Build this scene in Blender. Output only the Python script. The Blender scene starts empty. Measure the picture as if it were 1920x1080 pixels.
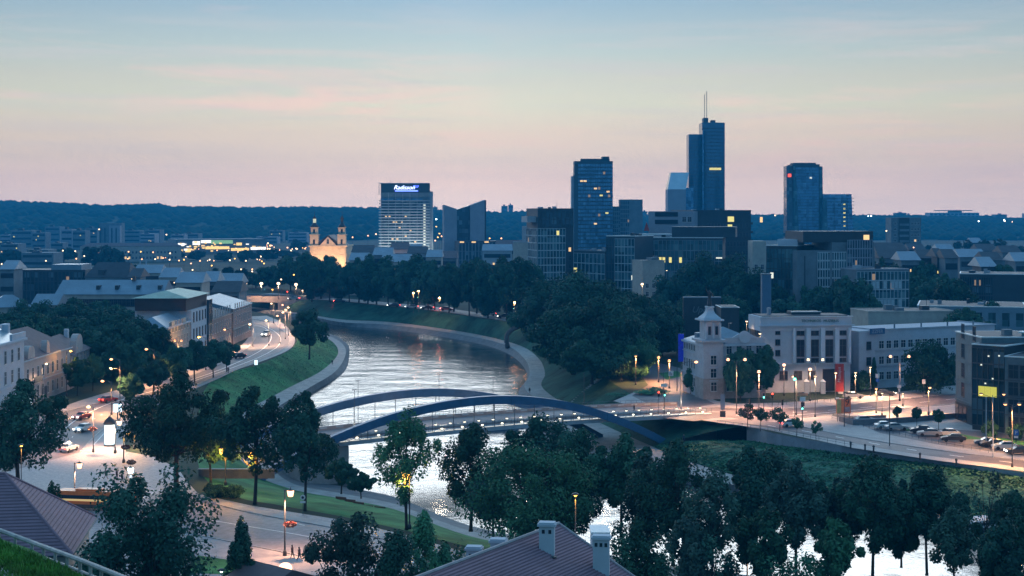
import bpy, math, random
import numpy as np
from mathutils import Vector, Matrix
from mathutils.geometry import tessellate_polygon
C = bpy.context.scene
COL = C.collection
PI = math.pi
R = math.radians
# ---------------------------------------------------------------- camera
F, CAMH, CX, YH = 2800.0, 45.0, 960.0, 400.0      # focal length in photo pixels, eye height, horizon row
cam = bpy.data.objects.new('camera', bpy.data.cameras.new('camera'))
COL.objects.link(cam)
cam.location = (0, 0, CAMH)
cam.rotation_euler = (R(90), 0, 0)
cam.data.sensor_width = 36
cam.data.lens = 36 * F / 1920
cam.data.shift_y = -(540 - YH) / 1920
cam.data.clip_start = 0.5
cam.data.clip_end = 60000
C.camera = cam
# ---------------------------------------------------------------- exposure
C.view_settings.view_transform = 'Standard'
C.view_settings.look = 'None'
C.view_settings.exposure = 0.0
C.view_settings.gamma = 1.0
# ---------------------------------------------------------------- dusk sky
W = bpy.data.worlds.new('World')
C.world = W
W.use_nodes = True
nt = W.node_tree
nt.nodes.clear()
def N(t, tree=None, **k):
    n = (tree or nt).nodes.new(t)
    for a, b in k.items():
        setattr(n, a, b)
    return n
def L(a, b, tree=None):
    (tree or nt).links.new(a, b)
def math_node(op, a, b=None, tree=None):
    n = N('ShaderNodeMath', tree, operation=op)
    for i, v in enumerate((a, b)):
        if v is None: continue
        if isinstance(v, (int, float)): n.inputs[i].default_value = v
        else: L(v, n.inputs[i], tree)
    return n.outputs[0]
def mix_node(f, a, b, tree=None, mode='MIX'):
    n = N('ShaderNodeMix', tree, data_type='RGBA', blend_type=mode)
    for s, v in ((0, f), (6, a), (7, b)):
        if isinstance(v, (int, float)): n.inputs[s].default_value = v
        elif isinstance(v, tuple): n.inputs[s].default_value = (v[0], v[1], v[2], 1)
        else: L(v, n.inputs[s], tree)
    return n.outputs[2]
def ramp_node(fac, stops, tree=None):
    n = N('ShaderNodeValToRGB', tree)
    el = n.color_ramp.elements
    while len(el) < len(stops): el.new(0.5)
    for e, (p, c) in zip(el, stops):
        e.position = p
        e.color = (c[0], c[1], c[2], 1) if isinstance(c, tuple) else (c, c, c, 1)
    L(fac, n.inputs[0], tree)
    return n.outputs[0]
tc = N('ShaderNodeTexCoord')
sep = N('ShaderNodeSeparateXYZ')
L(tc.outputs['Generated'], sep.inputs[0])
zc = sep.outputs[2]
z5 = math_node('MULTIPLY', zc, 5.0)               # 0..1 for the lowest 11.5 degrees
def srgb(r, g, b):
    f = lambda c: ((c / 255 + .055) / 1.055) ** 2.4 if c > 10 else c / 255 / 12.92
    return (f(r), f(g), f(b))
def scaled(fac, stops, k):
    """ramp whose colours may exceed one: stored divided by k, multiplied back"""
    r = ramp_node(fac, [(p, (c[0]/k, c[1]/k, c[2]/k)) for p, c in stops])
    n = N('ShaderNodeVectorMath', operation='SCALE'); n.inputs['Scale'].default_value = k
    L(r, n.inputs[0]); return n.outputs[0]
def sk(r, g, b, k): return tuple(c/q for c, q in zip(srgb(r, g, b), k))
low = scaled(z5, [(0.0, sk(212, 198, 206, (0.361,0.420,0.582))), (0.107, sk(212, 197, 201, (0.353,0.430,0.636))), (0.18, sk(208, 196, 196, (0.504,0.575,0.773))),
                  (0.27, sk(215, 204, 197, (0.627,0.685,0.856))), (0.36, sk(218, 208, 201, (0.768,0.712,0.874))), (0.446, sk(209, 208, 203, (0.802,0.793,0.904))),
                  (0.535, sk(195, 205, 207, (0.870,0.835,0.908))), (0.71, sk(163, 191, 208, (0.944,0.929,0.931)))], 4.0)
ax = N('ShaderNodeMapRange')
ax.inputs[1].default_value = 0.0; ax.inputs[2].default_value = 0.36; ax.inputs[3].default_value = 1.09; ax.inputs[4].default_value = 0.88
L(math_node('ABSOLUTE', math_node('ADD', sep.outputs[0], 0.03)), ax.inputs[0])
lw = N('ShaderNodeVectorMath', operation='SCALE'); L(low, lw.inputs[0]); L(ax.outputs[0], lw.inputs['Scale']); low = lw.outputs[0]
# the band above the frame: added brightness out of view, so the river mirrors white
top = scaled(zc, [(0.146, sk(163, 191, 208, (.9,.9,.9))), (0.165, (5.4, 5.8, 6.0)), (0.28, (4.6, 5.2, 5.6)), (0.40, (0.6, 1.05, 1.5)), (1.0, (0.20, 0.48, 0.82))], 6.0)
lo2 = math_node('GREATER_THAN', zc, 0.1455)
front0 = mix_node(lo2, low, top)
# thin clouds
mp = N('ShaderNodeMapping')
mp.inputs['Scale'].default_value = (2.6, 2.6, 22)
mp.inputs['Rotation'].default_value = (0, R(3.5), 0)
L(tc.outputs['Generated'], mp.inputs[0])
nz = N('ShaderNodeTexNoise')
nz.inputs['Scale'].default_value = 2.6
nz.inputs['Detail'].default_value = 7
nz.inputs['Roughness'].default_value = 0.55
nz.inputs['Distortion'].default_value = 0.5
L(mp.outputs[0], nz.inputs['Vector'])
cl = ramp_node(nz.outputs[0], [(0.50, 0.0), (0.66, 1.0)])
band = ramp_node(z5, [(0.05, 0.0), (0.2, 0.45), (0.40, 0.75), (0.55, 0.25), (0.75, 0.1)])
mm = N('ShaderNodeMapping'); mm.inputs['Scale'].default_value = (1.6, 1.6, 5); mm.inputs['Location'].default_value = (0.35, 0, 0.2); L(tc.outputs['Generated'], mm.inputs[0])
nm = N('ShaderNodeTexNoise'); nm.inputs['Scale'].default_value = 2.0; nm.inputs['Detail'].default_value = 1; L(mm.outputs[0], nm.inputs['Vector'])
clf = math_node('MULTIPLY', math_node('MULTIPLY', cl, band), ramp_node(nm.outputs[0], [(0.42, 0.1), (0.56, 1.0)]))
front1 = mix_node(math_node('MULTIPLY', clf, 0.62), front0, (1.45, 0.82, 0.70))
mp2 = N('ShaderNodeMapping')
mp2.inputs['Scale'].default_value = (3.5, 3.5, 55)
mp2.inputs['Rotation'].default_value = (0, R(-5), 0)
mp2.inputs['Location'].default_value = (4.1, 0, 7)
L(tc.outputs['Generated'], mp2.inputs[0])
nz2 = N('ShaderNodeTexNoise')
nz2.inputs['Scale'].default_value = 2.0
nz2.inputs['Detail'].default_value = 6
nz2.inputs['Roughness'].default_value = 0.6
L(mp2.outputs[0], nz2.inputs['Vector'])
cl2 = ramp_node(nz2.outputs[0], [(0.50, 0.0), (0.66, 1.0)])
clf2 = math_node('MULTIPLY', cl2, ramp_node(z5, [(0.0, 0.2), (0.3, 0.5), (0.55, 0.8), (0.68, 0.0)]))
front = mix_node(math_node('MULTIPLY', clf2, 0.5), front1, (0.80, 0.74, 0.72))
# the eastern half of the sky, behind the viewer: blue dusk
fy = N('ShaderNodeMapRange')
fy.inputs[1].default_value = 0.35
fy.inputs[2].default_value = 0.9
L(sep.outputs[1], fy.inputs[0])
east = ramp_node(zc, [(0.0, (0.17, 0.36, 0.56)), (0.3, (0.19, 0.46, 0.76)), (1.0, (0.20, 0.48, 0.82))])
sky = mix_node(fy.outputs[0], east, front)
below = math_node('LESS_THAN', zc, -0.02)
sky = mix_node(below, sky, (0.03, 0.06, 0.09))
bg = N('ShaderNodeBackground')
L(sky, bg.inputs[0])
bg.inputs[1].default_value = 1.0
wo = N('ShaderNodeOutputWorld')
L(bg.outputs[0], wo.inputs[0])
# ---------------------------------------------------------------- pixel helpers (photo pixel + height -> place)
def P(px, py, z=0.0):
    d = (CAMH - z) * F / (py - YH)
    return Vector(((px - CX) / F * d, d, z))
def Q(px, py, d):
    return Vector(((px - CX) / F * d, d, CAMH - (py - YH) / F * d))
def X(px, d): return (px - CX) / F * d
def ZT(py, d): return CAMH - (py - YH) / F * d
ORD = ['first','second','third','fourth','fifth','sixth','seventh','eighth','ninth','tenth','eleventh','twelfth','thirteenth','fourteenth','fifteenth','sixteenth','seventeenth','eighteenth','nineteenth']
TENS = {2:'twent',3:'thirt',4:'fort',5:'fift',6:'sixt',7:'sevent',8:'eight',9:'ninet'}
def ordn(i):
    if i < 19: return ORD[i]
    if i >= 99: return str(i + 1) + 'th'
    t, u = divmod(i + 1, 10)
    return TENS[t] + 'ieth' if u == 0 else TENS[t] + 'y-' + ORD[u - 1]
# ---------------------------------------------------------------- materials
MATS = {}
def mat(name, col, rough=0.7, noise=0.25, scale=0.6, metal=0.0, emit=None, strength=0.0, bump=0.0, bscale=None, spec=0.4, randomize=0.0, col2=None):
    if name in MATS: return MATS[name]
    m = bpy.data.materials.new(name)
    m.use_nodes = True
    t = m.node_tree
    b = t.nodes['Principled BSDF']
    b.inputs['Roughness'].default_value = rough
    b.inputs['Metallic'].default_value = metal
    b.inputs['Specular IOR Level'].default_value = spec
    tcn = N('ShaderNodeTexCoord', t)
    src = None
    if noise > 0:
        n = N('ShaderNodeTexNoise', t)
        n.inputs['Scale'].default_value = scale
        n.inputs['Detail'].default_value = 5
        n.inputs['Roughness'].default_value = 0.65
        L(tcn.outputs['Object'], n.inputs['Vector'], t)
        c2 = col2 or tuple(c * (1 - noise) for c in col)
        c1 = col if col2 else tuple(min(1, c * (1 + noise)) for c in col)
        src = ramp_node(n.outputs[0], [(0.32, c2), (0.68, c1)], t)
    if randomize > 0:
        oi = N('ShaderNodeObjectInfo', t)
        hs = N('ShaderNodeHueSaturation', t)
        mr = N('ShaderNodeMapRange', t)
        mr.inputs[3].default_value = 1 - randomize
        mr.inputs[4].default_value = 1 + randomize
        L(oi.outputs['Random'], mr.inputs[0], t)
        L(mr.outputs[0], hs.inputs['Value'], t)
        mh = N('ShaderNodeMapRange', t)
        mh.inputs[3].default_value = 0.5 - randomize * .06
        mh.inputs[4].default_value = 0.5 + randomize * .06
        L(math_node('FRACT', math_node('MULTIPLY', oi.outputs['Random'], 7.3, t), None, t), mh.inputs[0], t)
        L(mh.outputs[0], hs.inputs['Hue'], t)
        if src is None: hs.inputs['Color'].default_value = (*col, 1)
        else: L(src, hs.inputs['Color'], t)
        src = hs.outputs[0]
    if src is None: b.inputs['Base Color'].default_value = (*col, 1)
    else: L(src, b.inputs['Base Color'], t)
    if bump > 0:
        n = N('ShaderNodeTexNoise', t)
        n.inputs['Scale'].default_value = bscale or scale * 4
        n.inputs['Detail'].default_value = 4
        L(tcn.outputs['Object'], n.inputs['Vector'], t)
        bp = N('ShaderNodeBump', t)
        bp.inputs['Strength'].default_value = min(1, bump)
        bp.inputs['Distance'].default_value = bump
        L(n.outputs[0], bp.inputs['Height'], t)
        L(bp.outputs[0], b.inputs['Normal'], t)
    if emit:
        b.inputs['Emission Color'].default_value = (*emit, 1)
        b.inputs['Emission Strength'].default_value = strength
    MATS[name] = m
    return m
# ---------------------------------------------------------------- mesh builder
class MB:
    def __init__(s): s.v = []; s.f = []; s.m = []
    def add(s, vs, fs, mi=0):
        o = len(s.v)
        s.v += [tuple(v) for v in vs]
        for f in fs:
            s.f.append(tuple(i + o for i in f)); s.m.append(mi)
        return s
    def box(s, x0, x1, y0, y1, z0, z1, mi=0, taper=None):
        t = taper or (0, 0)
        return s.add([(x0,y0,z0),(x1,y0,z0),(x1,y1,z0),(x0,y1,z0),(x0+t[0],y0+t[1],z1),(x1-t[0],y0+t[1],z1),(x1-t[0],y1-t[1],z1),(x0+t[0],y1-t[1],z1)],
                     [(0,3,2,1),(4,5,6,7),(0,1,5,4),(1,2,6,5),(2,3,7,6),(3,0,4,7)], mi)
    def cbox(s, c, sx, sy, sz, mi=0, rz=0):
        vs = []
        for z in (-.5, .5):
            for x, y in ((-.5,-.5),(.5,-.5),(.5,.5),(-.5,.5)):
                a, b = x*sx, y*sy
                vs.append((c[0]+a*math.cos(rz)-b*math.sin(rz), c[1]+a*math.sin(rz)+b*math.cos(rz), c[2]+z*sz))
        return s.add(vs, [(0,3,2,1),(4,5,6,7),(0,1,5,4),(1,2,6,5),(2,3,7,6),(3,0,4,7)], mi)
    def poly(s, pts, mi=0):
        tri = tessellate_polygon([[Vector(p) for p in pts]])
        out = []
        for t in tri:
            a, b, c = (Vector(pts[i]) for i in t)
            out.append(t if (b-a).cross(c-a).z >= 0 else (t[0], t[2], t[1]))
        return s.add(pts, out, mi)
    def prism(s, pts, z0, z1, mi=0, cap=True):
        n = len(pts)
        ar = sum(pts[i][0]*pts[(i+1)%n][1]-pts[(i+1)%n][0]*pts[i][1] for i in range(n))
        if ar < 0: pts = list(reversed(pts))
        vs = [(p[0],p[1],z0) for p in pts] + [(p[0],p[1],z1) for p in pts]
        s.add(vs, [(i,(i+1)%n,(i+1)%n+n,i+n) for i in range(n)], mi)
        if cap:
            s.poly([(p[0],p[1],z1) for p in pts], mi)
        return s
    def tube(s, pts, r, n=6, mi=0, cap=True):
        pts = [Vector(p) for p in pts]
        rs = r if isinstance(r, (list, tuple)) else [r]*len(pts)
        vs = []
        for i, p in enumerate(pts):
            d = (pts[min(i+1,len(pts)-1)] - pts[max(i-1,0)]).normalized()
            up = Vector((0,0,1)) if abs(d.z) < .9 else Vector((1,0,0))
            a = d.cross(up).normalized(); b = d.cross(a)
            for k in range(n):
                t = 2*PI*k/n
                vs.append(p + (a*math.cos(t) + b*math.sin(t))*rs[i])
        fs = []
        for i in range(len(pts)-1):
            for k in range(n):
                fs.append((i*n+k, i*n+(k+1)%n, (i+1)*n+(k+1)%n, (i+1)*n+k))
        if cap:
            fs.append(tuple(range(n-1,-1,-1))); fs.append(tuple((len(pts)-1)*n+k for k in range(n)))
        return s.add(vs, fs, mi)
    def lathe(s, prof, n=12, c=(0,0,0), mi=0, sx=1, sy=1, ph=0):
        vs = []
        for r, z in prof:
            for k in range(n):
                t = 2*PI*k/n + ph
                vs.append((c[0]+sx*r*math.cos(t), c[1]+sy*r*math.sin(t), c[2]+z))
        fs = [(i*n+k, i*n+(k+1)%n, (i+1)*n+(k+1)%n, (i+1)*n+k) for i in range(len(prof)-1) for k in range(n)]
        fs.append(tuple(range(n-1,-1,-1))); fs.append(tuple((len(prof)-1)*n+k for k in range(n)))
        return s.add(vs, fs, mi)
    def ball(s, c, r, n=10, m=6, mi=0, sz=1):
        prof = [(max(1e-3, math.sin(PI*j/m))*r, -math.cos(PI*j/m)*r*sz) for j in range(m+1)]
        return s.lathe(prof, n, c, mi)
    def mesh(s, name, mats, smooth=False):
        me = bpy.data.meshes.new(name)
        me.from_pydata(s.v, [], s.f)
        if not isinstance(mats, (list, tuple)): mats = [mats]
        for m in mats: me.materials.append(m)
        if len(mats) > 1: me.polygons.foreach_set('material_index', s.m)
        if smooth: me.polygons.foreach_set('use_smooth', [True]*len(s.f))
        me.update()
        return me
def link(name, data, parent=None, loc=(0,0,0), rz=0.0, label=None):
    o = bpy.data.objects.new(name, data)
    COL.objects.link(o)
    if parent: o.parent = parent
    o.location = loc
    o.rotation_euler = (0, 0, rz)
    if label: o['label'] = label
    return o
def part(name, mb, m, parent, loc=(0,0,0), rz=0.0, label=None, smooth=False):
    me = mb.mesh(name, m, smooth) if isinstance(mb, MB) else mb
    return link(name, me, parent, loc, rz, label)
def tag(o, label, cat, group=None, kind=None):
    o['label'] = label; o['category'] = cat
    if group: o['group'] = group
    if kind: o['kind'] = kind
    return o
def thing(name, label, cat, loc=(0,0,0), rz=0.0, group=None):
    return tag(link(name, None, None, loc, rz), label, cat, group)
def struct(name, mb, m, smooth=False):
    o = part(name, mb, m, None, smooth=smooth)
    o['kind'] = 'structure'
    return o
def curve(pts, n=6):
    """Catmull-Rom through points"""
    pts = [Vector(p) for p in pts]
    q = [pts[0]*2-pts[1]] + pts + [pts[-1]*2-pts[-2]]
    out = []
    for i in range(1, len(q)-2):
        p0, p1, p2, p3 = q[i-1:i+3]
        for k in range(n):
            t = k/n
            out.append(.5*((2*p1)+(p2-p0)*t+(2*p0-5*p1+4*p2-p3)*t*t+(3*p1-p0-3*p2+p3)*t**3))
    out.append(pts[-1])
    return out
def ribbon(a, b, mi=0, mb=None):
    mb = mb or MB()
    n = len(a)
    vs = list(a)+list(b)
    fs = []
    for i in range(n-1):
        p, q, r = Vector(a[i]), Vector(a[i+1]), Vector(b[i])
        f = (i, i+1, n+i+1, n+i)
        fs.append(f if (q-p).cross(r-p).z >= 0 else f[::-1])
    return mb.add(vs, fs, mi)
def strip(pts, w, z, mb=None, mi=0):
    """flat ribbon of width w along pts"""
    pts = [Vector((p[0], p[1], z)) for p in pts]
    A, B = [], []
    for i, p in enumerate(pts):
        d = (pts[min(i+1,len(pts)-1)] - pts[max(i-1,0)]).normalized()
        s = Vector((-d.y, d.x, 0))*w/2
        A.append(p+s); B.append(p-s)
    return ribbon(A, B, mi, mb)
random.seed(7)
# ================================================================ the setting
asphalt = mat('asphalt', (0.105, 0.095, 0.105), 0.6, 0.28, 0.12, bump=0.02, bscale=3)
cobble = mat('cobbles', (0.25, 0.235, 0.245), 0.6, 0.3, 1.4, bump=0.06, bscale=3)
paving = mat('paving', (0.34, 0.31, 0.30), 0.7, 0.18, 0.4, bump=0.02)
paint = mat('road_paint', (0.8, 0.8, 0.78), 0.6, 0.25, 1.2)
grass_m = mat('grass', (0.045, 0.16, 0.055), 0.9, 0.5, 0.12, bump=0.25, bscale=1.8, spec=.1)
bank_m = mat('bank_grass', (0.024, 0.075, 0.05), 0.9, 0.6, 0.10, bump=0.5, bscale=0.5, spec=.1)
ivy_m = mat('ivy_ground', (0.035, 0.11, 0.07), 0.9, 0.75, 0.5, bump=1.0, bscale=0.7, spec=.1)
stone = mat('stone', (0.26, 0.26, 0.25), 0.8, 0.25, 0.35, bump=0.06, bscale=2)
dark_stone = mat('dark_stone', (0.11, 0.12, 0.13), 0.8, 0.3, 0.4, bump=0.05)
city_m = mat('city_ground', (0.035, 0.055, 0.04), 0.95, 0.5, 0.02, spec=.1)
concrete = mat('concrete', (0.36, 0.35, 0.34), 0.75, 0.15, 0.3, bump=0.01)
# bank stations: top of bank, inner and outer edge of the quay, water edge (photo pixels)
LEFT = [((2100,1200),(2100,1180),(2100,1165),(2100,1160)), ((1400,1130),(1400,1112),(1400,1095),(1400,1078)),
        ((1240,1100),(1240,1085),(1240,1072),(1240,1060)), ((1060,1058),(1060,1040),(1060,1030),(1060,1022)),
        ((880,1025),(880,1005),(880,995),(880,985)), ((740,990),(740,955),(740,945),(740,932)),
        ((640,968),(640,935),(640,925),(640,912)), ((530,948),(540,915),(545,905),(550,893)),
        ((430,925),(470,880),(500,860),(530,850)), ((370,860),(420,800),(480,795),(520,785)),
        ((392,718),(530,733),(570,733),(585,736)), ((490,682),(600,697),(628,697),(645,698)),
        ((545,655),(632,667),(648,665),(655,662)), ((560,633),(630,648),(643,646),(651,645)),
        ((562,622),(612,634),(622,632),(630,630)), ((560,613),(585,624),(592,622),(597,623)),
        ((535,599),(540,611),(542,609),(543,613)), ((480,585),(480,600),(480,598),(480,603)),
        ((400,575),(400,593),(400,591),(400,596)), ((100,560),(100,575),(100,573),(100,579))]
RIGHT = [((100,538),(100,556),(100,558),(100,564)), ((400,548),(400,571),(400,574),(400,581)), ((480,553),(485,577),(485,580),(485,587)),
         ((565,561),(570,588),(570,591),(570,598)), ((640,566),(640,599),(640,604),(640,611)),
         ((720,574),(720,603),(720,608),(720,617)), ((800,582),(800,612),(800,617),(800,627)),
         ((900,597),(900,628),(900,634),(900,645)), ((990,612),(975,648),(955,650),(950,662)),
         ((1040,640),(1010,672),(985,675),(978,683)), ((1090,680),(1022,700),(993,702),(988,708)),
         ((1160,725),(1018,728),(985,730),(972,735)), ((1255,772),(1090,775),(1040,775),(985,775)),
         ((1400,797),(1225,838),(1060,838),(1010,838)), ((1450,812),(1340,880),(1285,890),(1262,902)),
         ((1600,838),(1520,925),(1515,935),(1510,950)), ((1920,886),(1890,985),(1885,997),(1880,1012)),
         ((2300,950),(2250,1060),(2245,1075),(2240,1090))]
def bank(S):
    tops = curve([P(*s[0], 0) for s in S]); pin = curve([P(*s[1], -6) for s in S])
    po = curve([P(*s[2], -6.2) for s in S]); wa = curve([P(*s[3], -8) for s in S])
    return tops, pin, po, wa
Lt, Li, Lo, Lw = bank(LEFT)
Rt, Ri, Ro, Rw = bank(RIGHT)
def add_z(pts, dz): return [Vector((p.x, p.y, p.z+dz)) for p in pts]
def grid_slope(a, b, mb, nsub=5, amp=0.25, seed=1):
    rnd = random.Random(seed)
    rows = []
    for j in range(nsub+1):
        t = j/nsub
        row = [p.lerp(q, t) for p, q in zip(a, b)]
        if 0 < j < nsub: row = [Vector((p.x, p.y, p.z + amp*math.sin(PI*t) + rnd.uniform(-.12,.12))) for p in row]
        rows.append(row)
    for j in range(nsub): ribbon(rows[j], rows[j+1], 0, mb)
    return mb
# the ground: one sheet reaching the horizon, cut by the river
g = MB()
far = 16000
Lpoly = [(p.x, p.y, 0) for p in Lt] + [(-far, Lt[-1].y, 0), (-far, -400, 0), (far, -400, 0), (far, 100, 0), (2500, 118, 0)]
Rpoly = [(p.x, p.y, 0) for p in Rt] + [(2500, 190, 0), (far, 180, 0), (far, far, 0), (-far, far, 0), (-far, Rt[0].y, 0)]
g.poly(Lpoly); g.poly(Rpoly)
struct('ground', g, city_m)
struct('river_bank', grid_slope(Lt, Li, MB(), 5, .3, 1), grass_m, True)
SPL = 13*6
struct('river_bank', grid_slope(Rt[:SPL+1], Ri[:SPL+1], MB(), 5, .3, 2), bank_m, True)
low_top = [Vector((p.x, p.y, p.z-max(1.0, 3.6-2.6*i/16))) for i, p in enumerate(Rt[SPL:])]
struct('river_bank', grid_slope(low_top, Ri[SPL:], MB(), 10, .9, 3), ivy_m, True)
q = MB()
ribbon(Rt[SPL:], low_top, 0, q)
struct('bank_wall', q, mat('wall_concrete', (0.17, 0.20, 0.24), .8, .2, .4))
for a, b, c in ((Li, Lo, Lw), (Ri, Ro, Rw)):
    q = MB(); ribbon(a, b, 0, q)
    struct('quay_path', q, stone)
    q = MB(); ribbon(b, add_z(c, 0), 0, q); ribbon(c, add_z(c, -3), 0, q)
    struct('quay_edge', q, dark_stone)
# water
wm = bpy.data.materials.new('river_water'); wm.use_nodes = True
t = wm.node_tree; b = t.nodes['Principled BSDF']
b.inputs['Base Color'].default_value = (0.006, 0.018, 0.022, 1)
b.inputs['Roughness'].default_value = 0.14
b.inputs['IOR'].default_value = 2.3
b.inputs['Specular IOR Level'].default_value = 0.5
geo = N('ShaderNodeNewGeometry', t)
mpp = N('ShaderNodeMapping', t); mpp.inputs['Scale'].default_value = (1, 1, 1); mpp.inputs['Rotation'].default_value = (0, 0, R(20))
L(geo.outputs['Position'], mpp.inputs[0], t)
n1 = N('ShaderNodeTexNoise', t); n1.inputs['Scale'].default_value = 0.35; n1.inputs['Detail'].default_value = 6; n1.inputs['Roughness'].default_value = .6
n2 = N('ShaderNodeTexNoise', t); n2.inputs['Scale'].default_value = 0.03; n2.inputs['Detail'].default_value = 3
L(mpp.outputs[0], n1.inputs['Vector'], t); L(mpp.outputs[0], n2.inputs['Vector'], t)
bp = N('ShaderNodeBump', t); bp.inputs['Distance'].default_value = 0.14
L(ramp_node(n2.outputs[0], [(0.38, 0.7), (0.6, 1.0)], t), bp.inputs['Strength'], t)
n3 = N('ShaderNodeTexNoise', t); n3.inputs['Scale'].default_value = 0.09; n3.inputs['Detail'].default_value = 4; L(mpp.outputs[0], n3.inputs['Vector'], t)
bp0 = N('ShaderNodeBump', t); bp0.inputs['Distance'].default_value = 0.36; bp0.inputs['Strength'].default_value = 1.0; L(n3.outputs[0], bp0.inputs['Height'], t); L(bp0.outputs[0], bp.inputs['Normal'], t)
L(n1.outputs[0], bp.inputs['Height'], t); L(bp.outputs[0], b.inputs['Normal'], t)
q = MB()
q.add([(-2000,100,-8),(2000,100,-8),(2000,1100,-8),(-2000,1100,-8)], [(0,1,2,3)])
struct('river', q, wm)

# ---------------------------------------------------------------- streets
def G(pts, z=0.0): return [P(x, y, 0) + Vector((0,0,z)) for x, y in pts]
kerb_m = mat('kerb', (0.33, 0.32, 0.31), 0.7, 0.2, 1)
lmk = MB(); kerbs = MB()
def kerb(pts, n=6): 
    c = curve(G(pts), n)
    for i in range(len(c)-1):
        a, b2 = c[i], c[i+1]
        d = (b2-a); 
        if d.length < .01: continue
        s = Vector((-d.y, d.x, 0)).normalized()*.14
        kerbs.add([a-s, b2-s, b2+s, a+s]+[v+Vector((0,0,.13)) for v in (a-s, b2-s, b2+s, a+s)], [(4,5,6,7),(0,1,5,4),(2,3,7,6),(1,2,6,5),(3,0,4,7)])
def marks(pts, w=.18, dash=None, n=8):
    c = curve(G(pts), n)
    if not dash: strip(c, w, .034, lmk); return
    # resample
    acc = 0; seg = []; on = True
    for i in range(len(c)-1):
        a, b2 = c[i], c[i+1]; l = (b2-a).length; k = max(1, int(l/.5))
        for j in range(k):
            p = a.lerp(b2, j/k)
            if on: seg.append(p)
            acc += l/k
            if acc > dash[0 if on else 1]:
                if on and len(seg) > 1: strip(seg, w, .034, lmk)
                seg = []; on = not on; acc = 0
# left side pavements first, roads on top
pv = MB()
lp_left = [(-150,905),(-60,850),(30,798),(70,778),(110,765),(160,748),(205,735),(260,722),(320,706),(382,684),(436,658),(462,638),(466,622),(450,613),(400,607),(300,600)]
lp_right = [(236,850),(235,812),(262,776),(300,757),(345,738),(405,712),(448,692),(500,674),(541,656),(553,640),(548,625),(535,610),(520,600),(500,592)]
lr_left = [(-150,930),(-60,865),(40,806),(90,785),(130,770),(200,752),(262,734),(330,714),(395,690),(448,664),(474,642),(478,624),(462,615),(400,609),(300,602)]
lr_right = [(150,848),(182,815),(215,790),(250,772),(295,750),(360,724),(420,702),(476,680),(524,660),(541,645),(540,630),(522,613),(500,602),(400,592)]
def band(l, r, z, m, name):
    a = curve(G(l, z), 6); b2 = curve(G(r, z), 6)
    pts = [tuple(p) for p in a] + [tuple(p) for p in reversed(b2)]
    q = MB(); q.poly(pts)
    return struct(name, q, m)
band(lp_left, lp_right, .012, paving, 'pavement')
band(lr_left, lr_right, .02, asphalt, 'road')
kerb(lr_left); kerb(lr_right)
# cobbled junction and riverside boulevard
jn = [(-200,960),(-150,900),(-60,858),(40,812),(150,846),(232,846),(290,856),(335,880),(352,905),(372,926),(470,948),(640,975),(760,1003),(880,1038),(1000,1068),(1100,1100),(1500,1180),(1500,1320),(300,1320),(-200,1200)]
q = MB(); q.poly([tuple(p) for p in G(jn, .016)]); struct('square', q, cobble)
bl = [(368,925),(470,952),(640,985),(760,1016),(880,1052),(1000,1085),(1300,1160),(1600,1260)]
br = [(300,1030),(420,1045),(520,1062),(640,1088),(760,1120),(880,1160),(1100,1240),(1400,1400)]
bA = [(368,936),(470,962),(640,993),(760,1022),(880,1058),(1000,1092),(1300,1170),(1600,1280)]
band(bl, br, .024, paving, 'pavement')
bR = [(250,985),(350,1000),(440,1018),(540,1038),(660,1066),(760,1094),(880,1130),(1100,1200),(1400,1360)]
band([(250,912)]+bA[0:], bR, .03, mat('stone_setts', (.22,.205,.215), .6, .25, 1.0, bump=.04, bscale=3), 'road')
kerb([(300,922)]+bA[:6]); kerb(bR)
marks([(390,975),(470,988),(560,1003),(650,1022),(760,1050),(880,1088)], .2, None)
marks([(470,962),(560,983),(650,1002),(760,1033),(880,1070)], .15, (3,6))
# lane paint on the left street
marks([(92,838),(112,815),(135,793),(165,775),(205,757),(260,741),(330,721),(400,698),(455,675),(492,655),(508,636),(504,622),(488,612),(440,605)], .28)
marks([(50,832),(90,802),(130,785),(180,765),(235,747)], .15, (3,5))
marks([(175,835),(196,812),(212,795)], .2)
marks([(120,838),(140,815),(162,795),(195,775)], .15, (2,4))
marks([(300,736),(380,709),(440,688),(490,668),(520,650),(526,634),(514,621),(496,611)], .25)
for px, py in ((118,768),(98,800),(64,820),(148,801),(178,750),(92,795)):
    c = P(px, py); lmk.add([c+Vector((-.9,-.5,.034)), c+Vector((1.1,-.2,.034)), c+Vector((.5,.6,.034))], [(0,1,2)])
# right side: far pavement, main road, island, lower road, car park
rg = [(1150,752),(1190,735),(1270,705),(1300,735),(1345,752),(1380,757),(1460,755),(1600,745),(1795,722),(2200,690),(2200,760),(2200,900),(2060,910),(1920,884),(1760,864),(1600,840),(1440,806),(1330,790),(1240,775)]
q = MB(); q.poly([tuple(p) for p in G(rg, .012)]); struct('pavement', q, paving)
side = [(1185,742),(1215,722),(1200,700),(1165,690),(1150,680),(1200,672),(1275,690),(1290,715),(1300,738),(1340,757),(1250,775)]
q = MB(); q.poly([tuple(p) for p in G(side, .018)]); struct('road', q, asphalt)
m1 = [(1230,782),(1260,768),(1340,764),(1440,767),(1560,762),(1700,748),(1800,738),(2200,705)]
m2 = [(1300,790),(1360,783),(1420,790),(1480,786),(1560,778),(1700,766),(1800,757),(2200,725)]
band(m1, m2, .022, asphalt, 'road')
kerb(m1[2:]); kerb(m2[3:])
marks([(1330,772),(1440,775),(1560,769),(1700,757),(1800,747)], .32, (4,5))
marks([(1380,779),(1440,781),(1560,773),(1690,761)], .3)
r1 = [(1400,785),(1455,792),(1500,800),(1600,820),(1700,836),(1800,850),(1920,864),(2100,888)]
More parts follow.
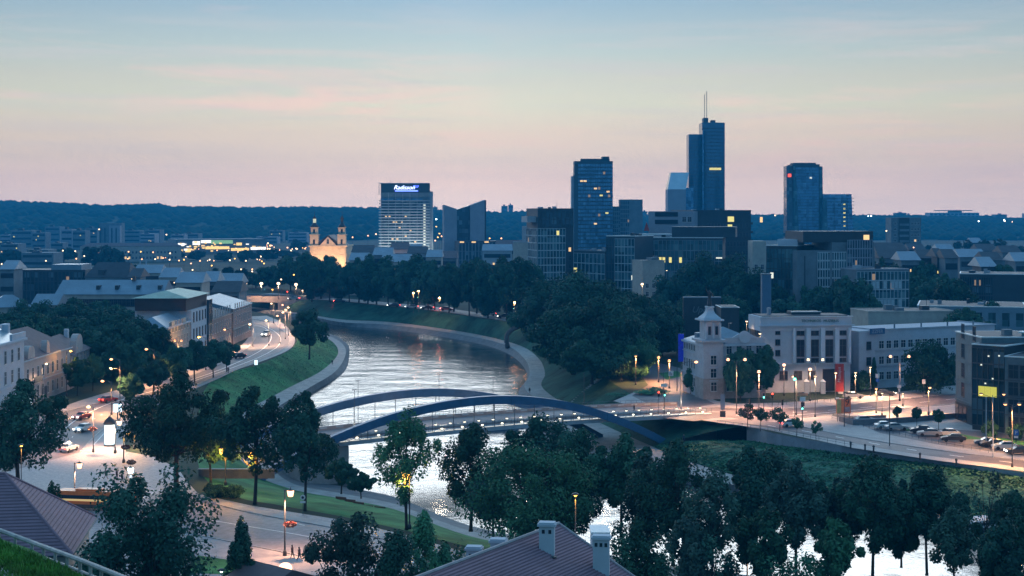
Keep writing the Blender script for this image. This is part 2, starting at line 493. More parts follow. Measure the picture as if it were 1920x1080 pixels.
r2 = [(1330,789),(1400,797),(1440,803),(1520,817),(1600,831),(1700,849),(1800,862),(1920,877),(2100,905)]
band(r1, r2, .026, asphalt, 'road')
kerb(r1[1:])
marks([(1440,798),(1500,807),(1600,825),(1700,842),(1800,856),(1920,870)], .3, (3,6))
pk = [(1585,784),(1640,797),(1800,806),(1880,812),(2100,835),(2100,880),(1900,852),(1760,834),(1650,812)]
q = MB(); q.poly([tuple(p) for p in G(pk, .02)]); struct('car_park', q, asphalt)
for gg in ([(1690,806),(1720,800),(1790,812),(1850,824),(1800,824),(1740,814)], [(1840,818),(1900,824),(1960,838),(1880,832)]):
    q = MB(); q.poly([tuple(p) for p in G(gg, .05)]); struct('lawn', q, grass_m)
for gg in ([(1290,713),(1330,722),(1340,745),(1300,735)], [(1235,700),(1270,696),(1285,704),(1250,712)]):
    q = MB(); q.poly([tuple(p) for p in G(gg, .05)]); struct('lawn', q, grass_m)
q = MB(); q.poly([tuple(p) for p in G([(352,1062),(372,1042),(440,1052),(460,1066),(440,1078),(360,1075)], .05)]); struct('lawn', q, grass_m)
# embankment road behind the tree row
er1 = curve([p + Vector((0, 6, .02)) for p in Rt[6*2:6*10:3]], 3); er2 = [Vector((p.x+6, p.y+14, .02)) for p in er1]
q = MB(); ribbon(er1, er2, 0, q); struct('road', q, paving)
struct('road_markings', lmk, paint)
struct('kerb', kerbs, kerb_m)
# raised islands with low walls on the right
lowwall = mat('low_wall', (0.15, 0.15, 0.16), .8, .2, .5)
def wall_thing(name, label, pts, h, th, m, cat='wall', group=None):
    c = G(pts); mb = MB()
    for i in range(len(c)-1):
        a, b2 = c[i], c[i+1]; d = b2-a; l = d.length
        mid = (a+b2)/2
        mb.cbox((mid.x-c[0].x, mid.y-c[0].y, h/2), l+th*.9, th, h, 0, math.atan2(d.y, d.x))
    o = part(name, mb, m, None, loc=(c[0].x, c[0].y, 0))
    return tag(o, label, cat, group)
wall_thing('retaining_wall', 'long low grey stone wall between main road and sunken car park', [(1575,790),(1600,797),(1700,792),(1800,783),(1850,778)], 1.1, .4, lowwall)
wall_thing('retaining_wall', 'short low stone wall at the tip of the car park island', [(1563,780),(1600,786),(1660,783)], .6, .35, lowwall)
# far hills and woods
hx = [(-700,383),(0,380),(120,384),(200,389),(300,386),(330,391),(480,393),(600,392),(700,394),(950,402),(1010,398),(1200,408),(1430,407),(1650,408),(1760,408),(1920,414),(2600,418)]
def ridge(px):
    for (a, ya), (b2, yb) in zip(hx, hx[1:]):
        if px <= b2: return ya + (yb-ya)*(px-a)/(b2-a)
    return 418
hm = mat('hill_forest_floor', (0.018, 0.045, 0.025), .95, .5, .01, spec=.05)
mb = MB(); rows = []
pxs = list(range(-700, 2640, 20))
for d, k in ((2450,0),(2700,.16),(2950,.45),(3200,.72),(3450,.93),(3600,1.0),(4300,1.0),(7000,.9)):
    row = []
    for px in pxs:
        zr = ZT(ridge(px)+3, 3600)
        row.append(Vector((X(px, 3600)*(d/3600)**.8, d, -.5 + (zr+.5)*k + (random.uniform(-2,2) if 0 < k < 1 else 0))))
    rows.append(row)
for a, b2 in zip(rows, rows[1:]): ribbon(a, b2, 0, mb)
struct('hills', mb, hm, True)
wood = mat('far_foliage', (0.016, 0.042, 0.024), .95, .5, .03, spec=.05)
mb = MB(); rnd = random.Random(3)
ico = [(0,0,1),(.9,0,.25),(.28,.85,.25),(-.72,.53,.25),(-.72,-.53,.25),(.28,-.85,.25),(.6,.5,-.5),(-.3,.7,-.5),(-.8,0,-.5),(-.3,-.7,-.5),(.6,-.5,-.5)]
icf = [(0,1,2),(0,2,3),(0,3,4),(0,4,5),(0,5,1),(1,6,2),(2,7,3),(3,8,4),(4,9,5),(5,10,1),(2,6,7),(3,7,8),(4,8,9),(5,9,10),(1,10,6)]
KD = [(2450,0),(2700,.16),(2950,.45),(3200,.72),(3450,.93),(3600,1.0)]
def hill_z(px, d):
    zr = ZT(ridge(px)+3, 3600)
    for (a, ka), (b2, kb) in zip(KD, KD[1:]):
        if d <= b2: return -.5+(zr+.5)*(ka+(kb-ka)*(d-a)/(b2-a))
    return zr
for i in range(9000):
    px = rnd.uniform(-300, 2250); d = rnd.choice((rnd.uniform(2480, 3620), rnd.uniform(3300, 3620)))
    r = rnd.uniform(9, 17)
    c = Vector((X(px, 3600)*(d/3600)**.8, d, hill_z(px, d)+r*.1)); a = rnd.uniform(0, 6)
    mb.add([(c.x+r*(x*math.cos(a)-y*math.sin(a)), c.y+r*(x*math.sin(a)+y*math.cos(a)), c.z+r*.65*z) for x, y, z in ico], icf)
o = part('wooded_hills', mb, wood, None, smooth=True)
tag(o, 'dark blue wooded hills closing the horizon behind the whole city', 'woods', kind='stuff')
# castle hill under the viewer
mb = MB(); rows = []
for d in (-60, -10, 10, 25, 45, 70, 100):
    rows.append([Vector((x, d, max(-.3, 41-.42*max(d, 0)-(0 if abs(x) < 60 else (abs(x)-60)*.35)))) for x in range(-160, 161, 20)])
for a, b2 in zip(rows, rows[1:]): ribbon(a, b2, 0, mb)
struct('castle_hill', mb, grass_m, True)
mb = MB()
tp = [Q(-60,985,47), Q(60,1030,44), Q(150,1062,41), Q(232,1092,38.5), Q(420,1170,34), Vector((-12,14,35.4)), Vector((-40,14,35.4)), Q(-400,900,47)]
zt = 35.1
tp = [Vector((p.x, p.y, zt)) for p in tp]
n = len(tp)
mb.poly([tuple(p) for p in tp])
mb.add([tuple(p) for p in tp]+[(p.x, p.y, 10) for p in tp], [(i,(i+1)%n,(i+1)%n+n,i+n) for i in range(n)]+[((i+1)%n,i,i+n,(i+1)%n+n) for i in range(0)])
struct('hill_terrace', mb, grass_m)
# tufts of grass on the terrace
mb = MB(); rnd = random.Random(5)
for i in range(9000):
    px = rnd.uniform(-40, 240); py = rnd.uniform(1005, 1120)
    d = (CAMH-zt)*F/(py-YH); x = X(px, d)
    e = 47+(38.5-47)*(px+60)/292
    if d > e-.15: continue
    a = rnd.uniform(0, 6.28); w = rnd.uniform(.02, .05); h = rnd.uniform(.06, .2)
    mb.add([(x-w*math.cos(a), d-w*math.sin(a), zt), (x+w*math.cos(a), d+w*math.sin(a), zt), (x+rnd.uniform(-.08,.08), d+rnd.uniform(-.08,.08), zt+h)], [(0,1,2)])
o = part('long_grass', mb, mat('terrace_blades', (0.07,0.2,0.03), .8, .5, .9), None)
tag(o, 'bright green tufted grass on the terrace at the lower left corner', 'grass', kind='stuff')
# terrace railing
rl = thing('terrace_railing', 'wooden top rail with posts along the edge of the grassy terrace at lower left', 'railing', (tp[0].x, tp[0].y, zt))
railm = mat('weathered_rail', (0.3, 0.29, 0.28), .6, .3, 3)
rp = [Q(-60,972,47), Q(60,1017,44), Q(150,1050,41), Q(232,1083,38.5), Q(420,1160,34)]
o0 = Vector((tp[0].x, tp[0].y, zt))
for i in range(len(rp)-1):
    a, b2 = rp[i]-o0, rp[i+1]-o0
    q = MB(); q.tube([a, b2], .07, 8); part('rail', q, railm, rl)
    q = MB(); q.tube([a-Vector((0,0,.3)), b2-Vector((0,0,.3))], .04, 6); part('rail', q, railm, rl)
for k in range(17):
    t2 = k/16*(len(rp)-1); i = min(int(t2), len(rp)-2); p = rp[i].lerp(rp[i+1], t2-i)-o0
    q = MB(); q.tube([(p.x, p.y, -.1), (p.x, p.y, p.z)], .05, 6); part('post', q, railm, rl)
mb = MB(); mb.poly([tuple(P(px, py, zt)+Vector((0,0,.03))) for px, py in ((-60,1050),(0,1062),(30,1078),(50,1100),(-60,1120))]); struct('path', mb, cobble)
# ================================================================ trees
bark = mat('bark', (0.035, 0.03, 0.025), .9, .3, 2)
leafm = {}
def leaf_mat(name, c, c2):
    m = mat(name, c, .75, .5, .35, spec=.15, randomize=.28, col2=c2)
    leafm[name] = m
    return m
leaf_mat('leaf_dark', (0.040, 0.122, 0.072), (0.012, 0.044, 0.030))
leaf_mat('leaf_green', (0.085, 0.26, 0.13), (0.03, 0.10, 0.06))
leaf_mat('leaf_grey', (0.062, 0.130, 0.092), (0.022, 0.050, 0.040))
leaf_mat('leaf_far', (0.022, 0.060, 0.048), (0.010, 0.030, 0.026))
def leaves_mesh(name, cents, size, m, rs, outw=None):
    n = len(cents)
    a = rs.normal(size=(n,3)); a /= np.linalg.norm(a, axis=1)[:,None]
    if outw is not None:        # leaves lie roughly flat on the outside of their bough, facing out and up
        nn = outw*1.0 + rs.normal(size=(n,3))*.45 + np.array([0, 0, .45]); nn /= np.linalg.norm(nn, axis=1)[:,None]
        a -= (a*nn).sum(1)[:,None]*nn; a /= np.linalg.norm(a, axis=1)[:,None]
    b2 = np.cross(nn, a) if outw is not None else rs.normal(size=(n,3)); b2 -= (a*b2).sum(1)[:,None]*a; b2 /= np.linalg.norm(b2, axis=1)[:,None]
    sz = size*rs.uniform(.6, 1.35, n)[:,None]
    v = np.empty((n,4,3)); v[:,0] = cents-a*sz; v[:,1] = cents-b2*sz*.62; v[:,2] = cents+a*sz; v[:,3] = cents+b2*sz*.62
    me = bpy.data.meshes.new(name)
    me.vertices.add(n*4); me.vertices.foreach_set('co', v.reshape(-1))
    me.loops.add(n*4); me.loops.foreach_set('vertex_index', np.arange(n*4, dtype=np.int32))
    me.polygons.add(n); me.polygons.foreach_set('loop_start', np.arange(0, n*4, 4, dtype=np.int32))
    try: me.polygons.foreach_set('loop_total', np.full(n, 4, dtype=np.int32))
    except Exception: pass
    me.materials.append(m); me.update(calc_edges=True)
    return me
PROTO = {}
# ivy and weeds covering the right hand slope, and rough grass tufts on the other banks: nobody could count them
def scatter_bank(name, label, A_, B_, n, size, lm, lift=.12, seed=4, flat=1.2):
    rs = np.random.RandomState(seed); m = len(A_)-1
    i = rs.randint(0, m, n); f = rs.rand(n, 1); t = rs.rand(n, 1)
    a = np.array([tuple(p) for p in A_]); b = np.array([tuple(p) for p in B_])
    pa = a[i]*(1-f)+a[i+1]*f; pb = b[i]*(1-f)+b[i+1]*f; p = pa*(1-t)+pb*t
    # tufts gather in clumps
    w = (np.sin(p[:,0]*.9+np.sin(p[:,1]*.7)*2)+np.sin(p[:,1]*1.1+p[:,0]*.3) > -.6) | (rs.rand(n) < .35)
    p = p[w]; p[:,2] += lift+np.sin(np.pi*t[w][:,0])*.5+rs.rand(len(p))*lift
    up = np.tile(np.array([0, 0, flat]), (len(p), 1))
    o = link(name, leaves_mesh(name, p, size, leafm[lm], rs, up))
    tag(o, label, 'ground cover', kind='stuff')
scatter_bank('ivy', 'dense dark green ivy covering the slope below the right hand road', low_top, Ri[SPL:], 60000, .34, 'leaf_green', .15, 4, .7)
scatter_bank('rough_grass', 'rough grass tufts on the green bank left of the river bend', Lt[9*6:], Li[9*6:], 30000, .16, 'leaf_green', .03, 5, .4)
def tree_proto(kind, var, lm):
    key = (kind, var, lm)
    if key in PROTO: return PROTO[key]
    rs = np.random.RandomState(hash((kind, var)) % 1000 if False else sum(map(ord, kind))*7+var*13)
    # everything within height 1, crown radius 1 (scaled later: xy by radius, z by height)
    spec = dict(broad=(44, .20, .60, .40, 300, .25), oval=(40, .19, .59, .41, 270, .24), tall=(38, .17, .58, .42, 240, .23), dense=(60, .06, .52, .46, 330, .25),
                sparse=(26, .2, .58, .4, 70, .2), ball=(20, .42, .70, .28, 160, .38), young=(14, .3, .65, .33, 90, .33), cone=(34, .03, .45, .5, 160, .22),
                willow=(40, .04, .5, .45, 220, .25), bush=(16, .0, .45, .5, 150, .4), far=(24, .08, .5, .45, 110, .30))[kind]
    K, z0, zc2, hz, per, cr = spec
    cl = []
    while len(cl) < K:
        p = rs.normal(size=3); p /= np.linalg.norm(p); r = rs.uniform(.35, .9)**.6
        zz = p[2]*r
        if kind == 'cone': rad = max(.1, .75*(1-(zz*.5+.5)))+.1
        elif kind in ('tall', 'oval'): rad = .95*math.sqrt(max(.05, 1-zz*zz*.7))*(1.0 if zz < .2 else 1-.35*zz)
        elif kind == 'willow': rad = .95*math.sqrt(max(.1, 1-max(0, zz)**2))
        else: rad = .95
        if len(cl) % 4 == 3 and kind in ('broad', 'dense', 'oval', 'tall'): rad *= .3; zz *= 1.05
        cl.append((p[0]*r*rad*.98, p[1]*r*rad*.98, zc2+zz*hz*.86))
    cents = []; outs = []
    asp = hz*.95
    for c in cl:
        k = int(per*rs.uniform(.6, 1.3)); q2 = rs.normal(size=(k,3)); q2 /= np.linalg.norm(q2, axis=1)[:,None]
        rr = cr*rs.uniform(.55, 1.3)*rs.uniform(.5, 1.08, k)[:,None]**.8
        q2 = q2*rr
        q2[:,2] *= asp
        if kind == 'willow': q2[:,2] -= np.abs(rs.normal(size=k))*.07
        cents.append(np.array(c)+q2); outs.append(q2/np.linalg.norm(q2, axis=1)[:,None])
    cents = np.concatenate(cents)
    outs = np.concatenate(outs); keep = cents[:,2] > z0*.7+.01; cents = cents[keep]; outs = outs[keep]
    kx = 1/np.percentile(np.hypot(cents[:,0], cents[:,1]), 97)
    cents[:,:2] *= kx; kz = 1/np.percentile(cents[:,2], 99.5); cents[:,2] *= kz
    cl = [(c[0]*kx, c[1]*kx, c[2]*kz) for c in cl]
    PROTO[key] = (cents, cl, z0, rs, outs)
    return PROTO[key]
CROWNS = {}
def tree(kind, loc, h, rad, label, lm='leaf_dark', var=None, name='tree', group=None, cat='tree', leaf=.30, rz=None, trunk_r=None, part_name='crown'):
    """crown and trunk meshes are shared between trees of like proportion; each tree is its own thing"""
    if var is None: var = random.randrange(4)
    hq = max(1, round(h/rad*3)/3)                      # proportion bucket
    key = (kind, var, lm, hq, round(leaf/rad, 2))
    if key not in CROWNS:
        cents, cl, z0, rs, outs = tree_proto(kind, var, lm)
        cc = cents.copy(); cc[:,2] *= hq               # unit radius, height hq
        cm = leaves_mesh('crown', cc, leaf/rad, leafm[lm], rs, outs)
        tb = MB(); tr = .045 if kind not in ('young', 'sparse') else .035
        split = hq*(z0+.12) if kind != 'ball' else hq*(z0+.02)
        jx, jy = rs.uniform(-.04, .04, 2)
        tb.tube([(0,0,-.03),(0,0,.06),(jx,jy,split),(jx*2,jy*2,hq*.62)], [tr*1.5, tr*1.1, tr*.85, tr*.35], 7)
        for c in cl[:: (2 if len(cl) > 20 else 1)][:16]:
            s0 = rs.uniform(split*.85, max(split, hq*.5)); s0 = min(s0, c[2]*hq*.9)
            mid = ((jx+c[0])*.5, (jy+c[1])*.5, (s0+c[2]*hq)*.5+.02)
            tb.tube([(jx,jy,s0), mid, (c[0]*.9, c[1]*.9, c[2]*hq)], [tr*.5, tr*.3, tr*.12], 5)
        CROWNS[key] = (cm, tb.mesh('trunk', bark, True))
    cm, tm = CROWNS[key]
    root = thing(name, label, cat, loc, random.uniform(0, 6.28) if rz is None else rz, group)
    root.scale = (rad, rad, h/hq)
    link(part_name, cm, root); 
    if kind != 'bush': link('trunk', tm, root)
    else: link('stem', tm, root)
    return root
def tree_px(kind, px, d, ytop, wpx, label, z=0.0, **k):
    h = ZT(ytop, d)-z
    wpx *= 1.1 if not (px > 1120 and 160 < d < 215) else .98
    if 'leaf' in k and d < 330: k['leaf'] *= .8
    return tree(kind, (X(px, d), d, z), h, wpx/2/F*d, label, **k)
def tree_row(items, tmpl, group=None, **k):
    """items: (kind, px, d, ytop, width px); labels count from the left"""
    for i, it in enumerate(sorted(items, key=lambda a: a[1])):
        tree_px(*it, tmpl.format(ordn(i)), group=group, **k)
# --- the near riverside trees, left to right
T = tree_px
T('broad', 35, 236, 716, 165, 'dark broad tree at the left edge above the brown hipped roof', leaf=.34)
T('broad', 330, 243, 702, 185, 'tallest dark round tree right of the lit advertising column', leaf=.34)
T('oval', 395, 250, 765, 80, 'narrow dark tree squeezed between the big round tree and its neighbour', leaf=.3)
T('oval', 478, 231, 728, 135, 'dark tree whose lower leaves are lit yellow by a lantern', leaf=.32)
T('oval', 572, 226, 738, 110, 'dark tree behind the no stopping sign, last before the bridge', leaf=.32)
T('oval', 602, 262, 815, 60, 'small dark tree at the water edge below the bridge end', leaf=.26)
T('oval', 640, 240, 860, 60, 'young tree beside the leftmost riverside bench', leaf=.24, lm='leaf_dark', name='young_tree')
T('oval', 677, 236, 886, 46, 'smallest young tree beside the riverside benches', leaf=.22, lm='leaf_dark', name='young_tree')
T('tall', 762, 213, 772, 112, 'tall forked tree with a yellow lantern glowing inside its crown', leaf=.26, lm='leaf_green')
T('oval', 883, 212, 797, 125, 'tall dark tree standing alone against the bright water below the bridge', leaf=.27)
T('dense', 990, 196, 838, 225, 'big bushy mid green tree left of the two white chimneys', lm='leaf_green', leaf=.26)
T('broad', 1012, 226, 785, 130, 'dark tree overlapping the near edge of the bridge deck', leaf=.3)
T('broad', 1095, 218, 805, 130, 'dark tree behind the bushy green one, under the falling arch', leaf=.3)
T('broad', 1165, 212, 815, 120, 'dark tree beneath the right foot of the blue arch', leaf=.3)
T('oval', 1262, 191, 828, 150, 'tall tree with bare forked trunk against the water right of the chimneys', leaf=.28)
T('tall', 1335, 183, 890, 110, 'paler grey green tree lit from below by a riverside lantern', lm='leaf_grey', leaf=.25)
T('broad', 1400, 193, 842, 135, 'dark tree behind the pale one, in front of the ivy slope', leaf=.3)
T('oval', 1492, 184, 868, 130, 'grey green tree over the small pale gap of water in the river row', lm='leaf_grey', leaf=.27)
T('broad', 1545, 195, 905, 90, 'short dark tree between two taller ones on the river row', leaf=.3)
T('tall', 1636, 184, 858, 132, 'tallest dark green tree in front of the middle of the ivy slope', leaf=.28)
T('oval', 1738, 186, 880, 115, 'dark twin topped tree near the right end of the ivy slope', leaf=.28)
T('tall', 1790, 176, 955, 105, 'brownish grey tree with thin lower leaves close to the river', lm='leaf_grey', leaf=.24)
T('sparse', 1850, 182, 885, 120, 'half bare tree with see-through branches before the ivy slope', lm='leaf_grey', leaf=.22)
T('broad', 1885, 168, 975, 120, 'dark tree in the lower right corner', leaf=.28)
T('oval', 1560, 172, 975, 115, 'leafy green tree low in front of the bright water, left of the wide water gap', lm='leaf_green', leaf=.26)
T('bush', 1480, 168, 1030, 130, 'low green tree top cut by the bottom edge beside the river lantern', lm='leaf_green', leaf=.24)
T('bush', 1345, 172, 1005, 90, 'low leafy shrub against the water at the foot of the pale tree', lm='leaf_dark', leaf=.24, name='shrub', cat='shrub')
T('dense', 278, 150, 888, 222, 'very large dark round tree beside the brown hipped roof', leaf=.28, lm='leaf_dark', var=2, rz=.6)
T('oval', 452, 152, 976, 55, 'small oval tree on the lawn left of the tall lantern post', leaf=.2, lm='leaf_dark')
T('broad', 652, 150, 968, 158, 'dark round tree right of the two walkers', leaf=.24, lm='leaf_grey')
T('oval', 742, 148, 1000, 95, 'dark tree cut by the bottom edge left of the long roof ridge', leaf=.22)
T('oval', 800, 158, 962, 72, 'slim light green tree rising behind the long roof ridge', leaf=.22, lm='leaf_green')
T('bush', 855, 160, 1022, 70, 'low green shrub beside the far chimneys of the long roof', leaf=.22, lm='leaf_green', name='shrub', cat='shrub')
T('dense', 1192, 150, 978, 118, 'compact round dark tree right of the second white chimney', leaf=.22, lm='leaf_dark')
T('bush', 100, 165, 905, 30, 'little spruce poking up behind the brown hipped roof', z=8, leaf=.2, name='spruce')
for i, (px, py, yt, w) in enumerate(((1402,805,758,34),(1426,808,766,30),(1462,808,764,36))):
    T('young', px, 126000/(py-400), yt, w, ('leftmost of three small trees along the road wall beside the bridge', 'middle one of three small trees along the road wall beside the bridge', 'roundest small tree on the road wall, before the white car')[i], leaf=.22, name='young_tree', group='small trees on the road wall')
T('young', 1494, 126000/420, 784, 22, 'small yellowish sapling just right of the white car', leaf=.18, lm='leaf_green', name='sapling', group='small trees on the road wall')
T('young', 1530, 126000/425, 790, 22, 'small sapling on the slope wall, rightmost of the saplings', leaf=.18, lm='leaf_green', name='sapling', group='small trees on the road wall')
for i, (px, py, yt, w) in enumerate(((1682,798,762,14),(1719,803,764,17),(1760,810,768,22))):
    T('ball', px, 126000/(py-400), yt, w, '%s clipped round topped tree by the car park' % ('smallest and leftmost', 'middle', 'largest and rightmost')[i], leaf=.16, name='clipped_tree', group='clipped trees by the car park')
T('tall', 580, 462, 583, 66, 'dark conical tree alone on the grassy spit of the river bend', leaf=.4)
T('cone', 1295, 372, 692, 26, 'dark cone shaped thuja at the left foot of the corner tower', leaf=.25, name='thuja')
T('dense', 1388, 358, 655, 56, 'dark leafy tree hiding the right flank of the corner tower house', leaf=.35)
T('dense', 1428, 366, 650, 50, 'dark tree filling the gap between the two white houses', leaf=.35)
T('willow', 1738, 372, 643, 104, 'large weeping willow in front of the long curved office wing', leaf=.33, name='weeping_willow')
T('cone', 1639, 380, 672, 11, 'slender dark columnar shrub against the curved office wing', leaf=.22, name='thuja')
T('bush', 1615, 378, 695, 36, 'dark shrub left of the slender columnar shrub', leaf=.25, name='shrub', cat='shrub')
T('bush', 1225, 372, 728, 60, 'low yellow green bush at the side road corner beyond the bridge', leaf=.25, lm='leaf_green', name='shrub', cat='shrub')
T('bush', 1170, 372, 742, 60, 'low bush beside the far end of the bridge', leaf=.25, lm='leaf_green', name='shrub', cat='shrub')
T('dense', 1185, 402, 640, 90, 'tree lit orange by street lamps at the right edge of the big grove', leaf=.33, lm='leaf_green')
T('bush', 1855, 300, 790, 30, 'small dark bush at the corner of the glazed office block', leaf=.2, name='shrub', cat='shrub')
T('bush', 1905, 296, 795, 30, 'small dark bush behind the parking sign', leaf=.2, name='shrub', cat='shrub')
# grove beside the bridge, on the far bank
tree_row([('dense',1010,520,560,100),('dense',1055,500,520,130),('dense',1105,470,512,150),('dense',1155,470,530,140),('dense',1075,420,575,150),('dense',1135,410,560,150),
          ('dense',1200,450,560,120),('dense',1240,470,590,100),('dense',1040,450,600,100),('dense',1180,415,600,110),('dense',1110,395,640,110),('dense',1270,480,600,60)],
         '{} big dark tree from the left in the grove beyond the bridge', 'grove beyond the bridge', leaf=.42)
tree_row([('dense',1262,600,520,70),('dense',1305,610,500,90),('dense',1345,600,478,110),('dense',1400,590,505,100),('dense',1290,540,560,80),('dense',1360,520,560,90),('dense',1235,560,560,60)],
         '{} dark tree from the left in the clump behind the corner tower', 'trees behind the corner tower', leaf=.5)
for k_, (px, d, yt, w, nm) in enumerate(((1590,192,900,100,'dark lower tree left of the tallest one on the ivy slope'),(1690,190,905,90,'dark lower tree between the tallest one and the twin topped one'),(1290,172,975,84,'dark low tree on the near shore right of the forked trunk'),(1430,171,955,100,'dark low tree just right of the river lantern'),(1218,196,862,96,'dark tree tucked left of the bare forked trunk'),(1905,186,925,100,'dark tree behind the half bare one at the right edge'),(925,205,880,90,'dark lower tree between the lone river tree and the bushy green one'),(1060,203,870,110,'dark tree filling the gap right of the bushy green one'),
        (1450,198,845,120,'dark tree in front of the ivy slope, left of the small pale water gap'),
        (1800,190,930,80,'dark low tree left of the half bare one'),
        )):
    T(('broad','dense','oval')[k_ % 3], px, d, yt, w, nm, leaf=.28, lm='leaf_dark' if k_ % 2 else 'leaf_grey')
# row along the far embankment
it = []
base = [(585,566),(618,566),(655,568),(690,571),(728,575),(765,579),(803,583),(842,588),(880,593),(915,598),(950,603),(985,609)]
for i, (px, py) in enumerate(base):
    d = 126000/(py-400)+4
    it.append(('tall' if i % 3 else 'dense', px, d, random.choice((496,492,500,489,503)), random.randint(46, 58)))
tree_row(it, '{} tree from the left in the front line along the far embankment road', 'front tree line on the far embankment', leaf=.55)
it = [('dense', px+random.randint(-6,6), 126000/(566+(px-585)*.105-400)+34, random.choice((486,492,498,482)), 60) for px in range(600, 1000, 36)]
tree_row(it, '{} tree from the left in the back line of the far embankment avenue', 'back tree line on the far embankment', leaf=.6)
tree_row([('dense',512,880,500,60),('dense',545,860,482,60),('dense',575,830,478,50),('dense',615,840,482,40),('far',480,900,512,50),('far',440,900,520,40)],
         '{} dark tree from the left in the clump around the lit church', 'trees around the church', leaf=.7)
# left side masses behind the street houses
it = [('dense', px, d, yt, w) for px, d, yt, w in ((-20,470,580,100),(20,425,606,80),(75,420,610,80),(150,415,612,80),(205,412,618,80),(260,416,600,80),(125,520,562,80),(60,520,565,80),(200,540,566,70),(45,480,582,90),(100,470,588,90),(150,480,584,90),(190,455,586,90),(235,450,594,90),(275,470,592,70),(215,500,575,90),(120,430,600,80),(180,430,600,80),(240,408,606,76),(292,410,612,60),(262,402,640,66),(225,400,640,60),(60,440,592,80))]
tree_row(it, '{} tree from the left in the dark grove behind the street houses', 'grove behind the street houses', leaf=.42)
for i, (px, py, yt, w) in enumerate(((145,742,672,50),(174,733,665,44))):
    T('broad', px, 126000/(py-400), yt, w, ('round street tree in front of the cream house with gables', 'street tree nearest the dark grove on the left pavement')[i], leaf=.25, group='street trees on the left pavement')
it = [('broad', px, 126000/(py-400), yt, w) for px, py, yt, w in ((245,765,702,45),(287,738,676,50),(335,722,652,56),(365,716,640,56),(400,708,640,48),(425,697,642,40))]
tree_row(it, '{} low round tree from the left along the river side of the street', 'low trees along the river side of the street', leaf=.3)
# scattered trees further out
it = []
rnd = random.Random(11)
for px, yb, yt, w in ((180,505,462,50),(210,508,465,44),(20,500,470,50),(70,498,470,40),(120,492,466,40),(260,525,500,40),(300,530,512,36),(345,540,518,26),(375,538,512,24),(400,536,505,22),(428,540,503,20),(452,542,506,24),
                      (330,486,470,30),(370,488,472,30),(420,490,474,34),(460,492,470,34),(500,488,468,40),(540,484,470,40),(245,490,468,36),(560,470,450,30),(10,478,455,40)):
    it.append(('far', px, 126000/(yb-400), yt, w))
tree_row(it, '{} tree from the left scattered over the distant lit plain', 'trees on the distant plain', leaf=1.3, lm='leaf_far')
it = [('dense', px, d, yt, w) for px, d, yt, w in ((1520,560,540,60),(1560,540,530,70),(1600,520,525,80),(1630,560,560,60),(1480,520,560,60),(1455,560,535,50),(1715,600,510,50),(1745,580,528,60),(1790,560,530,70),(1830,520,560,60),(1700,500,590,60),(1760,470,590,60),(1810,450,580,80),(1860,500,570,60),(1905,520,570,60),(1650,640,520,50),(1680,620,500,50),(1770,640,515,60),(1820,620,520,50),(1870,640,500,60),(1730,700,492,50),(1905,640,505,60),(1645,690,488,36),(1590,600,560,40))]
tree_row(it, '{} dark tree from the left among the office blocks on the right', 'trees among the right hand offices', leaf=.5)
it = [('far', px, d, yt, w) for px, d, yt, w in ((1690,1100,470,50),(1740,1300,462,40),(1803,1250,452,50),(1862,1200,450,56),(1900,1150,462,50),(1780,900,492,50),(1850,880,486,60),(1905,860,490,60))]
tree_row(it, '{} far round tree from the left below the right hand hill', 'far trees below the right hand hill', leaf=1.0, lm='leaf_far')
# ================================================================ buildings
def pane_mat(name, dark, light, rough, metal, sx=2.4, sz=3.3, share=.8):
    m = mat(name, dark, rough, 0, metal=metal, spec=.6)
    t = m.node_tree; b = t.nodes['Principled BSDF']
    tcn = N('ShaderNodeTexCoord', t); sn = N('ShaderNodeVectorMath', t, operation='SNAP'); sn.inputs[1].default_value = (sx, 50, sz)
    L(tcn.outputs['Object'], sn.inputs[0], t)
    wn = N('ShaderNodeTexWhiteNoise', t); wn.noise_dimensions = '3D'; L(sn.outputs[0], wn.inputs['Vector'], t)
    L(ramp_node(wn.outputs['Value'], [(0.0, tuple(c*.45 for c in dark)), (share*.6, dark), (share, dark), (1.0, light)], t), b.inputs['Base Color'], t)
    L(math_node('ADD', math_node('MULTIPLY', wn.outputs['Value'], .22, t), rough, t), b.inputs['Roughness'], t)
    return m
glass_d = pane_mat('dark_glass', (0.03, 0.07, 0.10), (0.10, 0.17, 0.21), 0.10, .5)
glass_b = pane_mat('blue_glass', (0.09, 0.22, 0.36), (0.16, 0.32, 0.48), 0.14, .75, 2.6, 3.2)
glass_t = pane_mat('teal_glass', (0.035, 0.11, 0.14), (0.12, 0.22, 0.24), 0.16, .6)
win_g = mat('window_glass', (0.02, 0.03, 0.045), 0.1, 0, spec=.5)
frame_w = mat('window_frame_white', (0.5, 0.5, 0.5), .6, 0)
frame_d = mat('window_frame_dark', (0.06, 0.07, 0.08), .5, 0)
lit_w = mat('lit_window_warm', (0.3, 0.2, 0.1), .6, .3, 2, emit=(1, 0.62, 0.26), strength=1.3)
lit_y = mat('lit_window_yellow', (0.3, 0.3, 0.1), .6, .3, 2, emit=(1, 0.82, 0.25), strength=1.0)
frame_l = mat('light_frame', (0.36, 0.41, 0.44), .6, .1, .4)
lit_dim = mat('lit_window_dim', (0.2, 0.15, 0.1), .5, .4, 1, emit=(1, .6, .3), strength=.28)
lit_p = mat('lit_window_pale', (0.3, 0.3, 0.3), .6, 0, emit=(0.95, 0.95, 0.75), strength=1.0)
white_w = mat('white_render', (0.42, 0.45, 0.50), .8, .10, .35, bump=.01)
cream = mat('cream_render', (0.34, 0.32, 0.29), .85, .15, .4)
greyw = mat('grey_render', (0.13, 0.165, 0.19), .85, .25, .2)
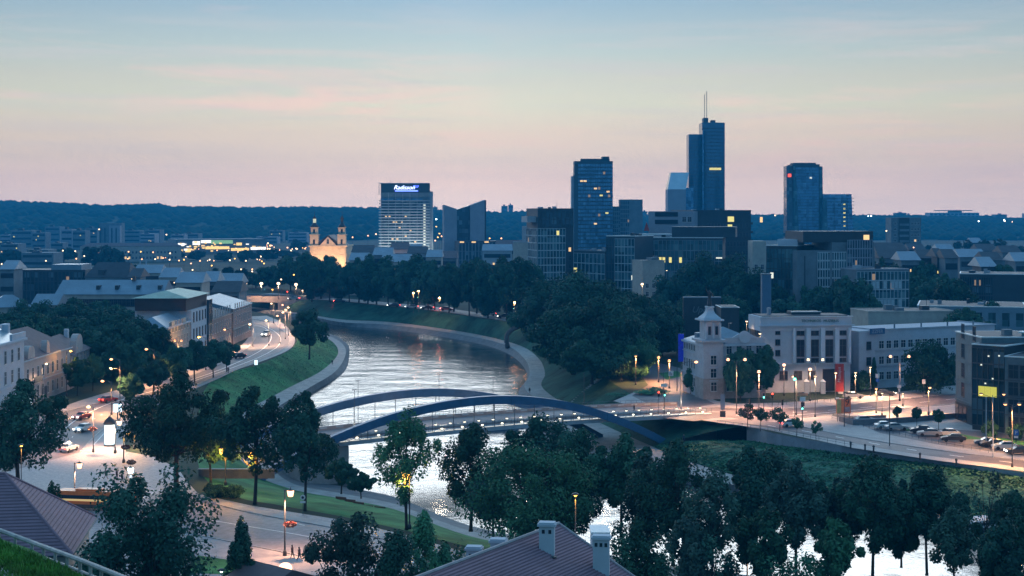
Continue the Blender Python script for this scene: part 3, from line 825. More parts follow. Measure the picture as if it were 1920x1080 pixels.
pale = mat('pale_cladding', (0.30, 0.33, 0.37), .7, .15, .2)
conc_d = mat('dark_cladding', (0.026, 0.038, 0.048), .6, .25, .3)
brownw = mat('brown_brick', (0.11, 0.07, 0.06), .85, .2, .8)
roof_blue = mat('metal_roof', (0.15, 0.22, 0.28), .45, .18, .15, metal=.35)
roof_green = mat('green_copper_roof', (0.16, 0.30, 0.25), .55, .2, .3, metal=.2)
roof_mauve = mat('mauve_roof', (0.12, 0.085, 0.09), .8, .2, .6)
roof_dark = mat('dark_roof', (0.04, 0.045, 0.055), .7, .3, .3)
trim = mat('roof_trim', (0.6, 0.62, 0.62), .5, .1, 1)
WIN = {}
def win_mesh(w, h, kind='n', fr=None):
    w, h = round(w, 1), round(h, 1)
    key = (w, h, kind, fr.name if fr else '')
    if key in WIN: return WIN[key]
    m = MB(); f = min(.1, w*.12); q = .1
    for a in ((-w/2-f, -w/2), (w/2, w/2+f)): m.box(a[0], a[1], -q, 0.02, -f, h+f, 0)
    m.box(-w/2, w/2, -q, .02, h, h+f, 0); m.box(-w/2-f, w/2+f, -q*1.9, .02, -f*2, -f*.02, 0)
    m.box(-.035, .035, -.06, 0, 0, h, 0)
    if h > 1.5: m.box(-w/2, -.036, -.058, 0, h*.62, h*.62+.07, 0); m.box(.036, w/2, -.058, 0, h*.62, h*.62+.07, 0)
    m.add([(-w/2,-.03,0),(w/2,-.03,0),(w/2,-.03,h),(-w/2,-.03,h)], [(0,1,2,3)], 1)
    gm = {'n': win_g, 'w': lit_w, 'y': lit_y, 'p': lit_p}[kind]
    WIN[key] = m.mesh('window', [fr or frame_w, gm])
    return WIN[key]
class B:
    """a building: local x runs along the front from its left end, y runs back from the viewer"""
    def __init__(s, name, label, A, Bp, D, h, wall, group=None, cat='building', z=0, body='wall'):
        A = Vector((A[0], A[1], 0)); Bp = Vector((Bp[0], Bp[1], 0))
        d = Bp-A; s.W = d.length; s.D = D; s.h = h; s.wall = wall
        s.root = thing(name, label, cat, (A.x, A.y, z), math.atan2(d.y, d.x), group)
        if wall: s.p(body, MB().box(0, s.W, 0, D, -.5, h), wall)
    def p(s, name, mb, m, label=None, loc=(0,0,0), rz=0, smooth=False): return part(name, mb, m, s.root, loc, rz, label, smooth)
    def face(s, f):
        return {'front': (Vector((0,0,0)), Vector((1,0,0)), 0, s.W), 'right': (Vector((s.W,0,0)), Vector((0,1,0)), PI/2, s.D),
                'left': (Vector((0,s.D,0)), Vector((0,-1,0)), -PI/2, s.D), 'back': (Vector((s.W,s.D,0)), Vector((-1,0,0)), PI, s.W)}[f]
    def wins(s, f, nx, ny, w, h, z0, dz, x0=None, x1=None, lit=(), fr=None, litkind='w', skip=(), prob=0, out=0.0):
        o, d, rz, L_ = s.face(f)
        x0 = L_*.04 if x0 is None else x0; x1 = L_*.96 if x1 is None else x1
        nrm = Vector((d.y, -d.x, 0))*out
        for j in range(ny):
            for i in range(nx):
                if (i, j) in skip: continue
                k = litkind if ((i, j) in lit or (prob and random.random() < prob)) else 'n'
                c = o + d*(x0+(x1-x0)*(i+.5)/nx) + nrm
                link('window', win_mesh(w, h, k, fr), s.root, (c.x, c.y, z0+j*dz), rz, 'lit window' if k != 'n' else None)
    def parapet(s, t=.35, h=.9, m=None, o=.12):
        q = MB(); W2, D2 = s.W, s.D
        q.box(-o, W2+o, -o, t, s.h, s.h+h); q.box(-o, W2+o, D2-t, D2+o, s.h, s.h+h)
        q.box(-o, t, t, D2-t, s.h, s.h+h); q.box(W2-t, W2+o, t, D2-t, s.h, s.h+h)
        s.p('parapet', q, m or s.wall)
        s.p('roof', MB().box(t, W2-t, t, D2-t, s.h, s.h+.25), roof_dark)
        for k in range(int(min(6, W2/6))):
            x = random.uniform(.1, .8)*W2; y = random.uniform(.2, .6)*D2; a = random.uniform(.8, 2.6); c = random.uniform(.7, 1.9)
            s.p('roof_unit', MB().box(x, x+a, y, y+a, s.h+.25, s.h+.25+c), random.choice((greyw, conc_d, pale)))
        if W2 > 12: x = random.uniform(.2, .8)*W2; s.p('antenna', MB().tube([(x, D2*.5, s.h), (x, D2*.5, s.h+random.uniform(2.5, 5))], .06, 4), conc_d)
    def cornice(s, z, h=.4, o=.35, m=None, name='cornice'):
        q = MB(); q.box(-o, s.W+o, -o, -.002, z, z+h); q.box(-o, -.002, 0, s.D+o, z, z+h); q.box(s.W+.002, s.W+o, 0, s.D+o, z, z+h)
        s.p(name, q, m or s.wall)
    def gable(s, rh, m, along='x', o=.5, hip=0.0, wallm=None):
        q = MB(); W2, D2, h = s.W, s.D, s.h
        if along == 'x':
            r0, r1 = hip*D2/2, W2-hip*D2/2
            vs = [(-o,-o,h),(W2+o,-o,h),(W2+o,D2+o,h),(-o,D2+o,h),(r0-(o if not hip else 0),D2/2,h+rh),(r1+(o if not hip else 0),D2/2,h+rh)]
            q.add(vs, [(0,1,5,4),(2,3,4,5),(3,0,4),(1,2,5),(0,3,2,1)])
        else:
            r0, r1 = hip*W2/2, D2-hip*W2/2
            vs = [(-o,-o,h),(W2+o,-o,h),(W2+o,D2+o,h),(-o,D2+o,h),(W2/2,r0-(o if not hip else 0),h+rh),(W2/2,r1+(o if not hip else 0),h+rh)]
            q.add(vs, [(0,1,4),(1,2,5,4),(2,3,5),(3,0,4,5),(0,3,2,1)])
        return s.p('roof', q, m)
    def glazing(s, gm, mm, nx, ny, z0, z1, faces=('front',), lit=0, litkind=None, mw=.18, x0=0, x1=None, horiz=True, vert=True, name='glass_facade', band=.35):
        """curtain wall: one glass skin and one grid of mullions per face, lit panes separate"""
        for f in faces:
            o, d, rz, L_ = s.face(f)
            a, b2 = (x0, x1 if x1 is not None else L_) if f in ('front','back') else (0, L_)
            q = MB(); q.box(a+.05, b2-.05, -.12, -.003, z0, z1)
            g2 = s.p(name, q, gm, loc=tuple(o), rz=rz)
            q = MB(); n = nx if f in ('front','back') else max(2, round(nx*s.D/s.W))
            hh = (z1-z0)/ny
            if vert:
                for i in range(n+1):
                    x = a+(b2-a)*i/n; q.box(max(a, x-mw/2), min(b2, x+mw/2), -.24, -.125, z0, z1)
            if horiz:
                for j in range(ny+1):
                    z = z0+hh*j; q.box(a, b2, -.30, -.245, max(z0, z-band/2), min(z1, z+band/2))
            part('mullion_grid', q, mm, g2)
            q = MB(); k = 0
            for j in range(ny):
                for i in range(n):
                    rr = random.random()
                    if rr < lit+.018:
                        x = a+(b2-a)*i/n; q = MB(); q.box(x+mw/2+.02, x+(b2-a)/n-mw/2-.02, -.2, -.13, z0+hh*j+band/2, min(z0+hh*(j+1)-band/2, z0+hh*j+band/2+2.2))
                        part('lit_window', q, lit_dim if rr >= lit else litkind or random.choice((lit_w, lit_y, lit_p)), g2)
    def block(s, name, x0, x1, y0, y1, z0, z1, m, label=None): return s.p(name, MB().box(x0, x1, y0, y1, z0, z1), m, label)
def text_mesh(s, size, m, depth=.08, shear=0.0):
    cu = bpy.data.curves.new('lettering', 'FONT'); cu.body = s; cu.size = size; cu.extrude = depth; cu.shear = shear
    cu.align_x = 'CENTER'; cu.resolution_u = 3
    o = bpy.data.objects.new('lettering_source', cu); COL.objects.link(o)
    bpy.context.view_layer.update()
    me = bpy.data.meshes.new_from_object(o.evaluated_get(bpy.context.evaluated_depsgraph_get()))
    bpy.data.objects.remove(o)
    me.name = 'lettering'; me.materials.clear(); me.materials.append(m)
    for p in me.polygons: p.material_index = 0
    me.transform(Matrix.Rotation(R(90), 4, 'X'))
    return me
def W2(px, d): return (X(px, d), d)
# ---- skyline ---------------------------------------------------
# hotel slab with balcony bands and a blue neon sign
d = 1250
b = B('hotel_tower', 'tall hotel slab with white floor bands and blue neon script on its roof', W2(714, d), W2(806, d+2), 16, ZT(343, d)-8, greyw)
fl_ = bpy.data.lights.new('floodlight', 'AREA'); fl_.energy = 24000; fl_.color = (.85, .95, .85); fl_.shape = 'RECTANGLE'; fl_.size = 44; fl_.size_y = 4
fo_ = link('floodlight', fl_, b.root, (22, -22, 4)); fo_.rotation_euler = (R(118), 0, 0)
n = 23; z1 = b.h; fh = (z1-8)/n
for j in range(n):
    z = 3+j*fh
    b.block('window_band', 0.3, b.W-6, -.25, -.01, z+fh*.42, z+fh*.95, glass_d if j < n-1 else glass_b)
    b.block('balcony_slab', -1.6, b.W+.2, -1.2, -.26, z, z+fh*.36, white_w if j < n-3 else pale)
for x in (0, 6.2, 12.2, 18.2, 24.2, 30.2): b.block('pier', x, x+.35, -.6, -.255, 3, z1, pale)
b.block('crown_storey', 0, b.W, -.3, 16, z1+.01, z1+8, conc_d)
b.block('crown_frame', -1.7, -1.2, -1, 0, z1-2, z1+8, pale); b.block('crown_frame', -1.7, b.W, -1, -.31, z1+7.5, z1+8, pale)
b.block('stair_tower', b.W-.4, b.W+2.6, 2, 14, 0, z1+1, pale)
for j in range(n-2):
    b.block('lit_window', b.W-5.4, b.W-3.6, -.3, -.02, 3+j*fh+fh*.45, 3+j*fh+fh*.85, lit_p)
for x, j in ((3.5,16),(6.5,16),(10,14),(20,16),(12,14),(17,14),(15,12),(20,9),(24,11),(9,8),(13,8),(30,5),(22,4),(5,4),(26,2),(12,2),(28,7)):
    b.block('lit_window', x, x+1.6, -.3, -.02, 3+j*fh+fh*.45, 3+j*fh+fh*.85, lit_w)
neon = mat('blue_neon', (0.1, 0.1, 0.9), .5, 0, emit=(0.10, 0.16, 1.0), strength=7)
neonw = mat('white_neon', (0.8, 0.8, 0.9), .5, 0, emit=(0.55, 0.62, 1.0), strength=4)
b.p('neon_lettering', text_mesh('Radisson', 4.9, neonw, .2, .35), neonw, loc=(19.5, -1.3, z1+2.6))
q = MB(); q.box(12, 31, -1.25, -1.05, z1+1.0, z1+1.7); b.p('neon_underline', q, neon)
b.p('neon_lettering', text_mesh('BLU', 2.4, neon, .2, .2), neon, loc=(29.2, -1.3, z1+4.3))
for x in (8, 16, 24, 32): b.block('antenna', x, x+.15, 6, 6.15, z1+8, z1+11, conc_d)
# twin slab building with a V shaped skyline
d = 1160; A = W2(832, d); Bq = W2(911, d+4)
b = B('office_tower', 'pair of windowless slabs with slanting tops joined by a dark glass V', A, Bq, 22, 8, greyw)
def slab(b, x0, x1, zA, zB, m, y0=-3, y1=14, name='slab'):
    q = MB(); q.add([(x0,y0,0),(x1,y0,0),(x1,y1,0),(x0,y1,0),(x0,y0,zA),(x1,y0,zB),(x1,y1,zB),(x0,y1,zA)], [(0,3,2,1),(4,5,6,7),(0,1,5,4),(1,2,6,5),(2,3,7,6),(3,0,4,7)])
    return b.p(name, q, m)
mpp2 = b.W/79.
pk_ = mat('lilac_panel', (0.24, 0.26, 0.31), .7, .1, .2)
slab(b, 0, 24*mpp2, ZT(384, d), ZT(392, d), pk_); slab(b, 24*mpp2, 49*mpp2, ZT(393, d), ZT(385, d), glass_d, 1, 14, 'glass_core')
slab(b, 49*mpp2, 76*mpp2, ZT(385, d), ZT(375, d), pk_); slab(b, 76.1*mpp2, 79*mpp2, ZT(376, d), ZT(375, d), conc_d, -2.5, 16, 'end_wall')
b2_ = B('podium', 'long low dark podium with a row of white lamps right of the V shaped towers', W2(860, d-30), W2(985, d-20), 20, ZT(452, d-30), conc_d)
b2_.glazing(glass_d, greyw, 20, 3, 3, b2_.h-1, mw=.7)
for x in (862, 884, 908, 930, 952, 975):
    xx = (x-860)/125*b2_.W; b2_.block('lit_window', xx, xx+3.2, -.5, -.31, b2_.h-1.3, b2_.h-.3, lit_w)
# blue tower with stepped crown
d = 1300
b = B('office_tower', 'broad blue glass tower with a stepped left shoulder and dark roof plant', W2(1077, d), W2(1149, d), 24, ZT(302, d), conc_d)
H1 = ZT(328, d)
b.glazing(glass_b, conc_d, 14, 26, 2, b.h-2, faces=('front',), lit=.004, mw=.2, x0=3.2, band=1.0)
b.glazing(glass_b, conc_d, 14, 26, 2, H1, faces=('left',), mw=.25, band=1.0)
b.block('side_wing', -2.4, -.35, 3, 20, 0, ZT(330, d), pale)
b.block('roof_plant', 6, b.W-2.5, 4, 20, b.h, b.h+2.2, conc_d); b.block('roof_plant', b.W-9, b.W-3, 2, 20, b.h+2.21, b.h+4, conc_d)
for x, z in ((5, 339), (8, 339), (17, 353), (28, 359), (22, 366), (27, 399), (17, 419)):
    zz = ZT(z, d); b.block('lit_window', x, x+2.6, -.34, -.3, zz-.9, zz+.5, random.choice((lit_w, lit_y)))
d = 1310
b = B('office_tower', 'narrow grey slab tower between the broad blue tower and the tallest one', W2(1163, d), W2(1205, d), 20, ZT(374, d), greyw)
b.glazing(glass_d, greyw, 5, 14, 2, b.h-1, x1=b.W*.4, mw=.4, band=.9)
b.p('wall_panel', MB().box(b.W*.4, b.W, -.3, -.01, 0, b.h), greyw)
b = B('office_block', 'lower dark glass annex left of the narrow grey slab tower', W2(1149, d), W2(1163, d), 20, ZT(387, d), conc_d)
b.glazing(glass_d, greyw, 4, 13, 2, b.h-1, mw=.4, band=.8)
# the tallest tower
d = 1500
b = B('skyscraper', 'tallest tower, dark curved glass in two heights with twin masts on top', W2(1292, d), W2(1359, d), 20, 6, conc_d)
s_ = b.W/67.
def cyl(b, xa, xb, z1, m, name, depth=24, seg=14, curve_=.35):
    pts = []
    for k in range(seg+1):
        t = k/seg; x = xa+(xb-xa)*t; pts.append((x, -depth*curve_*math.sin(PI*(.15+.85*t))*.5))
    pts += [(xb, depth), (xa, depth)]
    q = MB(); q.prism(pts, 0, z1); return b.p(name, q, m), pts
def floors(b, pts, z0, z1, n, m, parent, o=.3):
    q = MB(); c = Vector((sum(p[0] for p in pts)/len(pts), sum(p[1] for p in pts)/len(pts), 0))
    fr = pts[:-2]
    for j in range(n):
        z = z0+(z1-z0)*j/n
        ribbon([Vector((p[0], p[1]-o, z)) for p in fr], [Vector((p[0], p[1]-o, z+.9)) for p in fr], 0, q)
        ribbon([Vector((p[0], p[1]-o, z+.9)) for p in fr], [Vector((p[0], p[1], z+.9)) for p in fr], 0, q)
    part('floor_bands', q, m, parent)
tall_g = mat('night_glass', (0.06, 0.12, 0.19), .22, .2, .05, metal=.55, spec=.5)
o1, p1 = cyl(b, 24*s_, 67*s_, ZT(230, d), tall_g, 'main_shaft'); floors(b, p1, 8, ZT(230, d)-3, 36, conc_d, o1)
o2, p2 = cyl(b, -1*s_, 26*s_, ZT(252, d), tall_g, 'lower_shaft', 18); floors(b, p2, 8, ZT(252, d)-3, 33, conc_d, o2)
b.block('roof_plant', 27*s_, 36*s_, 0, 12, ZT(230, d), ZT(221, d), conc_d); b.block('roof_plant', 42*s_, 50*s_, 2, 12, ZT(230, d)+.01, ZT(225, d), conc_d)
b.block('glass_spine', 23.5*s_, 26*s_, -6.5, -2, 0, ZT(245, d), glass_b)
for xo in (30.5*s_, 34.5*s_):
    q = MB(); z0 = ZT(222, d); z1 = ZT(176, d) if xo < 32*s_ else ZT(170, d)
    q.tube([(xo-.25,6,z0),(xo-.25,6,z1)], .14, 4); q.tube([(xo+.25,6,z0),(xo+.25,6,z1)], .14, 4)
    for k in range(12): q.tube([(xo-.3,6,z0+(z1-z0)*k/12),(xo+.3,6,z0+(z1-z0)*(k+1)/12)], .1, 4)
    b.p('mast', q, greyw)
q = MB(); q.box(37*s_, 58*s_, -8.0, -4.8, ZT(319, d), ZT(315, d))
b.p('lit_window', q, lit_y)
# slanted glass roof volume beside it
b = B('office_block', 'pale block with a slanting glass top leaning against the tallest tower', W2(1252, 1470), W2(1286, 1470), 22, ZT(355, 1470), pk_)
q = MB(); W_, hh = b.W, ZT(323, 1470); q.add([(0,0,b.h),(W_,0,b.h),(W_,22,b.h),(0,22,b.h),(4,8,hh),(W_+4,8,hh),(W_+4,22,hh),(4,22,hh)], [(0,1,5,4),(4,5,6,7),(1,2,6,5),(3,0,4,7),(2,3,7,6)])
b.p('glass_roof', q, mat('bright_roof_glass', (0.4, 0.5, 0.55), .15, .1, .2, metal=.6))
b.p('shadow_gap', MB().box(W_+.01, W_+8, 4, 22, 0, ZT(352, 1470)), glass_b)
# twin towers on the right
d = 1400
def flare(b, x0, x1, y0, y1, z1, ins, m, name):
    q = MB(); q.add([(x0,y0,0),(x1,y0,0),(x1,y1,0),(x0,y1,0),(x0+ins,y0+3,z1),(x1-ins,y0+3,z1),(x1-ins,y1,z1),(x0+ins,y1,z1)], [(4,5,6,7),(0,1,5,4),(1,2,6,5),(2,3,7,6),(3,0,4,7)])
    return b.p(name, q, m)
b = B('office_tower', 'sleek dark blue glass tower with fin edges and small red sign near the top', W2(1475, d), W2(1543, d), 26, 5, conc_d)
Hh = ZT(308, d); w = b.W
b.block('core', 5, w-3, 0, 24, 5, Hh, conc_d)
o = b.block('glass_facade', 8.5, w-4, -.6, -.01, 4, Hh-3, glass_b)
q = MB()
for j in range(30): z = 5+(Hh-8)*j/30; q.box(8.5, w-4, -.7, -.61, z, z+.35)
part('floor_bands', q, conc_d, o)
flare(b, 0, 6, -2, 16, Hh-1.5, 0, glass_d, 'side_fin'); flare(b, w-3.2, w, -1.5, 18, Hh-2, 0, glass_t, 'side_fin')
q = MB(); q.add([(6,-2.4,3),(8.4,-2.4,3),(11.5,-2.4,Hh*.2),(8.2,-2.4,Hh*.95),(6,-2.4,Hh)], [(0,1,2,3,4)]); q.add([(6,-.62,3),(8.4,-.62,3),(11.5,-.62,Hh*.2),(8.2,-.62,Hh*.95),(6,-.62,Hh)], [(4,3,2,1,0)]); b.p('slanted_blade', q, glass_t)
redn = mat('red_sign', (0.5, 0.05, 0.03), .6, 0, emit=(1, 0.08, 0.03), strength=2.2)
b.block('red_sign', .8, 3.8, -2.5, -2.2, ZT(332, d), ZT(326, d), redn)
b.block('lit_window', 21.5, 23.5, -.75, -.62, ZT(335, d), ZT(332, d), lit_p)
b.block('roof_plant', 7, w-6, 3, 20, Hh, Hh+1.5, conc_d)
b = B('office_tower', 'shorter companion of the finned tower with a vertical string of lit windows', W2(1541, d-8), W2(1602, d-8), 26, 5, conc_d)
Hh = ZT(364, d); w = b.W
flare(b, 0, w, 0, 24, Hh, 2, glass_b, 'glass_body')
q = MB()
for j in range(18): z = 5+(Hh-6)*j/18; q.box(.1, w-.1, -.2, -.02, z, z+.4)
for x in (12, 24): q.box(x-.2, x+.2, -.3, -.01, 3, Hh-4)
b.p('floor_bands', q, conc_d)
for zz in (383, 391, 399, 407, 415, 423): b.block('lit_window', 20.5, 22.2, 1.0, 2.6, ZT(zz+1.5, d), ZT(zz-1, d), lit_y)
flare(b, -.5, 6, -2.6, -.5, Hh-5, 1.5, glass_t, 'slanted_blade')
# ---- middle distance right bank blocks --------------------------
d = 790
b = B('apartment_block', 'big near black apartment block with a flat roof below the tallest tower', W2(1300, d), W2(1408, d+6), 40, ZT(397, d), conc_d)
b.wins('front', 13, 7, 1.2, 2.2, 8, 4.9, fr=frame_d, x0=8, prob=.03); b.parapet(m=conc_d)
b.block('balcony', b.W, b.W+2, 2, 12, 12, 13, conc_d)
for k in range(6): b.block('balcony', b.W+.01, b.W+1.8, 2, 12, 16+k*4.6, 17.2+k*4.6, conc_d)
b.block('lit_window', 19, 22.5, -.15, -.12, ZT(416, d), ZT(406, d), lit_y); b.block('lit_window', 19, 21.5, -.15, -.12, ZT(426, d), ZT(421, d), lit_y); b.block('lit_window', 37, 38.5, -.15, -.12, ZT(417, d), ZT(407, d), lit_w)
b = B('apartment_block', 'pale apartment block with dark window bands and red roof emblem beside the black one', W2(1216, d+10), W2(1300, d-4), 30, ZT(396, d), pk_)
b.block('window_band', 4, b.W*.66, -.3, -.01, ZT(406, d), ZT(397.5, d), win_g); b.block('window_band', 4, b.W*.66, -.3, -.01, ZT(420, d), ZT(412, d), win_g)
b.wins('front', 2, 1, 2.2, 2.6, ZT(416, d), 1, x0=b.W*.74, x1=b.W*.98)
b.p('red_roof_emblem', MB().add([(0,0,0),(3.2,0,0),(1.6,0,4.6),(0,.4,0),(3.2,.4,0),(1.6,.4,4.6)], [(0,1,2),(5,4,3),(0,3,4,1),(1,4,5,2),(2,5,3,0)]), mat('dull_red', (.35,.04,.03), .6, 0), loc=(1.5, -8.5, ZT(433, d)))
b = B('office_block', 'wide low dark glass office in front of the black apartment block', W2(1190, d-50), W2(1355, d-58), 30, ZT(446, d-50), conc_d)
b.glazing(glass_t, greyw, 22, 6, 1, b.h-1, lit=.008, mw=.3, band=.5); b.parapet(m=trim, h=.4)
b.block('upper_storey', 18, b.W+6, 5, 28, b.h+.3, b.h+5.5, conc_d); b.block('roof_edge', 2, 18, 2, 6, b.h+1.5, b.h+2.1, trim)
for x in (8, 10, 12, 13.8, 17, 22): b.block('lit_window', x, x+1.3, -.4, -.31, ZT(492, d-50), ZT(482, d-50), lit_y)
b.block('lit_window', 40, 43, -.4, -.31, ZT(484, d-50), ZT(481.5, d-50), lit_p)
d = 640
b = B('apartment_house', 'small cream four storey house with dark square windows among the office blocks', W2(1205, d), W2(1246, d+3), 12, ZT(490, d), cream)
b.wins('front', 3, 4, 1.3, 1.9, 2.2, 3.6, x0=.6, x1=b.W-.6, lit=((2,1),)); b.parapet(h=.4); b.block('dormer', 5, 8.5, 2, 8, b.h+.4, b.h+1.4, greyw)
d = 740
b = B('apartment_block', 'green tinted glass apartment tower with pale floor lines, left of the blue skyscraper', W2(1008, d), W2(1075, d+4), 24, ZT(394, d), conc_d)
b.glazing(glass_t, frame_l, 9, 10, 1, b.h-9, faces=('front','left'), lit=.02, mw=.25, x1=b.W*.78, band=.45); b.parapet(m=conc_d)
b.glazing(glass_d, conc_d, 8, 2, b.h-8.6, b.h-.3, x0=2, mw=.3, band=.5)
b.wins('front', 1, 6, 1.2, 2, 5, 4.2, x0=b.W*.8, x1=b.W, fr=frame_d, lit=((0,5),)); b.block('roof_terrace', -4.5, 5, 3, 16, b.h-6, b.h-3, pale)
b = B('apartment_block', 'stepped apartment house with many warm lit balconies beside the green glass tower', W2(962, d+30), W2(1006, d+14), 18, ZT(455, d+20), cream)
b.wins('front', 5, 5, 1.6, 2.0, 2, 3.3, prob=.55); b.parapet(h=.4, m=pale)
b.block('upper_storey', 5, 12, 2, 12, b.h+.4, ZT(424, d+20), pale); b.block('upper_storey', 9, 12.5, 2, 12, ZT(423.9, d+20), ZT(404, d+20), pale)
b = B('apartment_block', 'lower glass apartment block with light frames between the green tower and the dark office', W2(1076, d), W2(1135, d-20), 18, ZT(470, d), conc_d)
b.glazing(glass_t, frame_l, 8, 5, 1, b.h-1, lit=.08, mw=.3, band=.4); b.parapet(m=greyw, h=.5)
b = B('apartment_block', 'dark glass block with white balcony lines behind the grove', W2(1137, d-20), W2(1190, d-28), 20, ZT(443, d-20), conc_d)
b.glazing(glass_t, frame_l, 6, 8, 1, b.h-1, lit=.02, mw=.2, band=.4, x0=b.W*.3); b.glazing(glass_d, conc_d, 3, 8, 1, b.h-1, mw=.2, x1=b.W*.28)
b.parapet(m=trim, h=.4)
# blue chimney-like shaft behind the museum
d = 420
b = B('ventilation_shaft', 'tall square blue grey shaft rising behind the museum roof', W2(1429, d), W2(1446, d), 2.6, ZT(515, d), mat('blue_metal', (0.06,0.13,0.21), .5, .1, .5, metal=.3), cat='shaft', body='shaft')
b.block('cap', -.15, b.W+.15, -.15, 2.75, b.h, b.h+.25, greyw)
# right hand office complex
d = 560
b = B('office_block', 'large concrete and glass office with a blank pale end wall at its left', W2(1495, d), W2(1640, d+6), 22, ZT(470, d), greyw)
b.glazing(glass_t, frame_l, 5, 9, 1, b.h-.5, x0=b.W*.255, x1=b.W*.42, mw=.35, band=.6); b.glazing(glass_t, frame_l, 6, 9, 1, b.h-.5, x0=b.W*.44, x1=b.W*.63, mw=.35, band=.6)
b.glazing(glass_d, pk_, 10, 10, 1, b.h+4, x0=b.W*.64, x1=b.W*.97, mw=.3, band=.4)
b.block('upper_storey', b.W*.45, b.W, .5, 20, b.h+.01, ZT(455, d), greyw); b.block('penthouse', b.W*.1, b.W+.3, 2, 20, ZT(454.9, d), ZT(434, d), conc_d)
b.block('lit_window', b.W-3.6, b.W-1.4, 1.7, 1.99, ZT(452, d), ZT(441, d), lit_w); b.block('slit_window', b.W*.09, b.W*.1, -.1, -.01, 2, b.h-2, win_g)
b = B('office_block', 'lower three storey glass wing with curtained window bands right of the concrete office', W2(1606, d-22), W2(1704, d-18), 14, ZT(506, d-20), greyw)
b.glazing(glass_t, frame_l, 14, 7, 1, b.h-.5, mw=.22, band=.35); b.parapet(m=pk_, h=.4)
curt = mat('curtain', (0.35,0.42,0.46), .9, .1, 1)
for j in (5, 3):
    for k in range(8):
        if random.random() < .8:
            x = (4+k)*b.W/14+.25; z = 1+(b.h-1.5)/7*j; b.block('curtained_window', x, x+b.W/14-.4, -.245, -.13, z+.3, z+(b.h-1.5)/7-.3, curt)
b = B('office_block', 'dark green glass block left of the concrete office', W2(1437, d+10), W2(1494, d+4), 20, ZT(462, d), conc_d)
b.glazing(glass_t, conc_d, 8, 8, 1, b.h-1, mw=.2, band=.3, lit=.03); b.parapet(m=trim, h=.3); b.block('roof_box', 3, 11, 4, 12, b.h+.3, b.h+2.5, white_w)
b = B('apartment_block', 'small pale block glimpsed left of the dark green glass office', W2(1411, 700), W2(1436, 700), 14, ZT(452, 700), cream); b.wins('front', 2, 5, 1.4, 2.2, 2, 4.2, lit=((1,3),(1,2),(1,1)), litkind='y')
d = 1080
b = B('apartment_block', 'dark balconied apartment tower standing before the hill between tower pair and hilltop building', W2(1671, d), W2(1727, d), 16, ZT(408, d), greyw)
b.block('balcony_stack', b.W*.25, b.W*.6, -1, -.01, 2, b.h, conc_d)
for k in range(9): b.block('balcony', b.W*.27, b.W*.58, -1.6, -1.01, 4+k*4, 5.6+k*4, greyw)
b.wins('front', 3, 9, 1.3, 1.6, 4, 4.1, x0=b.W*.65, lit=((0,3),(1,5))); b.wins('front', 1, 9, 1.6, 1.6, 4, 4.1, x0=1, x1=b.W*.22)
d = 3560
b = B('hilltop_building', 'long lit flat roofed building on the ridge of the right hand hill', W2(1743, d), W2(1836, d), 40, 22, pale, z=ZT(416, d))
b.glazing(glass_d, pale, 12, 3, 4, 21, mw=3, band=2)
b.block('lit_window', 2, 55, -1, -.4, 6.5, 10, lit_p); b.block('lit_window', 75, b.W-4, -1, -.4, 7, 9, lit_p); b.block('lit_window', 8, 40, -1, -.4, 12, 14, lit_y)
b.block('roof_canopy', 18, b.W-16, 0, 30, 26, 28, conc_d); b.block('roof_plant', 50, 78, 4, 24, 22, 26, greyw)
rowb = []
def small_block(px0, px1, ytop, d, zb, m, rnd, roof=None, floors_=2):
    r = thing('apartment_block', '', 'building', (X(px0, d), d, zb))
    w = X(px1, d)-X(px0, d); h = ZT(ytop, d)-zb
    part('wall', MB().box(0, w, 0, min(w, 22)+6, -2, h), m, r)
    if roof:
        q = MB(); q.add([(-.6,-.6,h),(w+.6,-.6,h),(w+.6,18,h),(-.6,18,h),(0,9,h+min(4,h*.35)),(w,9,h+min(4,h*.35))], [(0,1,5,4),(2,3,4,5),(3,0,4),(1,2,5)]); part('roof', q, roof, r)
    else: part('roof', MB().box(w*.3, w*.55, 2, 8, h, h+h*.12), conc_d, r)
    for j in range(floors_):
        z = h*(j+.35)/floors_; part('window_band', MB().box(w*.05, w*.95, -.15, -.01, z, z+h*.22/floors_*1.6), win_g, r)
    for k in range(rnd.choice((0, 0, 1, 2))):
        x = rnd.uniform(0, w*.9); z = rnd.uniform(.2, .8)*h; part('lit_window', MB().box(x, x+max(w*.06, d*.0006), -.3, -.16, z, z+max(1.2, d*.0005)), rnd.choice((lit_w, lit_y)), r)
    return r
rnd = random.Random(21)
def blocks(items, tmpl, group, mats_, z_from=None, roofs=None):
    for i, (a, b2, yt, d) in enumerate(sorted(items)):
        zb = 0 if z_from is None else ZT(z_from(a), d)
        o = small_block(a, b2, yt, d, zb, rnd.choice(mats_), rnd, rnd.choice(roofs) if roofs else None, 3 if ZT(yt, d) > 14 else 2)
        o['label'] = tmpl.format(ordn(i)); o['group'] = group
hz = lambda px: ridge(px)+6
blocks([(560,566,389,3600),(580,592,387,3600),(592,606,388,3610),(612,630,390,3600),(636,646,391,3600),(654,662,391,3600),(699,707,390,3600)],
       '{} block from the left on the hill crest between the church and the hotel', 'high blocks on the hill crest', [greyw, pale], hz)
blocks([(812,820,388,3650),(940,952,386,3620),(953,962,384,3620),(914,936,402,3600),(1204,1214,396,3600),(1216,1225,398,3600),(1443,1462,402,3600),(1622,1640,403,3600),(1680,1700,399,3600),(1703,1706,401,3600),(1842,1862,404,3600),(1866,1888,402,3600),(1892,1919,412,3600),(1922,1935,400,3600)],
       '{} block from the left on the hill crest right of the hotel', 'high blocks on the right hand crest', [greyw, pale], hz)
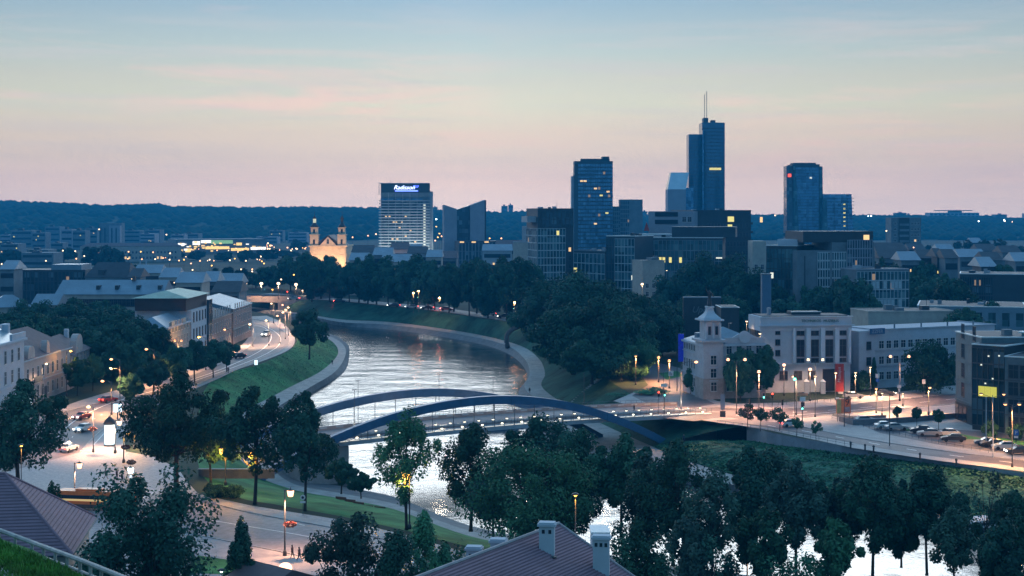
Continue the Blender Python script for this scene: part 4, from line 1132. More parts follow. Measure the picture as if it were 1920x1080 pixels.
# distant town on the left plain
it = [(20,60,432,2000),(60,85,436,1900),(84,112,425,2300),(115,135,430,1900),(136,160,432,1850),(160,182,428,2100),(230,262,432,2300),(270,300,431,2300),(0,34,457,1500),(50,90,468,1300),(40,100,474,1250),(95,118,455,1700),(0,20,440,2000),(320,345,440,2100),(340,372,438,2150),(480,520,444,2200),(540,575,436,2300),(505,530,432,2350),(262,290,438,2200)]
blocks(it, '{} pale distant block from the left on the plain below the left hill', 'distant blocks on the left plain', [greyw, greyw, pk_])
d = 1950
b = B('apartment_tower', 'pair of tall grey distant apartment towers grown together, highest on the left plain', W2(186, d), W2(228, d), 16, ZT(418, d), greyw)
b.block('second_tower', b.W*.5, b.W, -8, -.01, 0, ZT(423, d), pk_)
for k in range(5): b.block('window_band', 1+k*5.6, 2.8+k*5.6, -8.3 if k > 2 else -.3, -8.02 if k > 2 else -.02, 3, 26, conc_d)
d = 1380
b = B('school_building', 'long low classical building with a lit entrance on the distant left plain', W2(150, d), W2(340, d+20), 16, ZT(462, d), cream)
b.gable(3, roof_mauve, hip=1); b.wins('front', 26, 2, 1.6, 2.2, 2.5, 5, lit=((11,0),(12,0),(20,0),(21,0)))
b.block('portico', b.W*.16, b.W*.27, -2, -.01, 0, b.h+1, cream, 'warm lit portico')
b.block('lit_window', b.W*.17, b.W*.26, -2.2, -2.01, 2, 9, mat('warm_light_wash', (.3,.2,.1), .8, 0, emit=(1,.5,.25), strength=.35))  # glowing sheet over the portico front, warm light put in as emission
# shopping centre with glowing fronts
d = 1650
b = B('shopping_centre', 'low sprawling shopping centre with glowing white green and gold fronts on the left plain', W2(330, d), W2(500, d+40), 50, ZT(449, d), greyw)
gl = mat('glow_green', (.1,.3,.1), .6, 0, emit=(.5,.95,.5), strength=.5); gw = mat('glow_white', (.5,.5,.5), .6, 0, emit=(1,.95,.85), strength=1.8); gg_ = mat('glow_gold', (.4,.3,.1), .6, 0, emit=(1,.62,.2), strength=1.6)
W_ = b.W
for a, c, za, zb, m in ((.02,.09,9,12,gw),(.18,.26,10,14,gw),(.27,.38,12,15,gw),(.38,.62,11,15,gl),(.32,.58,5,8,gg_),(.6,.8,3,6,gg_),(.82,.99,4,7,gw),(.66,.72,9,12,gg_),(.1,.16,2,6,gg_),(.02,.07,2,5,gg_)):
    b.block('lit_sign', W_*a, W_*c, -.6, -.01, za, zb, m)
for k in range(34):
    x = random.uniform(0, .96)*W_; z = random.uniform(2, 13); b.block('lit_window', x, x+random.uniform(1.5, 4), -1.0-.01*k, -.62, z, z+random.uniform(.8, 1.8), random.choice((gg_, gw, lit_w)))
b = B('footbridge', 'two slim white pylons and a pale arched roof on the distant plain', W2(228, 1120), W2(300, 1130), 10, .8, pale, cat='bridge', body='deck', z=2)
for px in (263, 274): b.block('pylon', (px-228)/72*b.W, (px-228)/72*b.W+1, 4, 5, 0, ZT(492, 1120), pale)
# church
d = 890
b = B('church', 'floodlit orange baroque church with two towers above the trees', W2(581, d), W2(649, d), 34, ZT(463, d), mat('church_render', (0.52, 0.44, 0.33), .85, .12, .3), z=0)
chm = MATS['church_render']; W_ = b.W
b.cornice(b.h, .9, .7); b.cornice(b.h*.8, .4, .3)
b.gable(7, roof_dark, along='y', o=-.5)
q = MB(); zc_ = b.h+.9; q.add([(W_*.27,-.4,zc_),(W_*.73,-.4,zc_),(W_*.5,-.4,zc_+5.2),(W_*.27,1,zc_),(W_*.73,1,zc_),(W_*.5,1,zc_+5.2)], [(0,1,2),(5,4,3),(1,4,5,2),(0,2,5,3),(0,3,4,1)]); b.p('pediment', q, chm)
b.wins('front', 1, 1, 1.4, 2.6, zc_+1.0, 1, x0=W_*.45, x1=W_*.55, out=.42); b.wins('front', 3, 1, 1.7, 4.2, b.h*.38, 1, x0=W_*.1, x1=W_*.9)
for k in range(6): b.block('pilaster', W_*(.03+k*.18), W_*(.03+k*.18)+1.1, -.35, -.01, 0, b.h, chm)
for xa, cupola, tl in ((0.0, trim, 'left tower with its lantern lit white'), (W_*.76, roof_dark, 'right tower with a dark spire')):
    tw = W_*.23
    t_ = b.p('tower', MB().box(xa, xa+tw, 0, tw, b.h+.91, ZT(441, d)), chm, tl)
    part('tower_cornice', MB().box(xa-.35, xa+tw+.35, -.35, tw+.35, ZT(441, d), ZT(439.6, d)), chm, t_)
    part('upper_stage', MB().box(xa+.5, xa+tw-.5, .5, tw-.5, ZT(439.6, d), ZT(427, d)), chm, t_)
    part('tower_cornice', MB().box(xa+.1, xa+tw-.1, .1, tw-.1, ZT(427, d), ZT(426, d)), chm, t_)
    for za, zb in ((458, 449), (437, 430)): part('bell_opening', MB().box(xa+tw*.38, xa+tw*.62, -.15 if za > 440 else .35, .6, ZT(za, d), ZT(zb, d)), win_g, t_)
    r_ = tw*.45; z0 = ZT(426, d); q = MB(); q.lathe([(r_,0),(r_*.95,.6),(r_*.55,1.9),(r_*.35,2.4),(r_*.35,5),(r_*.5,5.2),(r_*.2,6.4),(.12,7.2),(.1,9.6)], 10, (xa+tw/2, tw/2, z0)); part('spire', q, roof_dark, t_, smooth=True)
    if xa == 0: part('lantern', MB().lathe([(r_*.42,0),(r_*.42,2.4)], 10, (xa+tw/2, tw/2, z0+2.6)), mat('lantern_lit', (.5,.5,.4), .8, 0, emit=(.9,.95,.6), strength=.55), t_)
b.p('nave', MB().box(W_*.15, W_*.85, 34.01, 60, 0, b.h-2), greyw)
flood = bpy.data.lights.new('floodlight', 'AREA'); flood.energy = 24000; flood.color = (1, .55, .30); flood.shape = 'RECTANGLE'; flood.size = 22; flood.size_y = 3
fo = link('floodlight', flood, b.root, (W_*.55, -16, 6)); fo.rotation_euler = (R(104), 0, 0)
# houses at the church
it = [(660,700,473,860),(700,735,478,840),(732,765,468,900),(765,800,475,860),(800,828,482,850),(655,690,488,820),(715,770,491,800),(760,790,470,930),(828,856,484,880),(1640,1660,470,900),(905,960,470,960),(930,990,462,980)]
blocks(it, '{} low roofed house from the left between the church and the glass towers', 'low houses behind the avenue', [pale, greyw, cream], None, [roof_blue, roof_mauve, roof_dark, roof_blue])
it = [(1644,1700,470,760),(1690,1725,488,700),(1725,1760,484,720),(1757,1770,482,700),(1772,1796,484,690),(1800,1850,482,760),(1835,1870,470,900),(1846,1880,488,720),(1880,1915,474,850),(1904,1940,490,700),(1822,1842,455,1250),(1760,1790,470,950),(1705,1735,468,1000),(1840,1868,500,640),(1650,1690,484,730)]
blocks(it, '{} low building from the left in the roofscape before the right hand hill', 'roofscape before the right hand hill', [greyw, greyw, conc_d], None, [roof_blue, roof_dark, roof_dark, roof_dark])
d = 600
b = B('office_block', 'very dark long flat roofed block with a pale roof line at the right edge', W2(1800, d), W2(1935, d-8), 24, ZT(514, d), conc_d)
b.glazing(glass_d, conc_d, 14, 5, 1, b.h-1, mw=.25, band=.5, x1=b.W*.46); b.parapet(m=trim, h=.3); b.wins('front', 4, 2, 1.5, 1.8, 3, 5, x0=b.W*.6, fr=frame_d)
b = B('office_block', 'low pale flat building with lit corner behind the curved office wing', W2(1628, 452), W2(1790, 455), 16, ZT(586, 452), cream)
b.wins('front', 14, 2, 1.6, 2.0, 1.5, 4.5, fr=frame_d); b.parapet(h=.4)
b = B('warehouse', 'low blue grey sheds behind the willow at the right', W2(1720, 500), W2(1925, 490), 30, ZT(574, 500), roof_blue)
b.glazing(glass_t, roof_blue, 8, 2, 1, b.h-1, mw=2, band=1.5); b.parapet(m=trim, h=.3)
b = B('billboard', 'dark flat wall with faint pale script behind the corner tower', W2(1281, 470), W2(1352, 470), 1.2, ZT(556, 470), conc_d, cat='sign', body='panel')
b.p('lettering', text_mesh('Upe', 2.8, greyw, .05, .3), pale, loc=(b.W*.42, -.1, b.h-5)); b.block('frame', 0, b.W, -.1, -.01, b.h-.4, b.h, pale)
b = B('warehouse', 'plain dark blue wall right of the corner tower roof', W2(1352, 450), W2(1386, 450), 12, ZT(577, 450), conc_d); b.parapet(m=trim, h=.15)
# ================================================================ near buildings
# corner tower house
lilac = mat('lilac_render', (0.40, 0.39, 0.42), .85, .12, .5)
rust = mat('rusticated_base', (0.34, 0.27, 0.25), .85, .2, .8, bump=.05)
d = 362
xr = X(1434, 365)
b = B('corner_house', 'ornate pale house with a corner turret carrying a dark statue', (X(1320, d), d), (xr, 365), 17, ZT(650, d), lilac)
zt_ = ZT(650, d)
tw = 4.6
t_ = b.p('turret', MB().box(-.4, tw, -.9, 5.4, 0, ZT(638, d)), lilac)
part('rusticated_base', MB().box(-.55, tw+.15, -1.1, 5.5, 0, 5.0), rust, t_)
part('cornice', MB().box(-1.1, tw+.7, -1.6, 6.1, ZT(641, d), ZT(637, d)), lilac, t_)
part('belfry', MB().box(.3, tw-.5, -.3, 4.2, ZT(637, d), ZT(603, d)), lilac, t_)
for x in (.2, 1.95, tw-.9): part('pilaster', MB().box(x, x+.5, -.55, -.31, ZT(635, d), ZT(606, d)), white_w, t_)
for x in (.95, 2.75): part('belfry_opening', MB().box(x, x+.7, -.42, -.32, ZT(628, d), ZT(612, d)), win_g, t_)
part('cornice', MB().box(-.6, tw+.2, -1.0, 5.3, ZT(602, d), ZT(599, d)), white_w, t_)
zz = ZT(599, d); cx_ = (tw-.4)/2; cy_ = 2.1
q = MB()
prof = [(2.35,0),(2.25,.3),(1.75,.75),(1.2,1.3),(.85,2.0),(.78,2.65),(.95,2.75),(.95,3.1)]
q.lathe([(r*1.35, z) for r, z in prof], 4, (cx_, cy_, zz), ph=PI/4); part('turret_roof', q, white_w, t_)
for z, hh in ((ZT(680, d)-.4, 2.4), (ZT(703, d)-.6, 2.4), (2.0, 2.4)):
    link('window', win_mesh(1.4, 2.1), b.root, (cx_, -.92 if z > 5 else -1.12, z))
    part('window_hood', MB().box(cx_-1.1, cx_+1.1, -1.2, -.91 if z > 5 else -1.11, z+2.35, z+2.6), white_w, t_)
b.p('rusticated_base', MB().box(tw+.16, b.W+.12, -.12, 22.1, 0, 5.0), rust)
b.wins('front', 4, 2, 1.3, 2.2, 6.6, 4.2, x0=tw+.5, x1=b.W-.3); b.wins('front', 4, 1, 1.3, 1.9, 1.8, 1, x0=tw+.5, x1=b.W-.3, out=.13)
b.wins('left', 6, 3, 1.1, 2.1, 2.2, 4.4, x0=1, x1=12.5)
b.cornice(b.h, .5, .55, white_w); b.cornice(5.05, .3, .25, white_w, 'string_course'); b.cornice(10.4, .25, .2, white_w, 'string_course')
b.p('attic_wall', MB().box(tw+.72, b.W, 0, .5, b.h+.5, b.h+2.0), lilac)
q = MB(); cx2 = tw+(b.W-tw)*.52; q.lathe([(1.5,0),(1.5,.35),(.1,.36)], 14, (0,0,0)); 
o = part('round_emblem', q, white_w, b.root, (cx2, -.02, b.h+2.2)); o.rotation_euler = (R(90), 0, 0)
q = MB()
for s_2 in (-1, 1): q.add([(cx2+s_2*1.4,-.1,b.h+2.0),(cx2+s_2*3.2,-.1,b.h+2.0),(cx2+s_2*1.4,-.1,b.h+3.0),(cx2+s_2*1.4,.4,b.h+2.0),(cx2+s_2*3.2,.4,b.h+2.0),(cx2+s_2*1.4,.4,b.h+3.0)], [(0,1,2),(3,5,4),(0,2,5,3),(1,4,5,2)])
b.p('gable_scroll', q, white_w)
b.h += .5
b.gable(3.6, roof_blue, o=.1, hip=.9)
b.block('chimney', b.W*.62, b.W*.62+.8, 9, 10, b.h, b.h+4.4, conc_d); b.block('dormer', 1.5, 3.4, 10, 12, b.h, b.h+2.0, roof_blue)
# statue on the turret: a draped robed figure with an arm raised, one continuous body
st = thing('statue', 'dark robed statue with raised torch standing on top of the corner turret', 'statue', (0,0,0))
def skin_body(name, joints, edges, radii, m, parent, levels=1, label=None):
    me = bpy.data.meshes.new(name); me.from_pydata([tuple(j) for j in joints], edges, [])
    me.materials.append(m)
    o = link(name, me, parent, label=label)
    sk = o.modifiers.new('skin', 'SKIN'); sk.use_smooth_shade = True
    lay = me.skin_vertices[0].data if me.skin_vertices else None
    for i, r in enumerate(radii):
        if lay is not None:
            lay[i].radius = (r, r) if not isinstance(r, tuple) else r
    if lay is not None: lay[0].use_root = True
    sb = o.modifiers.new('smooth', 'SUBSURF'); sb.levels = levels; sb.render_levels = levels
    return o
bronze = mat('dark_bronze', (0.03, 0.035, 0.04), .5, .2, 2, metal=.4)
jt = [(0,0,2.1),(0,0,1.2),(0,0,.25),(0,0,0),(0,0,2.9),(0,0,3.5),(0,0,3.75),(0,0,4.15),(.45,0,3.4),(.8,-.05,3.0),(.95,-.2,2.4),(-.45,0,3.4),(-.75,-.1,3.9),(-.85,-.1,4.6),(-.85,-.1,5.1)]
ed = [(0,1),(1,2),(2,3),(0,4),(4,5),(5,6),(6,7),(5,8),(8,9),(9,10),(5,11),(11,12),(12,13),(13,14)]
rd = [.42,.55,.72,.75,.48,.4,.17,.24,.2,.17,.12,.2,.16,.12,.1]
skin_body('figure', jt, ed, rd, bronze, st)
mw_ = Matrix.Translation(b.root.location) @ Matrix.Rotation(b.root.rotation_euler.z, 4, 'Z')
st.location = mw_ @ Vector((cx_, cy_, zz+3.05)); st.scale = (.95,.95,.95)
# lit blue advertising banner
blue_b = mat('blue_banner_glow', (0.02,0.03,0.5), .6, .3, 1.5, emit=(0.01,0.05,0.6), strength=.12)
q = MB(); q.box(-.7, .7, 0, .18, 1.5, 8.5); o = part('glowing_banner', q, blue_b, None, loc=(X(1277, 378), 378, ZT(678, 378)-1.5)); tag(o, 'tall glowing blue advertising banner left of the corner turret', 'banner')
q = MB(); q.tube([(-1,.1,-9),(-1,.1,9.6)], .09, 6); q.tube([(1,.1,-9),(1,.1,9.6)], .09, 6)
part('post', q, conc_d, o)
# museum
d0, d1 = 374, 377
b = B('museum', 'white museum block with tall pilasters and green lettering across its attic', W2(1427, d0), W2(1594, d1), 10, ZT(621, d0), white_w)
W_ = b.W
def ux(px): return (px-1427)/167*W_
b.p('attic', MB().box(-.3, W_+.3, -.3, 10, b.h+.01, ZT(594, d0)), white_w)
b.p('attic_cornice', MB().box(-.9, W_+.9, -.9, -.31, ZT(612, d0), ZT(609.5, d0)), white_w)
b.p('roof_rim', MB().box(-.6, W_+.6, -.6, -.31, ZT(595, d0), ZT(593.6, d0)), trim)
b.p('roof_deck', MB().box(.5, W_-.5, .5, 9, ZT(594, d0), ZT(594, d0)+.2), roof_dark)
o = b.p('penthouse', MB().box(ux(1493), ux(1548), 4, 8, ZT(594, d0)+.2, ZT(587, d0)), conc_d); part('rim', MB().box(ux(1492), ux(1549), 3.7, 3.99, ZT(588, d0), ZT(586.8, d0)), trim, o)
b.block('chimney', ux(1452), ux(1457), 5, 6.5, ZT(594, d0)+.2, ZT(580, d0), pk_)
green_l = mat('green_lettering', (0.01, 0.12, 0.11), .5, 0)
b.p('lettering', text_mesh('TECHNIKOS', .93, green_l, .06), green_l, loc=(ux(1519.5), -.42, ZT(604.5, d0)))
b.p('lettering', text_mesh('MUZIEJUS', .93, green_l, .06), green_l, loc=(ux(1557), -.42, ZT(604.8, d0)))
for px in (1487.5, 1514, 1541, 1568, 1591.5): 
    w_ = 8 if px not in (1487.5, 1591.5) else 5
    b.block('pilaster', ux(px-w_/2), ux(px+w_/2), -.75, -.01, ZT(681, d0), ZT(616, d0), mat('bright_pilaster', (.52,.55,.60), .8, .05, 1))
for px in (1500.5, 1527.5, 1554.5, 1579.5):
    for za, zb in ((629, 617.5), (669, 638.5), (680, 673.5)):
        w_ = (ux(px+6.4)-ux(px-6.4))
        link('window', win_mesh(w_, ZT(zb, d0)-ZT(za, d0), 'n', frame_d), b.root, (ux(px), -.06, ZT(za, d0)))
b.block('string_course', -.2, W_+.2, -.5, -.01, ZT(684.5, d0), ZT(682, d0), white_w)
for px, w_ in ((1469, 14), (1496, 14), (1522, 12)): link('window', win_mesh((ux(px+w_/2)-ux(px-w_/2)), ZT(697, d0)-ZT(712, d0), 'n', frame_d), b.root, (ux(px), -.03, ZT(712, d0)))
for za in (617, 637, 657): link('window', win_mesh(1.1, ZT(za, d0)-ZT(za+10, d0), 'n', frame_d), b.root, (ux(1458), -.03, ZT(za+10, d0)))
o = b.block('entrance', ux(1542), ux(1570), -.3, -.01, .3, ZT(693, d0), win_g); part('door_frame', MB().box(ux(1540), ux(1572), -.5, -.31, ZT(693, d0), ZT(690, d0)), white_w, o)
b.wins('left', 6, 1, .8, 3.2, ZT(632, d0), 1, x0=.5, x1=9, fr=frame_d)
for i, px in enumerate((1512, 1543, 1576, 1609)):
    yb = 738 if i < 3 else 731; d = 126000/(yb-400)
    q = MB(); q.box(-.55, .55, -.55, .55, 0, 3.0); q.add([(-.65,-.65,3.0),(.65,-.65,3.0),(.65,.65,3.0),(-.65,.65,3.0),(0,0,3.7)], [(0,1,4),(1,2,4),(2,3,4),(3,0,4),(0,3,2,1)])
    o = part('gate_pillar', q, white_w, None, loc=(X(px, d), d, 0)); tag(o, '%s white gate pillar from the left in front of the museum' % ordn(i), 'pillar', 'gate pillars of the museum')
red_b = mat('red_banner', (0.30, 0.025, 0.025), .7, .15, 1)
d = 373
q = MB(); q.box(-1.05, 1.05, -.1, .1, 0, ZT(680, d)-.8)
o = part('red_banner', q, red_b, None, loc=(X(1574, d-3), d-3, .8)); tag(o, 'tall dark red banner hanging beside the museum entrance', 'banner')
o2 = part('lettering', text_mesh('Muziejus', 1.1, white_w, .02, .2), white_w, o, (.25, -.13, 4.2)); o2.rotation_euler = (0, R(-90), 0)
part('post', MB().tube([(-1.15,0,-.8),(-1.15,0,6.9)], .06, 6), frame_d, o)
# curved office wing
A = Vector((X(1593, 381), 381, 0)); M1 = Vector((X(1641, 384), 384, 0)); E1 = Vector((X(1865, 402), 402, 0))
b = B('office_wing', 'long pale office wing bending right behind the willow, rows of dark windows', (M1.x, M1.y), (E1.x, E1.y), 14, ZT(618, 386), greyw)
gm2 = mat('blue_grey_render', (0.36, 0.38, 0.43), .85, .1, .4); b.root.children[0].data.materials[0] = gm2
b.p('end_bay', MB().prism([(-6.3,-1.2),(0,0),(0,10),(-6.3,10)], 0, b.h), gm2)
b.wins('front', 16, 3, 1.5, 1.9, 2.2, 4.0, x0=.8, fr=frame_w); b.cornice(b.h, .3, .3, gm2)
for z in (5.6, 9.6): b.block('string_course', 0, b.W, -.25, -.01, z, z+.3, gm2)
b.wins('front', 1, 3, 1.3, 1.9, 2.2, 4.0, x0=-3.6, x1=-1.8, fr=frame_d, out=.75)
b.block('sign_panel', -2.8, 2.0, -1.4, -1.2, b.h-.9, b.h+.6, mat('sign_blue', (0.02,0.09,0.2), .6, 0))
b.p('lettering', text_mesh('ZZFER', 1.25, pale, .02), pale, loc=(-.4, -1.42, b.h-.6))
for k in range(5): b.block('roof_vent', 8+k*9, 8.3+k*9, 2, 2.3, b.h, b.h+1.2, greyw)
# glazed office at the right edge
d = 318
b = B('office_block', 'glazed dark office with stone panels and one bright yellow window at the right edge', (X(1792, 328), 328), (X(1840, 312), 312), 30, ZT(628, 320), mat('blue_stone_panel', (0.09,0.135,0.155), .6, .2, .5), z=0)
sm = MATS['blue_stone_panel']
W_ = b.W
b.wins('front', 2, 4, 1.6, 3.0, 5.4, 4.2, x0=1.2, fr=frame_d); b.parapet(m=trim, h=.25)
for k in range(1, 5): b.block('string_course', -.1, W_+.1, -.2, -.01, 4.5+4.2*(k-1)-.3, 4.5+4.2*(k-1), sm)
b.block('recess', .6, W_-1.5, -.35, -.21, 0, 3.9, conc_d)
for x in (1, 3.5, 6): b.block('shop_window', x, x+2, -.45, -.36, .3, 3.4, lit_p if x == 1 and False else win_g)
b2_ = B('office_block', 'dark glass atrium front holding the yellow window, between two stone clad wings', (X(1823, 311), 311), (X(1884, 306), 306), 24, ZT(647, 310), conc_d)
b2_.glazing(glass_d, frame_d, 6, 5, 1, b2_.h-.5, mw=.15, band=.25); b2_.parapet(m=trim, h=.25)
x0 = b2_.W*.22
for k in range(3): b2_.block('yellow_window', x0+k*1.35, x0+k*1.35+1.27, -.42, -.31, ZT(742, 310), ZT(723, 310), mat('yellow_room', (.3,.3,.05), .6, .15, 1.2, emit=(.9,.80,.12), strength=.62))
b2_.block('roof_pavilion', 6, b2_.W+9, 10, 24, b2_.h+.25, ZT(620, 320), glass_t)
b2_.block('roof_edge', 5.5, b2_.W+9.5, 9.5, 24.5, ZT(620, 320), ZT(617.5, 320), trim)
for x, z in ((2.0,13.5),(3.6,15.4),(4.5,10.8),(2.9,9.7),(5.9,15.6)): b2_.block('ceiling_lamp', x, x+.35, -.36, -.31, z, z+.3, lit_p)
b3_ = B('office_block', 'blue grey stone clad wing cut by the right edge of the picture', (X(1884, 303), 303), (X(1980, 297), 297), 24, ZT(672, 300), sm)
b3_.wins('front', 4, 4, 1.9, 2.6, 1.2, 3.5, x0=.6, fr=frame_d); b3_.parapet(m=trim, h=.25)
for k in range(1, 4): b3_.block('string_course', -.1, b3_.W, -.2, -.01, .8+3.5*k-.2, .8+3.5*k, frame_d)
# ---- left street houses (fronts face the street, seen along it)
xf = -113.0
def street_house(name, label, d0_, d1_, x0_, x1_, h, wall, D=14, **k):
    return B(name, label, (x0_, d0_), (x1_, d1_), D, h, wall, **k)
bw = mat('blue_white_render', (0.40, 0.43, 0.48), .8, .08, .5)
b = street_house('town_house', 'pale blue classical town house with glass roof at the far left edge', 305, 344, xf+.6, xf+.6, ZT(640, 340), bw, D=16, group='street houses')
b.wins('front', 8, 2, 1.3, 2.8, 7.0, 4.6); b.wins('front', 8, 1, 1.3, 2.6, 1.6, 1); b.cornice(b.h, .5, .6, white_w); b.cornice(6.0, .35, .3, white_w, 'string_course')
b.block('parapet', b.W-9, b.W+.3, -.3, .3, b.h+.5, b.h+1.9, bw); b.block('chimney', b.W-2, b.W-.6, 3, 4.5, b.h+.5, b.h+3.6, white_w)
b.gable(4.5, mat('glass_roof', (0.22,0.30,0.34), .3, .15, .8, metal=.2), o=.2, hip=.4)
pinkc = mat('pink_cream_render', (0.40, 0.34, 0.32), .85, .12, .4)
b = street_house('town_house', 'cream two storey house with mauve hipped roof, balcony and small gables', 345, 382, xf, xf, ZT(668, 360), pinkc, D=17, group='street houses')
b.wins('front', 9, 2, 1.2, 2.6, 1.4, 4.6, lit=()); b.cornice(b.h, .35, .5, white_w); b.cornice(5.0, .2, .2, white_w, 'string_course')
b.h += .35; b.gable(5.8, roof_mauve, hip=.9, o=.5); b.h -= .35
b.block('chimney', 8, 12, 7, 8.2, b.h+5.2, b.h+8.2, white_w); b.block('chimney', 2.2, 3.6, 6, 7.2, b.h+3.0, b.h+8.4, white_w)
def front_gable(b, x, w, h, m, z=None):
    z = b.h if z is None else z
    q = MB(); q.prism([(0,0),(w,0),(w,1.6),(0,1.6)], 0, h*.45)
    n_ = 8; prf = [(w*.5+w*.5*math.cos(PI*k/n_), h*.45+h*.55*math.sin(PI*k/n_)) for k in range(n_+1)]
    vs = [(p[0],0,p[1]) for p in prf]+[(p[0],1.6,p[1]) for p in prf]
    q.add(vs, [tuple(range(n_,-1,-1)), tuple(range(n_+1, 2*n_+2))]+[(k,k+1,k+n_+2,k+n_+1) for k in range(n_)])
    b.p('front_gable', q, m, loc=(x, -.25, z))
front_gable(b, 3, 5, 3.4, pinkc); front_gable(b, 17, 2.4, 3.6, pinkc)
o = b.block('balcony', 3.5, 9.5, -1.6, -.26, 5.3, 5.6, frame_d); part('railing', MB().box(3.5, 9.5, -1.6, -1.5, 5.6, 6.7), frame_d, o)
b.block('door', 15.5, 17.5, -.15, -.01, 0, 3.2, frame_d)
b = street_house('town_house', 'cream house with a rounded front gable, last before the dark grove', 383, 405, xf, xf-1.5, ZT(662, 390), pinkc, D=14, group='street houses')
b.wins('front', 5, 2, 1.2, 2.5, 1.4, 4.4); b.gable(4.2, roof_mauve, hip=.6); front_gable(b, 4, 8, 5.0, pinkc)
b.block('chimney', 18, 19.6, 5, 6, b.h+2, b.h+5.4, white_w)
xg = -97
b = street_house('town_house', 'cream town house with a decorated parapet beyond the low street trees', 420, 448, xg, xg+.3, ZT(612, 430), cream, D=11, group='street houses')
b.wins('front', 7, 2, 1.2, 3.0, 6.4, 4.6); b.wins('front', 7, 1, 1.2, 2.6, 1.5, 1); b.cornice(b.h, .4, .5, white_w); b.gable(3.0, roof_blue, hip=.9)
b.block('parapet', 4, 8, -.3, .2, b.h+.4, b.h+1.8, cream); b.block('parapet', 18, 22, -.3, .2, b.h+.4, b.h+1.8, cream)
b = street_house('town_house', 'white four storey building with dark top storey, blank side wall towards the viewer', 449, 476, xg+.6, xg+.8, ZT(578, 460), white_w, D=17, group='street houses')
b.wins('front', 6, 3, 1.2, 2.8, 2.2, 5.0, fr=frame_d); b.block('top_storey', -2, b.W+.6, 1.2, 16.5, b.h+.01, b.h+3.8, mat('dark_brown_cladding', (.05,.032,.03), .8, .2, .5)); b.block('glass_corner', b.W-5, b.W+.4, -.6, -.01, 0, b.h+2, glass_d)
q = MB(); q.add([(-2.6,.4,b.h+3.8),(b.W+1.4,.4,b.h+3.8),(b.W+1.4,17.5,b.h+3.8),(-2.6,17.5,b.h+3.8),(6,9,b.h+5.8),(b.W-5,9,b.h+5.8)], [(0,1,5,4),(2,3,4,5),(3,0,4),(1,2,5)]); b.p('roof', q, roof_green)
b.block('lit_window', -.12, -.01, 6, 9, 12.6, 13.8, lit_w)
b = street_house('town_house', 'brownish old town house with tall windows left of the river bend', 477, 512, xg+.6, xg+.9, ZT(592, 495), mat('brown_render', (.26,.19,.17), .85, .2, .5), D=20, group='street houses')
b.wins('front', 8, 2, 1.1, 3.0, 6.2, 4.6); b.wins('front', 8, 1, 1.2, 2.6, 1.5, 1); b.gable(3.2, roof_dark, hip=.5); b.cornice(b.h-.4, .39, .35, cream)
b = street_house('town_house', 'furthest street house, tall and brown with a pointed metal roof', 513, 548, xg+1.2, xg+1.5, ZT(574, 530), MATS['brown_render'], D=24, group='street houses')
b.wins('front', 8, 3, 1.1, 2.6, 2.4, 4.4); b.gable(3.6, roof_blue, o=.4, hip=0); b.cornice(4.9, .3, .3, cream, 'string_course')
# long building with the pale blue metal roof
d = 555
b = B('long_building', 'long three storey building under a broad pale blue metal roof behind the grove', W2(106, d), W2(266, d), 18, ZT(552, d), cream)
b.wins('front', 19, 1, 1.5, 2.6, b.h-4.4, 1, fr=frame_d); b.wins('front', 19, 1, 1.5, 2.6, b.h-9, 1, fr=frame_d)
q = MB(); h_ = b.h; w_ = b.W; q.add([(-.6,-.6,h_),(w_+8,-.6,h_),(w_+8,19,h_),(-.6,19,h_),(-.3,9,h_+5.0),(w_+8,9,h_+5.0)], [(0,1,5,4),(2,3,4,5),(3,0,4),(1,2,5),(0,3,2,1)]); b.p('roof', q, roof_blue)
for x in (14, 21, 29, 37): b.block('dormer', x, x+1.3, 2.5, 6, h_+1.4, h_+3.2, conc_d); 
b.block('chimney', 26, 27.2, 8, 9.4, h_+4.5, h_+6.4, brownw)
b = B('long_building', 'low wing with a lighter metal roof left of the long blue roofed building', W2(60, d-30), W2(106, d-30), 14, ZT(572, d-30), cream); b.gable(3.6, roof_blue, hip=0); b.wins('front', 5, 1, 1.4, 1.8, 6, 1)
b = B('long_building', 'building with white gabled glass roof at the left edge of the grove', W2(-20, d-40), W2(60, d-34), 14, ZT(575, d-34), cream); b.gable(4, roof_blue, hip=.8); b.wins('front', 8, 1, 1.4, 1.8, 6, 1)
d = 740
b = B('long_building', 'dark flat building with a pale roof slab in the left background', W2(28, d), W2(160, d), 20, ZT(506, d), conc_d)
b.block('roof_slab', 18, b.W-2, 0, 18, b.h, b.h+2.6, roof_blue); b.block('end_wall', -5, -.01, 2, 14, 0, b.h-2, cream); b.glazing(glass_d, conc_d, 18, 3, 2, b.h-1, mw=.5)
b = B('gabled_hall', 'house with steep dark roof and pale gable wall in the left background', W2(160, d-30), W2(240, d-34), 16, ZT(520, d-30), greyw)
b.gable(7, roof_dark, hip=.3); b.block('dormer', 6, 9, 1, 5, b.h, b.h+3.6, roof_dark)
it = [(240,262,520,700),(330,378,530,600),(378,405,528,620),(300,332,520,660),(405,450,531,640),(250,300,512,760),(398,448,548,575),(0,26,505,700)]
blocks(it, '{} low roof from the left behind the long blue roofed building', 'roofs behind the long building', [greyw, cream], None, [roof_blue, roof_dark, roof_blue])
